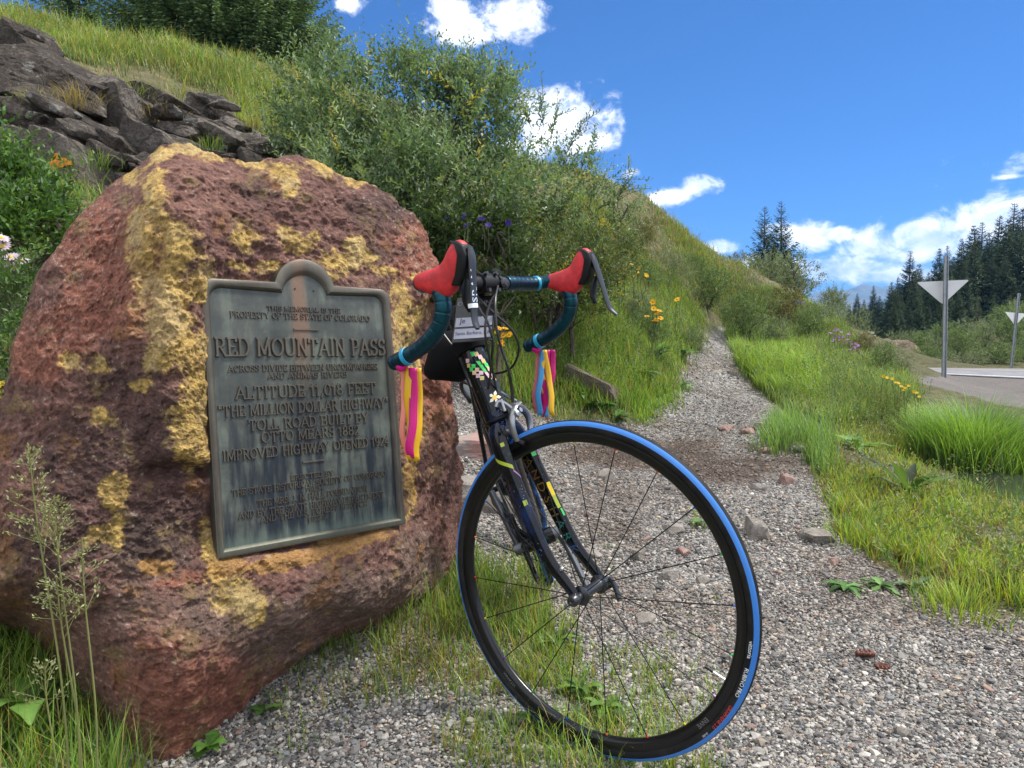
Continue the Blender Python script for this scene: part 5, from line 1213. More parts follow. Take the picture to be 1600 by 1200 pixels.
p0, p1 = on(868, 592, 3), on(972, 634, 3)
c = (p0 + p1) / 2; a = math.atan2(p1[1] - p0[1], p1[0] - p0[0])
place_rock('long_rock', 'long brown squared rock like a beam beside the path', 'rock', c + np.array([0, -.02, .06]), (np.linalg.norm(p1 - p0) * .62, .12, .10), (.1, math.atan2(-(p1[2] - p0[2]), np.linalg.norm((p1 - p0)[:2])), a), 353, M_LOGSTONE, None, 4, planes=4, rough=.03)
# cone scale debris on the gravel
def cone_piece(px, py, l, w, lab, curl):
    p = on(px, py); mb = MB(); V = []; n = 16
    for i in range(n + 1):
        a = i / n; 
        for j in range(9):
            b = (j / 8 - .5) * 2
            prof = math.sin(math.pi * min(.98, max(.02, a))) ** .6
            V.append(p + np.array([(a - .5) * l, b * w * prof, .006 + .010 * (b * b) * curl + .003 * math.sin(a * 25 + b * 6)]))
    F = [(i * 9 + j, i * 9 + j + 1, (i + 1) * 9 + j + 1, (i + 1) * 9 + j) for i in range(n) for j in range(8)]
    mb.add(V, F); o = mb.build('bark_piece', mat('red_bark', (.075, .022, .014), .6, var=(.16, .05, .03), vscale=60, bump=.5, bscale=120), None, p); s = o.modifiers.new('s', 'SOLIDIFY'); s.thickness = .006; tag(o, lab, 'bark')
cone_piece(1352, 1033, .05, .014, 'dark red curled bark piece on the open gravel', 1.0)
cone_piece(1379, 1045, .032, .013, 'dark red crumbly bark lump just right of the curled piece', .3)

# ------------------------------------------------------------------ gravel
def build_gravel():
    ico = np.array([(0, 0, 1)] + [(.894 * math.cos(2 * math.pi * k / 5), .894 * math.sin(2 * math.pi * k / 5), .447) for k in range(5)] + [(.894 * math.cos(2 * math.pi * (k + .5) / 5), .894 * math.sin(2 * math.pi * (k + .5) / 5), -.447) for k in range(5)] + [(0, 0, -1)])
    IF = [(0, 1 + k, 1 + (k + 1) % 5) for k in range(5)] + [(1 + k, 6 + k, 1 + (k + 1) % 5) for k in range(5)] + [(1 + (k + 1) % 5, 6 + k, 6 + (k + 1) % 5) for k in range(5)] + [(6 + k, 11, 6 + (k + 1) % 5) for k in range(5)]
    IF = np.array(IF)
    rg = np.random.default_rng(21); N = 460000
    # log polar scatter: even on the picture, even from any nearby place
    r = np.exp(rg.uniform(math.log(.95), math.log(9.5), N)); a = rg.uniform(-rad(43), rad(43), N)
    x = r * np.sin(a); y = r * np.cos(a); z = hq(x, y)
    pm, dm, soil = ground_masks(x, y, z)
    keep = (pm > .5) | ((dm > .5)) | (rg.uniform(size=N) < .10)
    keep &= rg.uniform(size=N) > np.minimum(soil, 1) * .6
    keep &= rg.uniform(size=N) < np.clip(.15 + .85 * (1 - smooth(r, 4.5, 10)), 0, 1)
    x, y, z, r = x[keep], y[keep], z[keep], r[keep]; n = len(x)
    s = np.exp(rg.normal(math.log(.0032), .30, n)); s = np.where(rg.uniform(size=n) < .025, s * 2.0, s); s = np.minimum(s * (1 + .10 * (r - 1)), .013)
    D = ico[None] * (1 + rg.uniform(-.32, .32, (n, 12, 1)))
    D = D * np.stack([rg.uniform(.8, 1.35, n), rg.uniform(.7, 1.05, n), rg.uniform(.45, .8, n)], 1)[:, None]
    an = rg.uniform(0, 6.283, n); tl = rg.uniform(-.5, .5, n); ca, sa = np.cos(an), np.sin(an); ct, st_ = np.cos(tl), np.sin(tl)
    X = D[..., 0] * ct[:, None] - D[..., 2] * st_[:, None]; Z = D[..., 0] * st_[:, None] + D[..., 2] * ct[:, None]
    Xr = X * ca[:, None] - D[..., 1] * sa[:, None]; Yr = X * sa[:, None] + D[..., 1] * ca[:, None]
    V = np.stack([Xr, Yr, Z], 2) * s[:, None, None] + np.stack([x, y, z + s * .32], 1)[:, None]
    pal = np.array([(.105, .103, .105), (.19, .187, .187), (.28, .275, .27), (.37, .36, .345), (.25, .215, .18), (.45, .44, .42), (.24, .165, .14), (.05, .05, .053), (.33, .28, .21), (.16, .18, .20)])
    ci = rg.choice(10, n, p=[.2, .2, .15, .10, .06, .06, .025, .12, .025, .06]); c = pal[ci] * np.array([[1.03, .985, .92]]) * rg.uniform(.72, 1.15, (n, 1)); so_ = np.clip(ground_masks(x, y, z)[2] + .55 * smooth(fbm(np.stack([x * 1.1, y * 1.1, 0 * x], 1), 4), .0, .5) * smooth(r, 1.6, 2.6), 0, 1)[:, None]; c = c * (1 - so_) + (c * np.array([[.62, .50, .42]])) * so_
    F = (IF[None] + (np.arange(n) * 12)[:, None, None]).reshape(-1, 3)
    m = mat('gravel_stone', (.2, .2, .2), .8, attr='Col', bump=.3, bscale=500, bdist=.001)
    o = np_mesh('path_gravel', V.reshape(-1, 3), [F], m, smooth_=False, col=np.repeat(c, 12, 0)); tag(o, 'crushed grey and tan gravel covering the path', 'gravel', kind='stuff')
build_gravel()

# ------------------------------------------------------------------ grass blades
def blades(P, h, w, az, lean, c0, c1, rg, levels=4, droop=1.0):
    """curved grass blades; returns verts, quads, tris, colours"""
    n = len(P); k = np.linspace(0, 1, levels)
    d = np.stack([np.cos(az), np.sin(az)], 1); s = np.stack([-np.sin(az + rg.uniform(-.6, .6, n)), np.cos(az)], 1)
    out = []; cols = []
    for i, t in enumerate(k):
        up = h * (t - .28 * droop * lean * t ** 2.2); o = h * lean * (t ** 1.8) * .85
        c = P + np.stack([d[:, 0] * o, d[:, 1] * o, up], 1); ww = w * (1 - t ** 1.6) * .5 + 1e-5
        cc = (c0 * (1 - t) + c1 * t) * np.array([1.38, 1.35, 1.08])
        if i < levels - 1:
            e = np.stack([s[:, 0] * ww, s[:, 1] * ww, 0 * ww], 1); out += [c - e, c + e]; cols += [cc, cc]
        else: out.append(c); cols.append(cc)
    nv = 2 * (levels - 1) + 1
    V = np.stack(out, 1).reshape(-1, 3); C = np.stack(cols, 1).reshape(-1, 3); b = (np.arange(n) * nv)[:, None]
    Q = np.concatenate([np.stack([b[:, 0] + 2 * i, b[:, 0] + 2 * i + 1, b[:, 0] + 2 * i + 3, b[:, 0] + 2 * i + 2], 1) for i in range(levels - 2)])
    T = np.stack([b[:, 0] + nv - 3, b[:, 0] + nv - 2, b[:, 0] + nv - 1], 1)
    return V, Q, T, C
class Veg:
    def __init__(s): s.V = []; s.Q = []; s.T = []; s.C = []; s.n = 0
    def add(s, V, Q, T, C):
        s.V.append(V); s.C.append(C); s.n0 = s.n
        if Q is not None and len(Q): s.Q.append(Q + s.n)
        if T is not None and len(T): s.T.append(T + s.n)
        s.n += len(V)
    def build(s, name, m, parent=None, origin=None, smooth_=True):
        F = ([np.concatenate(s.Q)] if s.Q else []) + ([np.concatenate(s.T)] if s.T else [])
        return np_mesh(name, np.concatenate(s.V), F, m, smooth_=smooth_, col=np.clip(np.concatenate(s.C), .004, .9), parent=parent, origin=origin)
GREENS = {'yellow': ((.066, .092, .016), (.300, .385, .055)), 'mid': ((.042, .078, .018), (.175, .310, .060)), 'deep': ((.028, .056, .014), (.105, .215, .055)), 'dry': ((.11, .085, .035), (.34, .27, .12)), 'hill': ((.062, .078, .024), (.265, .300, .105)), 'blue': ((.045, .075, .036), (.155, .255, .125)), 'rust': ((.10, .06, .03), (.26, .15, .07))}
def scatter_px(poly, n, rg, ymin=.9, ymax=40):
    P = np.array(poly, float); lo, hi = P.min(0), P.max(0); xs = []; ys = []; got = 0
    while got < n:
        x = rg.uniform(lo[0], hi[0], n * 2); y = rg.uniform(lo[1], hi[1], n * 2); k = in_poly(x, y, poly); xs.append(x[k]); ys.append(y[k]); got += k.sum()
    x = np.concatenate(xs)[:n]; y = np.concatenate(ys)[:n]; W, ok = cast(x, y, ymin, ymax); return W[ok]
def grass_patch(v, W, rg, per, hrng, wrng, mix, spread=.03, lean=(.15, .8), clump=0.0, wind=None, thin=None):
    if clump: W = W[gnoise(W * np.array([clump, clump, 0]) + 3.3) + .35 * gnoise(W * np.array([clump * 4, clump * 4, 0]) + 8.3) > -.18]
    n = len(W); per_ = per; P = np.repeat(W, per_, 0); m = len(P)
    sp = spread * (1 + .12 * P[:, 1]); P = P + np.stack([rg.normal(0, 1, m) * sp, rg.normal(0, 1, m) * sp, 0 * sp], 1); P[:, 2] = hq(P[:, 0], P[:, 1]) - .005
    th = np.repeat(rg.uniform(.65, 1.15, n), per_); h = rg.uniform(*hrng, m) * th * rg.uniform(.6, 1.05, m); w = rg.uniform(*wrng, m) * (1 + .06 * P[:, 1])
    az = rg.uniform(0, 6.283, m) if wind is None else rg.normal(wind, 1.0, m)
    keys = list(mix); pr = np.array([mix[k] for k in keys], float); pr /= pr.sum(); ci = rg.choice(len(keys), m, p=pr)
    c0 = np.array([GREENS[k][0] for k in keys])[ci]; c1 = np.array([GREENS[k][1] for k in keys])[ci]
    g = (1 + .25 * gnoise(P * np.array([1.3, 1.3, 0]) + 1)[:, None]) * rg.uniform(.75, 1.25, (m, 1)); 
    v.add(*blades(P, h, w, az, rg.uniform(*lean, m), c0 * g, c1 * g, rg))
def build_grass():
    rg = np.random.default_rng(5)
    pond = lambda W: W[np.hypot((W[:, 0] - 3.55) / .85, (W[:, 1] - 4.95) / .7) > 1]
    v = Veg()     # verge right of the path
    PA = [(1285, 700), (1290, 770), (1310, 835), (1345, 866), (1400, 905), (1480, 948), (1600, 968), (1750, 985), (1750, 700), (1600, 700), (1500, 720), (1440, 655), (1360, 640)]
    grass_patch(v, pond(scatter_px(PA, 9000, rg)), rg, 5, (.025, .085), (.0025, .0042), {'yellow': 6, 'mid': 2, 'dry': 2, 'hill': 2}, .02, (.2, 1.0), 2.2)
    grass_patch(v, pond(scatter_px(PA, 1700, rg)), rg, 6, (.07, .17), (.003, .005), {'yellow': 4, 'mid': 3, 'dry': 1}, .018, (.1, .8), 1.4)
    grass_patch(v, scatter_px([(1195, 690), (1225, 640), (1300, 665), (1290, 760), (1260, 715)], 420, rg), rg, 7, (.10, .26), (.003, .005), {'blue': 3, 'mid': 3}, .02, (.1, .7), 2.0)
    tag(v.build('verge_grass', M_GRASS), 'yellow green grass on the verge right of the path', 'grass', kind='stuff')
    v = Veg()     # tall meadow bank above it
    PB = [(1142, 530), (1165, 585), (1200, 618), (1245, 650), (1300, 668), (1370, 655), (1425, 630), (1425, 598), (1385, 575), (1340, 540), (1290, 480), (1200, 450), (1120, 470)]
    grass_patch(v, scatter_px(PB, 7000, rg, 3), rg, 6, (.10, .26), (.0035, .006), {'mid': 5, 'yellow': 3, 'hill': 3, 'deep': 2, 'blue': 2, 'dry': 1}, .03, (.1, .75), 0, wind=.6)
    grass_patch(v, scatter_px([(1142, 530), (1165, 585), (1205, 620), (1290, 640), (1270, 560), (1190, 500)], 1800, rg, 3), rg, 7, (.14, .30), (.004, .007), {'mid': 5, 'yellow': 2}, .03, (.15, .8), 0, wind=2.8)
    tag(v.build('bank_grass', M_GRASS), 'tall green meadow grass on the bank between path and road', 'grass', kind='stuff')
    v = Veg()     # left bank behind the bike
    PC = [(700, 480), (740, 590), (790, 620), (840, 622), (905, 628), (985, 640), (1032, 612), (1060, 572), (1086, 543), (1102, 505), (1060, 440), (980, 400), (850, 430), (760, 450)]
    grass_patch(v, scatter_px(PC, 7500, rg, 3), rg, 6, (.07, .25), (.0035, .006), {'mid': 5, 'deep': 3, 'hill': 3, 'dry': 1, 'yellow': 1}, .03, (.1, .8), 0)
    grass_patch(v, scatter_px([(985, 640), (1040, 600), (1075, 600), (1030, 640), (1000, 665)], 260, rg, 3), rg, 6, (.05, .12), (.0035, .006), {'mid': 5, 'yellow': 2}, .03)
    tag(v.build('trailside_grass', M_GRASS), 'tangled green grass on the bank left of the path', 'grass', kind='stuff')
    v = Veg()     # hillside
    PD = [(-60, 5), (120, 20), (250, 55), (450, 100), (640, 200), (640, 320), (480, 270), (430, 235), (330, 180), (235, 125), (110, 95), (0, 45)]
    grass_patch(v, scatter_px(PD, 7000, rg, 4), rg, 5, (.10, .28), (.004, .008), {'hill': 5, 'yellow': 1, 'dry': 2, 'mid': 3, 'deep': 2, 'blue': 2}, .05, (.1, .8), .8)
    PE = [(900, 300), (985, 325), (1060, 362), (1135, 398), (1200, 445), (1180, 520), (1110, 500), (1000, 450), (900, 430)]
    grass_patch(v, scatter_px(PE, 7000, rg, 4), rg, 5, (.10, .30), (.004, .008), {'hill': 5, 'dry': 2, 'mid': 4, 'rust': 1, 'blue': 2}, .06, (.1, .8), .5)
    # generic cover over the rest of the near hill
    x = rg.uniform(-12, 3, 9000); y = rg.uniform(2.5, 18, 9000); W = np.stack([x, y, hq(x, y)], 1); W = W[(W[:, 2] > 1.0)]
    grass_patch(v, W, rg, 4, (.10, .28), (.005, .009), {'hill': 5, 'dry': 3, 'mid': 3}, .07, (.1, .8), .6)
    x = rg.uniform(-5, .8, 16000); y = rg.uniform(1.3, 6.5, 16000); W = np.stack([x, y, hq(x, y)], 1); W = W[(W[:, 2] > .2) & (ground_masks(x, y, W[:, 2])[0] < .5)]
    grass_patch(v, W, rg, 4, (.05, .20), (.003, .006), {'mid': 5, 'hill': 4, 'dry': 2, 'deep': 2}, .04, (.1, .9), 1.1)
    tag(v.build('hillside_grass', M_GRASS), 'sunlit dry green grass over the hillside', 'grass', kind='stuff')
    v = Veg()     # sparse grass round the boulder foot and below the wheel
    B_ = [((480, 900, 640, 1035), 80, 7, (.05, .17)), ((660, 880, 760, 1000), 150, 7, (.06, .18)), ((740, 890, 850, 1010), 150, 7, (.07, .17)), ((590, 960, 780, 1100), 170, 6, (.03, .11)), ((780, 960, 900, 1090), 200, 7, (.03, .11)), ((870, 1020, 1060, 1140), 150, 6, (.025, .08)),
          ((700, 1130, 1110, 1215), 260, 7, (.03, .10)), ((430, 990, 620, 1120), 60, 6, (.02, .09)), ((400, 1080, 560, 1195), 16, 5, (.02, .06)), ((1080, 1040, 1130, 1110), 20, 6, (.03, .06)), ((1075, 800, 1110, 830), 20, 6, (.02, .05)), ((840, 850, 960, 950), 14, 5, (.03, .08)), ((1030, 930, 1130, 1010), 10, 5, (.02, .05))]
    for (x0, y0, x1, y1), n, per, hr in B_:
        W = scatter_px([(x0, y0), (x1, y0), (x1, y1), (x0, y1)], n, rg); grass_patch(v, W, rg, per, hr, (.0018, .0034), {'mid': 5, 'yellow': 3, 'dry': 2, 'blue': 1}, .012, (.15, .9))
    W = scatter_px([(590, 960), (770, 960), (760, 1090), (600, 1090)], 120, rg); grass_patch(v, W, rg, 6, (.03, .08), (.0015, .0026), {'dry': 4, 'rust': 1}, .02, (.5, 1.1))
    tag(v.build('gravel_grass', M_GRASS), 'thin grass tufts growing in the gravel under the wheel', 'grass', kind='stuff')
    v = Veg()     # long grass in the corner left of the boulder
    x = rg.uniform(-1.35, -.60, 1500); y = rg.uniform(1.02, 1.62, 1500); W = np.stack([x, y, hq(x, y)], 1); px, py, _ = to_px(W); W = W[(px < 215 - (1200 - py) * .25) & (py > 900)]
    grass_patch(v, W, rg, 5, (.06, .22), (.0018, .0034), {'mid': 6, 'yellow': 2, 'dry': 2, 'deep': 3}, .012, (.1, .9))
    tag(v.build('corner_grass', M_GRASS), 'long green grass in front of the boulder foot at the left', 'grass', kind='stuff')
build_grass()

def clump_plant(name, label, cat, c, n, h, w, spread, mix, lean, seed, wind=None, group=None, width_levels=5):
    rg = np.random.default_rng(seed); P = c + np.stack([rg.normal(0, 1, n) * spread, rg.normal(0, 1, n) * spread, np.zeros(n)], 1); gz = hq(P[:, 0], P[:, 1]) - .01; P[:, 2] = np.where(np.abs(gz - c[2]) > .12, c[2] - .02, gz)
    out = np.arctan2(P[:, 1] - c[1], P[:, 0] - c[0]) + rg.normal(0, .6, n)
    if wind is not None: out = rg.normal(wind, .9, n)
    hd_ = np.hypot(P[:, 0] - c[0], P[:, 1] - c[1]) / (spread * 2.2); h = h * (1.05 - .45 * np.minimum(hd_, 1)); lean = (lean[0], lean[1])
    keys = list(mix); pr = np.array([mix[k] for k in keys], float); pr /= pr.sum(); ci = rg.choice(len(keys), n, p=pr); g = rg.uniform(.7, 1.25, (n, 1))
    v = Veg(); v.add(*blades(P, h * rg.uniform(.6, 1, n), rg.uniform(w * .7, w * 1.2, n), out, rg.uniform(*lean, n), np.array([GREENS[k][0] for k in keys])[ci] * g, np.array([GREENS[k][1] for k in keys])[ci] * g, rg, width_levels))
    return tag(v.build(name, M_GRASS, None, c), label, cat, group)
clump_plant('sedge_clump', 'large bushy sedge clump beside the small pool at the right', 'grass clump', gpt(1530, 6.1), 3000, .78, .0075, .20, {'mid': 6, 'deep': 3, 'blue': 2}, (.25, 1.0), 31)
clump_plant('sedge_clump', 'narrower sedge clump left of the large one beside the pool', 'grass clump', gpt(1458, 6.7), 500, .45, .007, .12, {'mid': 6, 'yellow': 2}, (.2, .9), 32)
clump_plant('grass_tuft', 'tall green grass tuft at the right edge beside the boulder under the rear wheel', 'grass clump', on(758, 925), 130, .17, .0032, .045, {'mid': 5, 'deep': 3}, (.1, .8), 33)
clump_plant('grass_tuft', 'thin grass tuft against the middle of the boulder foot', 'grass clump', on(500, 1010), 70, .17, .003, .035, {'mid': 5, 'deep': 3}, (.1, .8), 34)
clump_plant('grass_tuft', 'green grass tuft on the path edge beside the flat grey stone', 'grass clump', on(1215, 708), 160, .26, .005, .07, {'mid': 5, 'blue': 3}, (.1, .8), 35)
clump_plant('grass_tuft', 'bright grass tuft next to the pale flat stone', 'grass clump', on(1330, 850), 160, .16, .0035, .06, {'yellow': 5, 'mid': 3}, (.1, .8), 36)
clump_plant('grass_tuft', 'bright yellow green grass tuft at the foot of the verge on the right', 'grass clump', on(1500, 960), 220, .15, .0035, .07, {'yellow': 5, 'mid': 3}, (.2, .9), 37)
clump_plant('dry_grass_tuft', 'pale dry grass tuft hanging in the outcrop rocks', 'grass clump', at(120, 170, 5.9), 120, .30, .005, .08, {'dry': 1}, (.3, 1.1), 38)

for i, (x, y, Y, mx, lab) in enumerate(((255, 185, 6.3, {'dry': 1}, 'straw coloured dry tuft on the dark ledge behind the boulder crest'), (205, 145, 6.6, {'hill': 2, 'yellow': 1}, 'green tuft spilling over the top edge of the outcrop'), (330, 235, 5.9, {'mid': 2, 'hill': 1}, 'small green tuft in a crack behind the middle of the boulder'),
                           (155, 262, 5.0, {'mid': 2, 'yellow': 1}, 'small green tuft right of the orange lichen rock'), (60, 165, 5.7, {'hill': 2, 'dry': 1}, 'thin tuft under the black overhanging block'), (395, 200, 6.8, {'hill': 2, 'dry': 1}, 'tuft between the upper right slabs of the outcrop'))):   # crack_tufts
    clump_plant('rock_tuft', lab, 'grass clump', at(x, y, Y), 70, .20, .005, .07, mx, (.2, 1.1), 600 + i, group='tufts in the cracks of the outcrop')
# ------------------------------------------------------------------ leaves
def leaf_quads(P, A, N, L, W, C, rg, fold=.25, droop=.0):
    """folded pointed leaves: P base, A direction, N upward normal"""
    A = A / (np.linalg.norm(A, axis=1)[:, None] + 1e-9); Sd = np.cross(A, N); Sd /= (np.linalg.norm(Sd, axis=1)[:, None] + 1e-9); U = np.cross(Sd, A)
    L = L[:, None]; W = W[:, None]
    mid = P + A * L * .45 + U * L * .02
    v = [P, mid - Sd * W * .5 + U * W * fold, P + A * L - U * L * droop, mid + Sd * W * .5 + U * W * fold]
    n = len(P); V = np.stack(v, 1).reshape(-1, 3); b = np.arange(n) * 4
    T = np.concatenate([np.stack([b, b + 2, b + 1], 1), np.stack([b, b + 3, b + 2], 1)]); return V, None, T, np.repeat(C, 4, 0)
def rand_dirs(rg, n):
    d = rg.normal(size=(n, 3)); return d / np.linalg.norm(d, axis=1)[:, None]
def sprigs(v, base, dirs, lens, nl, L, W, pal, pr, rg, stem=None, ang=.75, gloss=None):
    """shoots with alternate leaves along them"""
    n = len(base); t = np.linspace(.12, 1, nl); ph = rg.uniform(0, 6.283, n)
    up = np.array([0, 0, 1.]); s1 = np.cross(dirs, up + rg.normal(0, .15, (n, 3))); s1 /= np.linalg.norm(s1, axis=1)[:, None] + 1e-9; s2 = np.cross(dirs, s1)
    bend = rg.normal(0, .18, (n, 3)) - np.array([0, 0, .10])
    Pl = []; Al = []; Cl = []; Ll = []
    base_c = rg.uniform(.75, 1.22, (n, 1)); keys = rg.choice(len(pal), n, p=pr)
    for i, tt in enumerate(t):
        a = ph + i * 2.4; rdl = s1 * np.cos(a)[:, None] + s2 * np.sin(a)[:, None]
        P = base + dirs * (lens * tt)[:, None] + bend * (lens * tt * tt)[:, None]
        Pl.append(P); Al.append(dirs * (1 - ang * .6) + rdl * ang + rg.normal(0, .18, (n, 3)) + np.array([0, 0, .15]))
        Cl.append(np.array(pal)[keys] * base_c * rg.uniform(.8, 1.2, (n, 1))); Ll.append(L * rg.uniform(.7, 1.15, n) * (1 - .35 * tt))
    P = np.concatenate(Pl); A = np.concatenate(Al); Ls = np.concatenate(Ll)
    N = np.tile(np.array([0, 0, 1.]), (len(P), 1)) + rg.normal(0, .55, (len(P), 3))
    v.add(*leaf_quads(P, A, N, Ls, Ls * W, np.concatenate(Cl), rg))
    if stem is not None:
        for i in range(n): stem.sweep([base[i], base[i] + dirs[i] * lens[i] * .5 + bend[i] * lens[i] * .25, base[i] + dirs[i] * lens[i] + bend[i] * lens[i]], [.0028, .002, .001], seg=4, cap=False)
WILLOW = [(.118, .190, .095), (.155, .235, .130), (.088, .148, .070), (.25, .315, .215), (.18, .235, .08), (.44, .36, .06)]
WPR = [.29, .28, .22, .14, .055, .015]
def shrub(name, label, cat, lobes, foot, nsprig, L, nl, seed, pal=WILLOW, pr=WPR, W=.34, slen=(.16, .34), group=None, stems=9, spray=None, upness=.5):
    """lobes: world centre + radii. A rooted, branching shrub."""
    rg = np.random.default_rng(seed); v = Veg(); st = MB()
    lob = np.array([list(c) + list(r) for c, r in lobes]); vol = lob[:, 3] * lob[:, 5]; pick = rg.choice(len(lob), nsprig, p=vol / vol.sum())
    d = rand_dirs(rg, nsprig); rr = rg.uniform(.25, 1, nsprig) ** .45 * (1 + .30 * gnoise(d * 2.2 + pick[:, None] * 3.1))
    base = lob[pick, :3] + d * lob[pick, 3:6] * rr[:, None]
    dirs = d * .55 + np.array([0, 0, upness]) + rg.normal(0, .35, (nsprig, 3)); dirs /= np.linalg.norm(dirs, axis=1)[:, None]
    gap = fbm(base * 2.4 + seed, 3) > .0; base, dirs = base[gap], dirs[gap]; n = len(base)
    sprigs(v, base, dirs, rg.uniform(*slen, n), nl, L, W, pal, pr, rg)
    if spray is not None:
        b, dd, ln = spray; sprigs(v, b, dd, ln, nl, L, W, pal, pr, rg, st)
    foot = np.asarray(foot, float); st_n = stems
    for i in range(st_n):
        k = rg.integers(len(lob)); tgt = lob[k, :3] + rand_dirs(rg, 1)[0] * lob[k, 3:6] * .7; f0 = foot + np.array([rg.normal(0, .10), rg.normal(0, .08), 0]); f0[2] = float(hq([f0[0]], [f0[1]])[0]) - .05 if abs(f0[0]) < 29 and f0[1] < 43 else foot[2]
        mid = f0 * .45 + tgt * .55 + np.array([rg.normal(0, .12), rg.normal(0, .1), .10]); P = bez([f0, f0 * .8 + mid * .2 + np.array([0, 0, .1]), mid, tgt], 16)
        st.sweep(P, np.linspace(.022, .006, len(P)), seg=6, cap=False)
        for q in range(5):
            j = rg.integers(6, len(P)); e = P[j] + rand_dirs(rg, 1)[0] * .45 * lob[k, 3] + np.array([0, 0, .15]); st.sweep(bez([P[j], (P[j] + e) / 2 + rg.normal(0, .04, 3), e], 6), np.linspace(.007, .0025, len(bez([P[j], P[j], e], 6))), seg=5, cap=False)
    root = empty(name, foot); tag(root, label, cat, group)
    v.build('foliage', M_LEAF, root, foot); st.build('branches', M_BARK, root, foot); return root
def plobes(L):
    out = []
    for x, y, rx, ry, Y, *dz in L:
        c = at(x, y, Y); k = Y / FPX; out.append((c, (rx * k, (rx * .8 if not dz else dz[0]) * k, ry * k)))
    return out
def spray_px(L, rg_seed):
    rg = np.random.default_rng(rg_seed); B = []; D = []; N = []
    for x0, y0, x1, y1, Y in L:
        a, b = at(x0, y0, Y), at(x1, y1, Y + rg.uniform(-.1, .1)); n = 5
        for i in range(n):
            k = (i + .6) / n; B.append(a * (1 - k) + b * k); d = (b - a) / np.linalg.norm(b - a) + rg.normal(0, .45, 3); D.append(d / np.linalg.norm(d)); N.append(rg.uniform(.12, .24))
        B.append(a); D.append((b - a) / np.linalg.norm(b - a)); N.append(np.linalg.norm(b - a) * 1.05)
    return np.array(B), np.array(D), np.array(N)
shrub('willow_shrub', 'big grey green willow shrub behind the boulder, reaching the top of the slope', 'shrub', plobes([(505, 165, 68, 75, 6.3), (560, 205, 90, 90, 6.0), (470, 240, 40, 40, 6.2), (640, 190, 95, 85, 5.9), (735, 205, 85, 80, 5.8), (600, 300, 130, 95, 5.5), (720, 310, 110, 95, 5.4), (560, 140, 45, 45, 6.1), (740, 160, 50, 45, 5.8), (650, 140, 40, 30, 6.0)]), gpt(640, 5.8), 5200, .056, 14, 41, W=.40, slen=(.18, .36), stems=14,
      spray=spray_px([(500, 110, 490, 48, 6.3), (530, 120, 520, 60, 6.2), (580, 140, 575, 85, 6.1), (735, 130, 745, 92, 5.8), (700, 150, 690, 100, 5.9), (770, 150, 782, 118, 5.8), (640, 130, 640, 95, 6.0), (450, 190, 425, 150, 6.3), (440, 240, 415, 205, 6.3), (790, 180, 815, 140, 5.8)], 3))
shrub('willow_shrub', 'open twiggy willow shrub right of the big one, above the red brake hoods', 'shrub', plobes([(835, 250, 62, 62, 5.9), (880, 300, 70, 50, 5.8), (815, 330, 70, 70, 5.6), (900, 350, 60, 45, 5.8), (950, 335, 34, 30, 5.9)]), gpt(850, 5.7), 1900, .044, 14, 42, W=.4, slen=(.16, .32),
      spray=spray_px([(860, 215, 870, 180, 5.9), (905, 270, 930, 215, 5.9), (885, 240, 912, 190, 5.9), (940, 300, 985, 262, 6.0), (930, 330, 972, 300, 6.0), (960, 320, 975, 290, 6.0), (830, 200, 815, 165, 5.9), (850, 200, 846, 165, 5.9)], 4))
shrub('willow_shrub', 'low bright willow shrub with yellow leaves beside the right brake lever', 'shrub', plobes([(830, 420, 70, 55, 5.2), (900, 430, 60, 50, 5.4), (950, 400, 46, 40, 5.8), (760, 440, 60, 50, 5.0), (860, 380, 70, 40, 5.5), (940, 460, 46, 34, 5.6)]), gpt(860, 5.9), 2400, .042, 13, 43, stems=2, pal=[(.08, .12, .045), (.115, .155, .055), (.06, .095, .03), (.15, .18, .09), (.34, .30, .03), (.17, .15, .04)], pr=[.3, .26, .22, .1, .05, .07], slen=(.12, .26))
shrub('monkshood_shrub', 'dark leafy shrub in the shade right behind the boulder shoulder', 'shrub', plobes([(730, 380, 70, 60, 4.7), (690, 430, 60, 60, 4.5), (770, 430, 60, 60, 4.7), (720, 480, 70, 46, 4.4)]), gpt(735, 4.6), 1300, .060, 9, 44, [(.035, .065, .018), (.05, .085, .025), (.028, .05, .016), (.075, .115, .05)], [.35, .3, .2, .15], .5, (.10, .22))
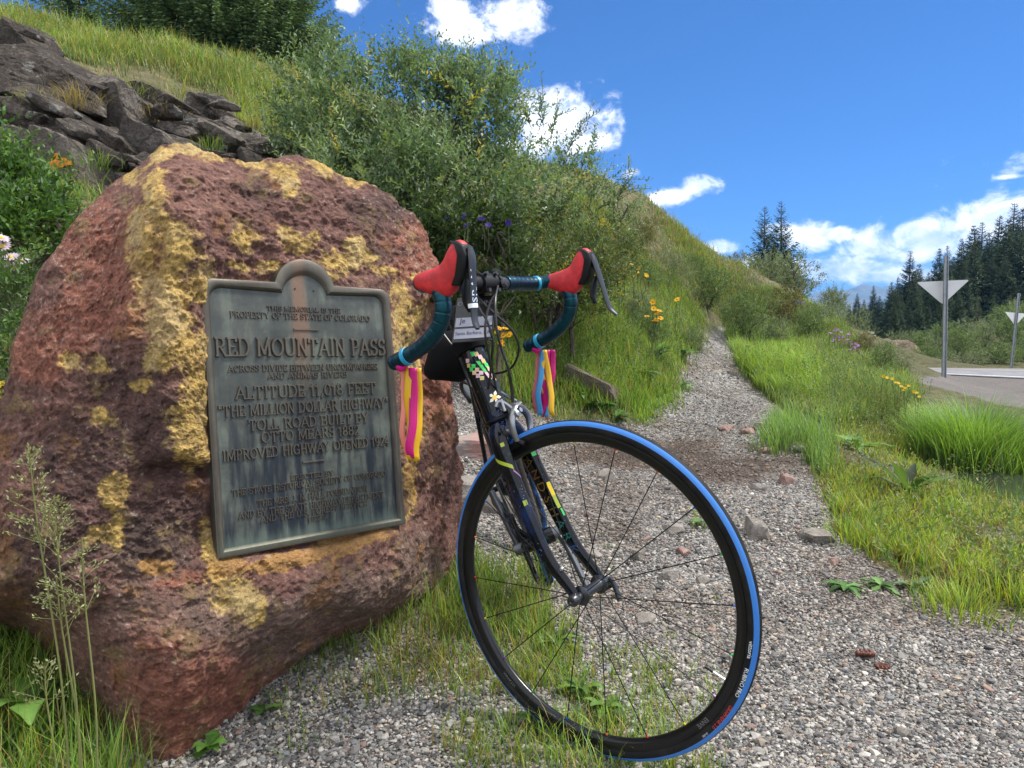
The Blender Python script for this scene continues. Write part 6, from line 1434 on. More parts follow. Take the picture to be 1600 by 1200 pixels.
# purple flower spikes standing in it
def flower_heads(name, label, cat, pts, colr, r, centre=None, stem_to=None, petals=0, seed=1, group=None, up=.18):
    rg = np.random.default_rng(seed); o = pts[0]; root = empty(name, pts[0] - np.array([0, 0, up])); tag(root, label, cat, group); org = root.location
    st = MB()
    for p in pts:
        foot = p - np.array([rg.normal(0, .02), rg.normal(0, .02), up]); st.sweep(bez([foot, (foot + p) / 2 + rg.normal(0, .01, 3), p], 8), .0022, seg=5)
    st.build('stem', M_STEM, root, org)
    for p in pts:
        v = Veg(); n = petals or 9; f = (CAM - p); f = f / np.linalg.norm(f) * .5 + np.array([0, 0, .7]) + rg.normal(0, .25, 3); f /= np.linalg.norm(f); a0 = np.cross(f, [.3, .9, .1]); a0 /= np.linalg.norm(a0); b0 = np.cross(f, a0)
        th = np.linspace(0, 6.283, n, endpoint=False) + rg.uniform(0, 1); A = np.outer(np.cos(th), a0) + np.outer(np.sin(th), b0) + f * rg.uniform(-.05, .25)
        v.add(*leaf_quads(np.tile(p, (n, 1)), A, np.tile(f, (n, 1)), np.full(n, r) * rg.uniform(.85, 1.1, n), np.full(n, r * (.45 if petals > 10 else .6)), np.tile(np.array(colr), (n, 1)) * rg.uniform(.8, 1.15, (n, 1)), rg, .1)); v.build('flower', M_PETAL, root, org)
        if centre is not None:
            c = MB(); c.lathe([(.0005, r * .22), (r * .2, r * .18), (r * .3, r * .06), (r * .28, -.001)], p, f, 10); c.build('flower_centre', mono('flower_centre', centre, .8), root, org)
M_STEM = mat('green_stem', (.07, .10, .03), .7)
def wob(px, py, Y, n, sx, sy, seed):
    rg = np.random.default_rng(seed); return [at(px + rg.normal(0, sx), py + rg.normal(0, sy), Y + rg.normal(0, .05)) for _ in range(n)]
flower_heads('larkspur', 'deep purple flowers in the dark shrub behind the boulder', 'wildflower', wob(735, 345, 4.55, 9, 18, 14, 3), (.05, .025, .22), .026, None, seed=3)
flower_heads('sunflower_plant', 'yellow daisy flowers with orange centres seen beside the bike cables', 'wildflower', [at(x, y, 4.3) for x, y in ((780, 513), (789, 514), (787, 524), (796, 523), (783, 534), (784, 540), (776, 517))], (.72, .42, .02), .024, (.35, .14, .01), petals=12, seed=4, up=.3)
flower_heads('sunflower_plant', 'cluster of yellow daisies in the grass right of the brake lever', 'wildflower', [at(x, y, 5.6) for x, y in ((1020, 472), (1021, 482), (1027, 490), (1030, 486), (1026, 500), (1022, 502), (1011, 495), (1058, 468), (1032, 497))], (.75, .46, .02), .028, (.4, .2, .02), petals=12, seed=5, up=.3)
flower_heads('sunflower_plant', 'scattered yellow blooms on the shrubby slope behind the right brake hood', 'wildflower', [at(x, y, 6.2) for x, y in ((952, 398), (958, 412), (968, 408), (975, 422), (996, 425), (1000, 418), (990, 432), (966, 430), (946, 425), (1010, 430), (970, 440), (985, 412))], (.70, .44, .02), .026, None, petals=8, seed=6, up=.3)
flower_heads('ragwort', 'yellow ragwort flower heads on dark stems above the verge', 'wildflower', [at(x, y, 6.6) for x, y in ((1386, 590), (1394, 592), (1400, 598), (1408, 604), (1414, 606), (1420, 603), (1412, 610), (1428, 612), (1436, 620), (1432, 614), (1380, 588), (1404, 599))], (.66, .45, .03), .019, None, petals=9, seed=7, up=.32)
flower_heads('fireweed', 'pink purple fireweed flowers on the bank left of the road, upper of two', 'wildflower', wob(1312, 527, 10.5, 16, 9, 5, 8), (.33, .17, .40), .028, None, seed=8, up=.35)
flower_heads('fireweed', 'pink purple fireweed flowers on the bank left of the road, lower of two', 'wildflower', wob(1336, 545, 10.5, 14, 9, 5, 9), (.33, .17, .40), .028, None, seed=18, up=.35)
flower_heads('lupine', 'small blue flowers on the shrubby ridge above the path', 'wildflower', wob(1255, 473, 14, 7, 8, 4, 10), (.10, .08, .30), .026, None, seed=9, up=.4)
flower_heads('lupine', 'blue flowers at the right end of the shrubby ridge', 'wildflower', wob(1284, 490, 14, 6, 4, 5, 11), (.10, .08, .30), .026, None, seed=19, up=.4)
flower_heads('aster', 'pale lilac asters at the left edge beside the boulder', 'wildflower', [at(x, y, 2.25) for x, y in ((17, 402), (33, 408), (22, 420), (14, 425), (4, 385), (2, 372), (28, 432), (10, 412))], (.62, .52, .66), .026, (.5, .38, .06), petals=16, seed=10, up=.25)
flower_heads('buttercup', 'small yellow flowers low at the left edge of the boulder', 'wildflower', [at(x, y, 2.0) for x, y in ((2, 600), (4, 612), (1, 622), (-6, 606))], (.75, .55, .02), .014, None, petals=7, seed=11, up=.12)
# leafy plants left of the boulder
shrub('fern_plant', 'bright green ferny plant at the left edge behind the boulder', 'plant', plobes([(26, 340, 54, 46, 3.0), (-6, 285, 38, 42, 3.1), (78, 368, 32, 28, 2.95), (30, 360, 60, 34, 2.8), (-40, 300, 60, 70, 3.0)]), gpt(20, 3.0), 1700, .040, 13, 45, [(.06, .13, .03), (.09, .18, .04), (.045, .10, .025), (.13, .22, .06)], [.35, .3, .2, .15], .45, (.10, .22), stems=7, upness=.35)
shrub('herb_plant', 'mixed green herbs under the lilac asters beside the boulder', 'plant', plobes([(8, 470, 36, 50, 2.2), (-20, 540, 46, 70, 2.1), (0, 430, 30, 30, 2.3), (-25, 640, 40, 60, 2.0)]), gpt(-10, 2.15), 520, .028, 10, 46, [(.06, .12, .03), (.09, .16, .05), (.05, .10, .03), (.12, .17, .08)], [.35, .3, .2, .15], .34, (.06, .14), stems=6)
def build_herbs():
    rg = np.random.default_rng(90); v = Veg()
    for poly, n, pal in ((([(700, 480), (740, 590), (840, 615), (985, 635), (1060, 572), (1102, 505), (1060, 440), (980, 400), (850, 430)]), 1500, [(.07, .125, .04), (.10, .155, .06), (.05, .095, .03), (.15, .19, .09)]),
                         (([(1142, 530), (1165, 585), (1245, 662), (1370, 690), (1440, 660), (1420, 590), (1340, 540), (1290, 480), (1200, 450), (1120, 470)]), 1200, [(.10, .15, .06), (.13, .17, .08), (.07, .12, .04), (.18, .20, .08)]),
                         (([(1290, 770), (1345, 866), (1480, 948), (1700, 985), (1700, 700), (1440, 655), (1360, 640)]), 520, [(.10, .17, .04), (.14, .20, .06), (.16, .10, .05), (.20, .23, .06)]),
                         (([(-60, 5), (250, 55), (450, 100), (640, 200), (640, 320), (430, 235), (235, 125), (0, 45)]), 700, [(.10, .15, .045), (.15, .19, .06), (.20, .17, .07), (.08, .12, .04)]),
                         (([(900, 300), (1060, 362), (1200, 445), (1180, 520), (1000, 450), (900, 430)]), 2400, [(.09, .14, .06), (.13, .15, .06), (.19, .13, .06), (.12, .17, .08)])):
        W = scatter_px(poly, n, rg, 2.5); m = len(W); d = rg.normal(0, .4, (m, 3)); d[:, 2] = 1; d /= np.linalg.norm(d, axis=1)[:, None]; near = W[:, 1] < 5
        sprigs(v, W, d, rg.uniform(.10, .40, m) * np.where(near, .5, 1), 11, .036, .36, pal, [.3, .3, .2, .2], rg)
    tag(v.build('meadow_herbs', M_LEAF), 'mixed leafy herbs scattered through the meadow grass', 'herbs', kind='stuff')
build_herbs()
# broad leaved weeds
def rosette(name, label, cat, c, n, L, W, seed, col=((.06, .12, .025), (.10, .18, .04)), elev=(.15, .9), group=None):
    rg = np.random.default_rng(seed); mb = Veg(); segs = 6
    for i in range(n):
        az = i * 2.4 + rg.uniform(-.4, .4); el = rg.uniform(*elev); ln = L * rg.uniform(.6, 1.1); wd = W * rg.uniform(.7, 1.1); d = np.array([math.cos(az), math.sin(az), 0]); s = np.array([-d[1], d[0], 0]); cc = np.array(col[0]) * (1 - rg.uniform()) + np.array(col[1]) * rg.uniform(); V = []; C = []
        for k in range(segs + 1):
            t = k / segs; rr = ln * t; hgt = ln * (math.sin(el) * t - .45 * t * t * rg.uniform(.8, 1.1)); wv = wd * (math.sin(math.pi * min(1, t * .92 + .06)) ** .8) * (.5 + .12 * math.sin(k * 2.5)) ; p = c + d * rr * math.cos(el * .7) + np.array([0, 0, hgt + .012])
            V += [p - s * wv + np.array([0, 0, wv * .25]), p, p + s * wv + np.array([0, 0, wv * .25])]; C += [cc * rg.uniform(.85, 1.1), cc * 1.25, cc * rg.uniform(.85, 1.1)]
        Q = [(3 * k + j, 3 * k + j + 1, 3 * k + j + 4, 3 * k + j + 3) for k in range(segs) for j in (0, 1)]; mb.add(np.array(V), np.array(Q), None, np.array(C))
    return tag(mb.build(name, M_LEAF, None, c), label, cat, group)
rosette('dock_plant', 'broad leaved dock plant cut by the left edge in front of the boulder', 'plant', gpt(20, 1.42) + np.array([0, 0, .06]), 7, .15, .055, 51)
rosette('dandelion_plant', 'jagged dandelion leaves seen through the left of the front wheel', 'plant', on(868, 1010), 9, .085, .026, 52); rosette('dandelion_plant', 'leafy weed between the lower spokes of the front wheel', 'plant', on(908, 1085), 11, .075, .026, 53)
rosette('dandelion_plant', 'second leafy weed low inside the front wheel, right of the first', 'plant', on(945, 1118), 10, .07, .026, 54); rosette('dandelion_plant', 'dark rosette of leaves under the bottom left of the tyre', 'plant', on(835, 1142), 9, .07, .022, 55, ((.035, .08, .02), (.06, .12, .03)))
rosette('dandelion_plant', 'flat rosette on the gravel right of the wheel, left one of the pair', 'plant', on(1320, 925), 13, .085, .022, 56, ((.06, .14, .03), (.09, .19, .04)), (.1, .5)); rosette('dandelion_plant', 'flat rosette on the gravel right of the wheel, right one of the pair', 'plant', on(1375, 922), 12, .085, .024, 57, ((.06, .13, .03), (.10, .18, .05)), (.1, .6))
rosette('dandelion_plant', 'grey green weed at the verge foot beside the pair of rosettes', 'plant', on(1428, 925), 9, .085, .030, 58, ((.06, .11, .05), (.10, .15, .07)), (.3, .9)); rosette('dock_plant', 'tall broad dock leaves standing in the verge grass', 'plant', on(1418, 778), 14, .30, .055, 59, ((.08, .15, .04), (.14, .24, .08)), (.7, 1.25))
rosette('dock_plant', 'bright green dock leaves left of the tall ones in the verge', 'plant', on(1340, 705), 10, .22, .07, 60, ((.08, .16, .03), (.12, .22, .04)), (.4, .9)); rosette('clover_plant', 'small bright weed at the boulder foot near the bottom edge', 'plant', on(325, 1180), 8, .05, .03, 61, ((.07, .16, .03), (.10, .20, .04)), (.3, .9)); rosette('clover_plant', 'small green weed beside the boulder foot in the gravel', 'plant', on(412, 1128), 7, .05, .02, 62, ((.06, .13, .03), (.10, .17, .04)), (.3, .9))
rosette('dandelion_plant', 'low green weed on the middle of the path above the wheel', 'plant', on(1066, 605), 9, .16, .05, 63, ((.05, .12, .03), (.08, .16, .04)), (.2, .7)); rosette('dandelion_plant', 'small weed inside the wheel near the right rim', 'plant', on(1090, 822), 9, .06, .018, 64, ((.06, .12, .03), (.09, .17, .04)), (.2, .7))
for i, (x, y) in enumerate(((885, 612), (905, 622), (925, 640), (945, 640), (965, 655), (865, 602))): rosette('groundcover_plant', ('leafy weed at the near foot of the long brown rock, first from the left', 'leafy weed at the near foot of the long brown rock, second from the left', 'leafy weed at the near foot of the long brown rock, fourth from the left', 'leafy weed at the near foot of the long brown rock, fifth from the left', 'leafy weed at the right end of the long brown rock', 'leafy weed at the left end of the long brown rock')[i], 'plant', on(x, y, 3), 12, .13, .05, 70 + i, ((.045, .11, .03), (.07, .15, .035)), (.2, .8), 'weeds along the long brown rock')
for i, (x, y, lab) in enumerate(((1000, 590, 'large leaved weed where the grass bank meets the path'), (1020, 560, 'broad leaved plant on the bank below the yellow daisies'), (1065, 560, 'dark leafy plant at the top left edge of the path'))): rosette('dock_plant', lab, 'plant', on(x, y, 4), 14, .26, .08, 80 + i, ((.05, .11, .03), (.09, .16, .06)), (.4, 1.1))
# seed grass stalks in front of the boulder
def seed_grass(label, base, tip, n_sp, seed, group=None):
    rg = np.random.default_rng(seed); root = empty('seed_grass', base); tag(root, label, 'grass stalk', group); st = MB(); P = bez([base, base * .6 + tip * .4 + np.array([.01, 0, 0]), tip * .8 + base * .2, tip], 24); st.sweep(P, np.linspace(.0022, .0009, len(P)), seg=6); v = Veg(); Pl = []; A = []
    for k in range(n_sp):
        t = rg.uniform(.62, 1.0); p = P[int(t * (len(P) - 1))]; ln = (1.05 - t) * .11 + .012; d = rand_dirs(rg, 1)[0]; d[2] = abs(d[2]) * .6 + .35; d /= np.linalg.norm(d); e = p + d * ln; st.sweep([p, e], .0005, seg=4, cap=False)
        for q in range(6): Pl.append(p + d * ln * rg.uniform(.45, 1.05) + rg.normal(0, .003, 3)); A.append(d + rg.normal(0, .5, 3))
    n = len(Pl); v.add(*leaf_quads(np.array(Pl), np.array(A), rand_dirs(rg, n), np.full(n, .0075), np.full(n, .0032), np.array([[.30, .32, .16]]) * rg.uniform(.7, 1.3, (n, 1)), rg)); st.build('stalk', M_STEM2, root, base); v.build('seed_head', M_LEAF, root, base)
M_STEM2 = mat('straw_stem', (.16, .17, .05), .6)
Yb = 1.24
def sbase(px): return gpt(px, Yb)
for lab, bx, tx, ty, n, s in (('tallest seeding grass stalk in front of the boulder at the left', 92, 45, 700, 34, 1), ('thick seeding grass stalk just right of the tallest one', 105, 84, 778, 44, 2), ('thin seeding grass stalk right of the thick one', 128, 128, 840, 18, 3), ('short seeding grass stalk low at the left corner', 60, 70, 1040, 14, 4), ('bent seeding grass stalk low between the taller ones', 110, 88, 900, 22, 5)): seed_grass(lab, sbase(bx), at(tx, ty, Yb + .02), n, s, 'seeding grass stalks')
# ------------------------------------------------------------------ conifers
def conifer_data(seed, h, rbase, whorls, per, sprig, cols, sparse=0.0, crown_from=.04, droop=.25, power=.85, needle=.5):
    """trunk MB and foliage Veg with the foot at the origin"""
    rg = np.random.default_rng(seed); v = Veg(); st = MB(); st.sweep(bez([(0, 0, -.1), (rg.normal(0, .01) * h, rg.normal(0, .01) * h, h * .5), (0, 0, h)], 14), np.linspace(.016 * h, .002 * h, len(bez([(0, 0, 0), (0, 0, .5), (0, 0, 1)], 14))), seg=7)
    P = []; A = []; L = []; Wd = []; C = []
    for i in range(whorls):
        t = crown_from + (1 - crown_from) * (i + rg.uniform(-.3, .3)) / whorls; t = min(max(t, .01), .99); z = t * h
        R = rbase * (1 - t) ** power * (1.0 if t > .12 else .75 + 2 * t) + .012 * h
        n = max(3, int(per * (1 - .45 * t)))
        for k in range(n):
            if rg.uniform() < sparse: continue
            az = rg.uniform(0, 6.283); ln = R * rg.uniform(.6, 1.12); d = np.array([math.cos(az), math.sin(az), 0]); q = max(3, int(sprig * ln / rbase) + 2)
            dz = -droop * (1 - t) + .55 * t
            tone = rg.uniform(.65, 1.25)
            for j in range(q):
                s = (j + rg.uniform(.2, .8)) / q; s = .12 + .88 * s
                p = np.array([0, 0, z]) + d * ln * s + np.array([0, 0, ln * (dz * s + .28 * s * s)])
                for sd in (-1, 1):
                    P.append(p); sdv = np.array([-d[1], d[0], 0]) * sd
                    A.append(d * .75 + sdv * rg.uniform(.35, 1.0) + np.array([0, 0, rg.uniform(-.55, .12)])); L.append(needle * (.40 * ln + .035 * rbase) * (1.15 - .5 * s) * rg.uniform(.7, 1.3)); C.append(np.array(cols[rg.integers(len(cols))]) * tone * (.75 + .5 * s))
    n = len(P); P = np.array(P); L = np.array(L); N = np.tile([0, 0, 1.], (n, 1)) + rg.normal(0, .5, (n, 3))
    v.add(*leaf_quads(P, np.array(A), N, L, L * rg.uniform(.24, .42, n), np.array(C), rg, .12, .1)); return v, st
SPR = [(.038, .066, .034), (.050, .085, .040), (.028, .050, .028), (.068, .100, .048)]
SPRF = [(.085, .15, .065), (.12, .19, .08), (.06, .11, .05), (.16, .23, .10)]
SPRL = [(.045, .075, .030), (.06, .095, .035), (.035, .06, .025), (.08, .11, .045)]
def tree_proto(name, label, cat, v, st, group=None, needles='crown'):
    r = empty(name); tag(r, label, cat, group); v.build(needles, M_NEEDLE, r); st.build('trunk', M_BARK, r); return r
def copy_tree(root, loc, sc, rz, label=None, group=None, sx=1.0):
    r = root.copy(); COL.objects.link(r); r.location = tuple(float(q) for q in loc); r.scale = (sc * sx, sc * sx, sc); r.rotation_euler = (0, 0, rz)
    if label: r['label'] = label
    if group: r['group'] = group
    for ch in list(root.children):
        c = ch.copy(); COL.objects.link(c); c.parent = r
    return r
# firs on the hilltop
def hill_firs():
    pr = [tree_proto('fir_tree', 'x', 'tree', *conifer_data(200 + i, 3.4, 1.25, 34, 30, 26, SPRF, .05, .0, .02, .8, .27)) for i in range(2)]
    spots = [(248, 12.6, .80, 0, 'leftmost fir of the dense hilltop group above the outcrop'), (296, 12.2, .85, 1, 'broad fir second from the left in the hilltop group'), (350, 12.0, .95, 0, 'tall dense fir in the middle of the hilltop group'), (402, 12.1, .9, 1, 'bushy fir right of the middle of the hilltop group'), (448, 12.5, .85, 0, 'fir at the right end of the hilltop group beside the willow'),
             (138, 14.0, 1.0, 1, 'lone small fir left of the hilltop group'), (50, 15.5, .5, 0, 'tiny fir tip showing over the upper left ridge'), (172, 14.8, .5, 0, 'low fir just right of the lone small fir')]
    for i, (px, Y, s, k, lab) in enumerate(spots):
        x = (px - 800) / FPX * Y; c = np.array([x, Y, float(hq([x], [Y])[0]) - .05])
        if i in (0, 1): o = pr[i]; o.location = c.tolist(); o.scale = (s,) * 3; o['label'] = lab; o['group'] = 'firs on the hilltop'
        else: copy_tree(pr[k], c, s, i * 1.7, lab, 'firs on the hilltop')
    # bare grey snag among them
    c = np.array([(432 - 800) / FPX * 11.9, 11.9, 0]); c[2] = float(hq([c[0]], [c[1]])[0])
    sn = MB(); rg = np.random.default_rng(8); P = bez([c, c + [.03, 0, 1.0], c + [-.02, 0, 2.2]], 12); sn.sweep(P, np.linspace(.035, .008, len(P)), seg=7)
    for i in range(22):
        p = P[rg.integers(3, len(P))]; d = rand_dirs(rg, 1)[0] * .3; d[2] = abs(d[2]) * .4; sn.sweep([p, p + d * .5 + rg.normal(0, .02, 3), p + d], [.008, .005, .002], seg=4)
    o = sn.build('dead_tree', mat('grey_snag', (.20, .18, .165), .9), None, c); tag(o, 'bare grey dead trunk among the hilltop firs', 'tree')
hill_firs()
def slim_spruces():
    a = tree_proto('spruce_tree', 'slim open spruce, left of the pair on the ridge above the path', 'tree', *conifer_data(220, 4.2, 1.1, 46, 20, 14, SPR, .10, .0, .05, .85, .55), group='pair of slim spruces'); b = tree_proto('spruce_tree', 'slim open spruce, taller right one of the pair on the ridge', 'tree', *conifer_data(221, 4.2, .95, 48, 20, 13, SPR, .10, .0, .02, .85, .6), group='pair of slim spruces')
    for o, px, py, Y in ((a, 1191, 322, 28), (b, 1216, 314, 28.6)):
        x = (px - 800) / FPX * Y; z0 = float(hq([x], [Y])[0]) - .1; zt = at(px, py, Y)[2]; o.location = (x, Y, z0); s = (zt - z0) / 4.2; o.scale = (min(s, 1.25), min(s, 1.25), s)
    c = copy_tree(a, (at(1172, 400, 28)[0], 28.5, float(hq([at(1172, 400, 28)[0]], [28.5])[0])), .48, 2.0, 'short bushy spruce at the foot of the slim pair', 'pair of slim spruces', 1.4); 
slim_spruces()
def forest():
    protos = [tree_proto('spruce_tree', 'x', 'tree', *conifer_data(240 + i, 10, w * 1.45, 56, 26, 11, SPR, sp, .0, .16, pw + .12, .72)) for i, (w, sp, pw) in enumerate(((1.75, .03, .8), (1.4, .06, .75), (2.0, .02, .9), (1.2, .12, .7)))]
    top = [(1325, 475), (1337, 458), (1348, 468), (1362, 446), (1372, 462), (1390, 440), (1400, 432), (1418, 392), (1432, 412), (1447, 425), (1463, 388), (1475, 384), (1485, 400), (1497, 372), (1515, 352), (1528, 347), (1540, 362), (1555, 336), (1568, 345), (1577, 317), (1590, 324), (1605, 330), (1625, 318), (1650, 330), (1680, 310), (1720, 320)]
    rg = np.random.default_rng(77); used = set(); k = 0
    def put(px, ytop, Y, pi, lab, grp):
        nonlocal k
        x = (px - 800) / FPX * Y; z0 = forest_z(x, Y); zt = float(at(px, ytop, Y)[2]); s = (zt - z0) / 10; s = max(s, .25)
        if pi not in used: used.add(pi); o = protos[pi]; o.location = (x, Y, z0); o.scale = (s * 1.0, s, s); o['label'] = lab; o['group'] = grp
        else: copy_tree(protos[pi], (x, Y, z0), s, rg.uniform(0, 6), lab, grp, rg.uniform(.85, 1.2))
        k += 1
    lab_b = 'dark spruce standing in the dense forest across the road'; grp = 'spruces of the forest across the road'
    names = {1418: 'tall pale tipped spruce standing above its neighbours at the left of the forest', 1362: 'highest of the small far spruces left of the forest', 1337: 'small far spruce at the left end of the forest', 1577: 'tallest spruce of the forest, near the right edge'}
    for i, (px, yt) in enumerate(top): put(px, yt, 62 + rg.uniform(-6, 6) + (24 if px < 1385 else 0), i % 4, names.get(px, lab_b), grp)
    for i in range(30):
        px = 1385 + i * 10.5 + rg.uniform(-5, 5); yt = np.interp(px, [q[0] for q in top], [q[1] for q in top]) + rg.uniform(22, 60); put(px, yt, 54 + rg.uniform(-5, 5), int(rg.integers(4)), lab_b, grp)
    for i in range(22):
        px = 1392 + i * 14 + rg.uniform(-6, 6); yt = max(np.interp(px, [q[0] for q in top], [q[1] for q in top]) + 75, 455) + rg.uniform(0, 40); put(px, yt, 46 + rg.uniform(-4, 4), int(rg.integers(4)), lab_b, grp)
    for i in range(14):
        px = 1318 + i * 6.2 + rg.uniform(-3, 3); put(px, 478 + rg.uniform(0, 32), 78 + rg.uniform(-6, 6), int(rg.integers(4)), lab_b, grp)
    yv = tree_proto('young_spruce', 'young pale green spruce in front of the dark forest, left of three', 'tree', *conifer_data(260, 3.2, .62, 24, 9, 8, SPRL, .15, .02, .05, .7, .5), group='young spruces before the forest'); Y = 36
    for i, (px, yt) in enumerate(((1524, 452), (1551, 458), (1576, 454))):
        x = (px - 800) / FPX * Y; z0 = at(px, 514, Y)[2]; s = (at(px, yt, Y)[2] - z0) / 3.2
        if i == 0: yv.location = (x, Y, z0); yv.scale = (s,) * 3
        else: copy_tree(yv, (x, Y, z0), s, i * 2.0, ('', 'young pale green spruce in front of the dark forest, middle of three', 'young pale green spruce in front of the dark forest, right of three')[i], 'young spruces before the forest')
def forest_z(x, Y): return .6 + (0.05 * max(0, x - 25))
forest()

# ------------------------------------------------------------------ shrubs further off
def far_shrub_proto(seed, pal, pr, nsp=560, leaf=.075, name='willow_shrub'):
    rg = np.random.default_rng(seed); v = Veg(); st = MB(); lob = np.array([(rg.uniform(-.5, .5), rg.uniform(-.35, .35), rg.uniform(.16, .68), rg.uniform(.35, .55), rg.uniform(.3, .45), rg.uniform(.24, .40)) for _ in range(7)]); pick = rg.integers(7, size=nsp)
    lob = np.vstack([lob, [(rg.uniform(-.35, .35), rg.uniform(-.3, .3), rg.uniform(.08, .2), .42, .38, .2) for _ in range(3)]]); pick = rg.integers(10, size=nsp)
    d = rand_dirs(rg, nsp); base = lob[pick, :3] + d * lob[pick, 3:6] * (rg.uniform(.3, 1, nsp) ** .5)[:, None]; dirs = d * .6 + np.array([0, 0, .5]) + rg.normal(0, .3, (nsp, 3)); dirs /= np.linalg.norm(dirs, axis=1)[:, None]
    sprigs(v, base, dirs, rg.uniform(.14, .32, nsp), 9, leaf, .42, pal, pr, rg)
    for i in range(8): t = lob[rg.integers(7), :3]; P = bez([(rg.normal(0, .05), rg.normal(0, .05), -.1), t * .5 + np.array([0, 0, .1]), t + rand_dirs(rg, 1)[0] * .25], 8); st.sweep(P, np.linspace(.025, .006, len(P)), seg=5, cap=False)
    r = empty(name); tag(r, 'x', 'shrub'); v.build('foliage', M_LEAF, r); st.build('branches', M_BARK, r); return r
GREY = [(.125, .165, .092), (.16, .20, .12), (.095, .13, .07), (.20, .235, .15)]; GR2 = [(.080, .135, .045), (.115, .175, .06), (.06, .105, .036), (.155, .215, .085)]; BRN = [(.11, .095, .035), (.085, .10, .035), (.16, .12, .05), (.06, .08, .03)]
PR4 = [.3, .3, .22, .18]
def far_shrubs():
    pro = [far_shrub_proto(301, GREY, PR4), far_shrub_proto(302, GR2, PR4), far_shrub_proto(303, BRN, PR4), far_shrub_proto(304, GREY, PR4)]; used = set(); rg = np.random.default_rng(12)
    L = [  # px centre, py foot, width px, height px, depth, kind, label
        (1165, 508, 100, 75, 11.5, 1, 'dark green shrub right where the path disappears'), (1105, 470, 80, 60, 14, 1, 'green shrub on the slope above the top of the path'), (1225, 480, 110, 80, 15, 2, 'brownish shrub on the bank above the meadow grass'), (1285, 495, 90, 80, 15, 0, 'grey green willow at the right end of the bank, before the mountains'),
        (1325, 528, 70, 60, 13, 0, 'pale willow low on the bank left of the small white sign'), (1180, 440, 90, 55, 21, 0, 'grey willow under the slim spruce pair'), (1240, 440, 100, 70, 21, 0, 'large grey willow right of the slim spruce pair'), (1300, 470, 60, 50, 20, 3, 'thin willow on the skyline before the blue mountains'),
        (1050, 455, 70, 40, 15, 1, 'low green shrub in the hillside meadow'), (1140, 425, 50, 34, 20, 2, 'dry brown shrub on the shoulder of the hill'), (1080, 545, 60, 50, 8.6, 0, 'bluish leafy bush at the left edge of the path top'), (1020, 520, 70, 50, 7.2, 1, 'green bush on the bank below the yellow daisies'), (1380, 575, 60, 46, 9.5, 1, 'green bush at the end of the bank by the road'),
        (990, 465, 70, 50, 7.6, 0, 'grey green bush right behind the tip of the left brake lever'), (1045, 420, 70, 44, 13, 0, 'grey bush in the middle of the hillside meadow'), (1090, 430, 60, 40, 16, 1, 'green bush high on the hillside meadow'), (1010, 430, 60, 40, 10, 1, 'green bush on the slope between the yellow blooms'), (1130, 455, 60, 40, 16, 0, 'bluish bush above the top of the path'), (1155, 475, 60, 44, 14, 2, 'rusty green bush right of the path top'), (1205, 520, 70, 40, 12, 0, 'grey low bush in the bank meadow'), (1265, 520, 70, 44, 12.5, 1, 'green low bush in the bank meadow right of the grey one'),
        (1410, 580, 34, 34, 10, 0, 'small greyish bush beside the road edge'), (960, 372, 90, 60, 9.0, 0, 'grey shrub on the crest right of the twiggy willow'), (1000, 372, 60, 40, 12, 2, 'small dry shrub along the hill crest'), (1345, 552, 50, 40, 11.5, 2, 'reddish low bush under the fireweed')]
    for i, (px, py, w, h, Y, k, lab) in enumerate(L): put_shrub(pro, used, k, px, py, w, h, Y, lab, 'shrubs along the ridge and bank', rg)
    L2 = [(1405, 545, 50, 36, 24, 0), (1440, 540, 60, 40, 26, 1), (1475, 548, 70, 44, 25, 0), (1455, 568, 60, 30, 21, 1), (1500, 552, 70, 44, 24, 1), (1510, 572, 70, 30, 20.5, 0), (1540, 545, 70, 50, 26, 0), (1560, 570, 80, 36, 20.5, 1), (1585, 545, 70, 56, 25, 1), (1610, 568, 70, 44, 21, 1), (1640, 560, 90, 60, 22, 0), (1470, 520, 60, 34, 30, 1), (1520, 520, 70, 36, 30, 0), (1570, 516, 80, 40, 31, 1), (1600, 510, 80, 50, 32, 0), (1700, 560, 110, 70, 21, 1)]
    pos = ['left end of the row', 'behind the bare mound', 'behind the near sign pole', 'low at the road edge left of the near sign pole', 'right of the near sign pole', 'low at the road edge right of the near sign pole', 'midway between both signs', 'low at the road edge left of the far sign', 'behind the far sign', 'at the right edge by the road', 'beyond the right edge', 'in the upper row left', 'in the upper row below the young spruces', 'in the upper row right', 'in the upper right corner of the bank', 'far beyond the right edge']
    for (px, py, w, h, Y, k), ps in zip(L2, pos): put_shrub(pro, used, k, px, py, w, h, Y, 'green willow across the road, ' + ps, 'willows across the road', rg)
    rg2 = np.random.default_rng(99)
def put_shrub(pro, used, k, px, py, w, h, Y, lab, grp, rg):
    x = (px - 800) / FPX * Y; z0 = float(at(px, py, Y)[2]); zt = float(hq([x], [Y])[0]) if Y < 40 else z0
    z0 = min(z0, zt + .15); sx = w / FPX * Y / 1.7; sz = h / FPX * Y / 1.05
    if k not in used: used.add(k); o = pro[k]
    else:
        o = pro[k].copy(); COL.objects.link(o)
        for ch in list(pro[k].children): c = ch.copy(); COL.objects.link(c); c.parent = o
    o.location = (x, Y, z0 - .05); o.scale = (sx, sx, sz); o.rotation_euler = (0, 0, rg.uniform(0, 6)); o['label'] = lab; o['group'] = grp
far_shrubs()
c = at(1412, 556, 23.0); place_rock('bare_mound', 'bare brown rocky mound behind the road left of the near sign', 'mound', np.array([c[0], c[1] + .3, c[2] - .35]), (1.0, .8, .85), (.05, .12, .2), 400, rock_mat('mound_earth', (.10, .075, .05), (.21, .165, .115), (.30, .25, .18), sc=4), None, 5, planes=16, rough=.09)

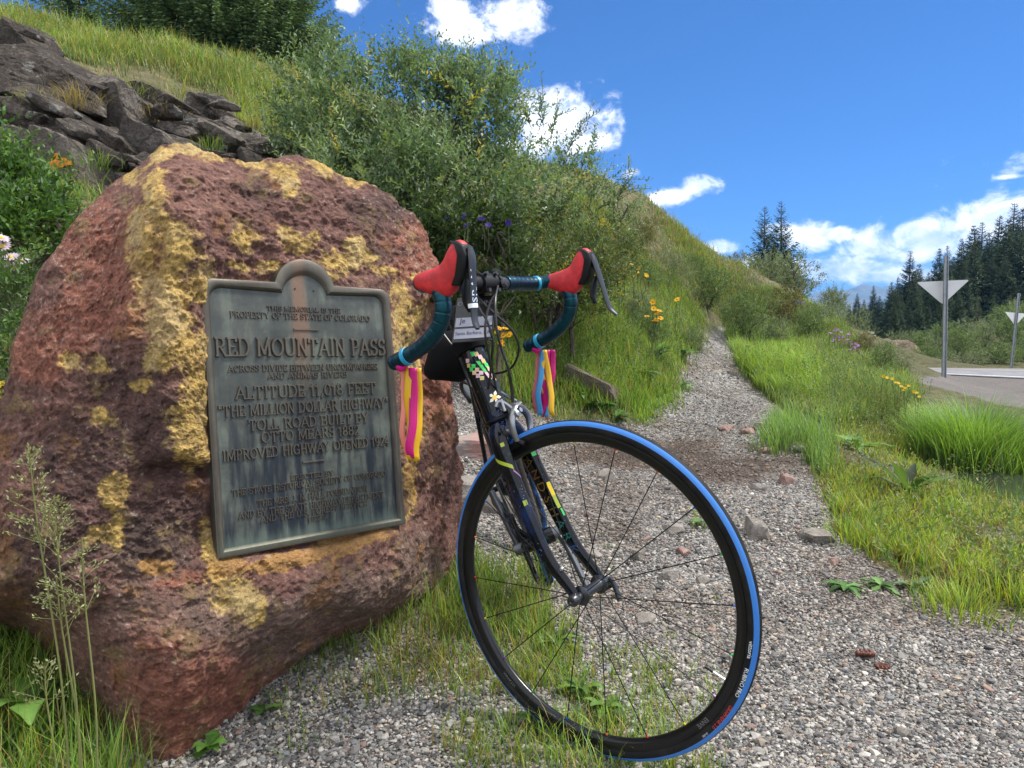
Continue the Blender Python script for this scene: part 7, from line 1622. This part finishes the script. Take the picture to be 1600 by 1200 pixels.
# ------------------------------------------------------------------ road signs, seen from behind
M_GALV = mat('galvanised_steel', (.33, .35, .37), .5, .6, var=(.26, .28, .30), vscale=15)
M_SIGNB = mat('sign_back', (.58, .58, .58), .55, .1, var=(.52, .52, .53), vscale=4)
def tri_sign(label, foot, top, tri, thick=.004, bolt=True):
    root = empty('triangular_sign', foot); tag(root, label, 'road sign'); org = root.location
    p = MB(); ax = top - foot; n = 10; d = ax / np.linalg.norm(ax); sd_ = np.array([1., 0, 0]); fw = np.cross(d, sd_)
    # channel section post with punched holes
    p.box((foot + top) / 2 + np.array([0, 0, -.15]), sd_, fw, d, .030, .004, np.linalg.norm(ax) / 2 + .15); p.box((foot + top) / 2 + fw * .0 + sd_ * .026 + np.array([0, -.014, -.15]), sd_, fw, d, .004, .012, np.linalg.norm(ax) / 2 + .15); p.box((foot + top) / 2 - sd_ * .026 + np.array([0, -.014, -.15]), sd_, fw, d, .004, .012, np.linalg.norm(ax) / 2 + .15)
    p.build('post', M_GALV, root, org, smooth_=False)
    a, b, c = tri; nrm = np.cross(b - a, c - a); nrm /= np.linalg.norm(nrm); m = MB(); cen = (a + b + c) / 3; V = []
    pts = []
    for q, r_, s_ in ((a, b, c), (b, c, a), (c, a, b)):        # rounded corners
        u = (r_ - q) / np.linalg.norm(r_ - q); w = (s_ - q) / np.linalg.norm(s_ - q)
        for t in np.linspace(0, 1, 5): pts.append(q + (w * (1 - t) ** 2 + u * t ** 2) * .04 + (u + w) * .004)
    k = len(pts); V = [q + nrm * thick for q in pts] + [q - nrm * thick for q in pts]; m.add(V, [tuple(range(k)), tuple(range(2 * k - 1, k - 1, -1))] + [(i, i + k, (i + 1) % k + k, (i + 1) % k) for i in range(k)]); m.build('sign_panel', M_SIGNB, root, org, smooth_=False)
    bo = MB()
    for z in (.78, .45): q = (a + b) / 2 * z + c * (1 - z) + np.array([0, -.03, 0]); bo.lathe([(.001, .012), (.012, .011), (.012, 0)], q, (0, -1, 0), 8)
    bo.build('bolt', M_GALV, root, org)
def yz(p, dy): q = p.copy(); q[1] += dy; return q
f1 = gpt(1475, 11.2); k = 11.2
tri_sign('pale triangular road sign seen from behind on a steel post, the nearer one', f1, at(1478, 400, k), (yz(at(1435, 440, k), .07), yz(at(1520, 436, k), .07), yz(at(1477, 476, k), .07)))
k = 18.8; f2 = at(1579, 575, k)
tri_sign('farther triangular road sign cut by the right picture edge', f2, at(1591, 458, k), (yz(at(1572, 487, k - .5), .05), yz(at(1606, 490, k + .5), .05), yz(at(1588, 509, k), .05)))
def small_sign():
    k = 30.0; foot = at(1357, 556, k); root = empty('roadside_sign', foot); tag(root, 'small white two panel road sign far down the road', 'road sign'); org = root.location
    p = MB(); top = at(1357, 517, k); p.box((foot + top) / 2 + np.array([0, .05, 0]), (1, 0, 0), (0, 1, 0), (0, 0, 1), .04, .03, np.linalg.norm(top - foot) / 2); p.build('post', M_GALV, root, org, smooth_=False)
    for (x0, y0, x1, y1), mm, nm in (((1349, 518, 1366, 522), mono('sign_yellow', (.55, .50, .36), .6), 'upper_panel'), ((1349, 523.5, 1368, 530), mono('sign_white', (.75, .76, .76), .6), 'lower_panel')):
        a, b = at(x0, y0, k), at(x1, y1, k); m = MB(); m.box((a + b) / 2, (1, 0, 0), (0, 1, 0), (0, 0, 1), abs(b[0] - a[0]) / 2, .012, abs(b[2] - a[2]) / 2); m.build(nm, mm, root, org, smooth_=False)
small_sign()

# ------------------------------------------------------------------ air
def build_haze():
    mb = MB(); x0, x1, y0, y1, z0, z1 = -4200, 6500, -900, 5700, -60, 290
    mb.box(((x0 + x1) / 2, (y0 + y1) / 2, (z0 + z1) / 2), (1, 0, 0), (0, 1, 0), (0, 0, 1), (x1 - x0) / 2, (y1 - y0) / 2, (z1 - z0) / 2)
    m = bpy.data.materials.new('haze'); m.use_nodes = True; t = NT(m.node_tree); t.n.clear(); out = t.new('ShaderNodeOutputMaterial'); v = t.new('ShaderNodeVolumePrincipled')
    v.inputs['Color'].default_value = (.26, .52, 1.0, 1); v.inputs['Density'].default_value = .0003; v.inputs['Anisotropy'].default_value = .1; t.l.new(v.outputs[0], out.inputs['Volume'])
    o = mb.build('haze', m); tag(o, 'thin bluish mountain air', 'haze', kind='stuff'); m.cycles.homogeneous_volume = True if hasattr(m.cycles, 'homogeneous_volume') else None
build_haze()
SC.cycles.volume_bounces = 0
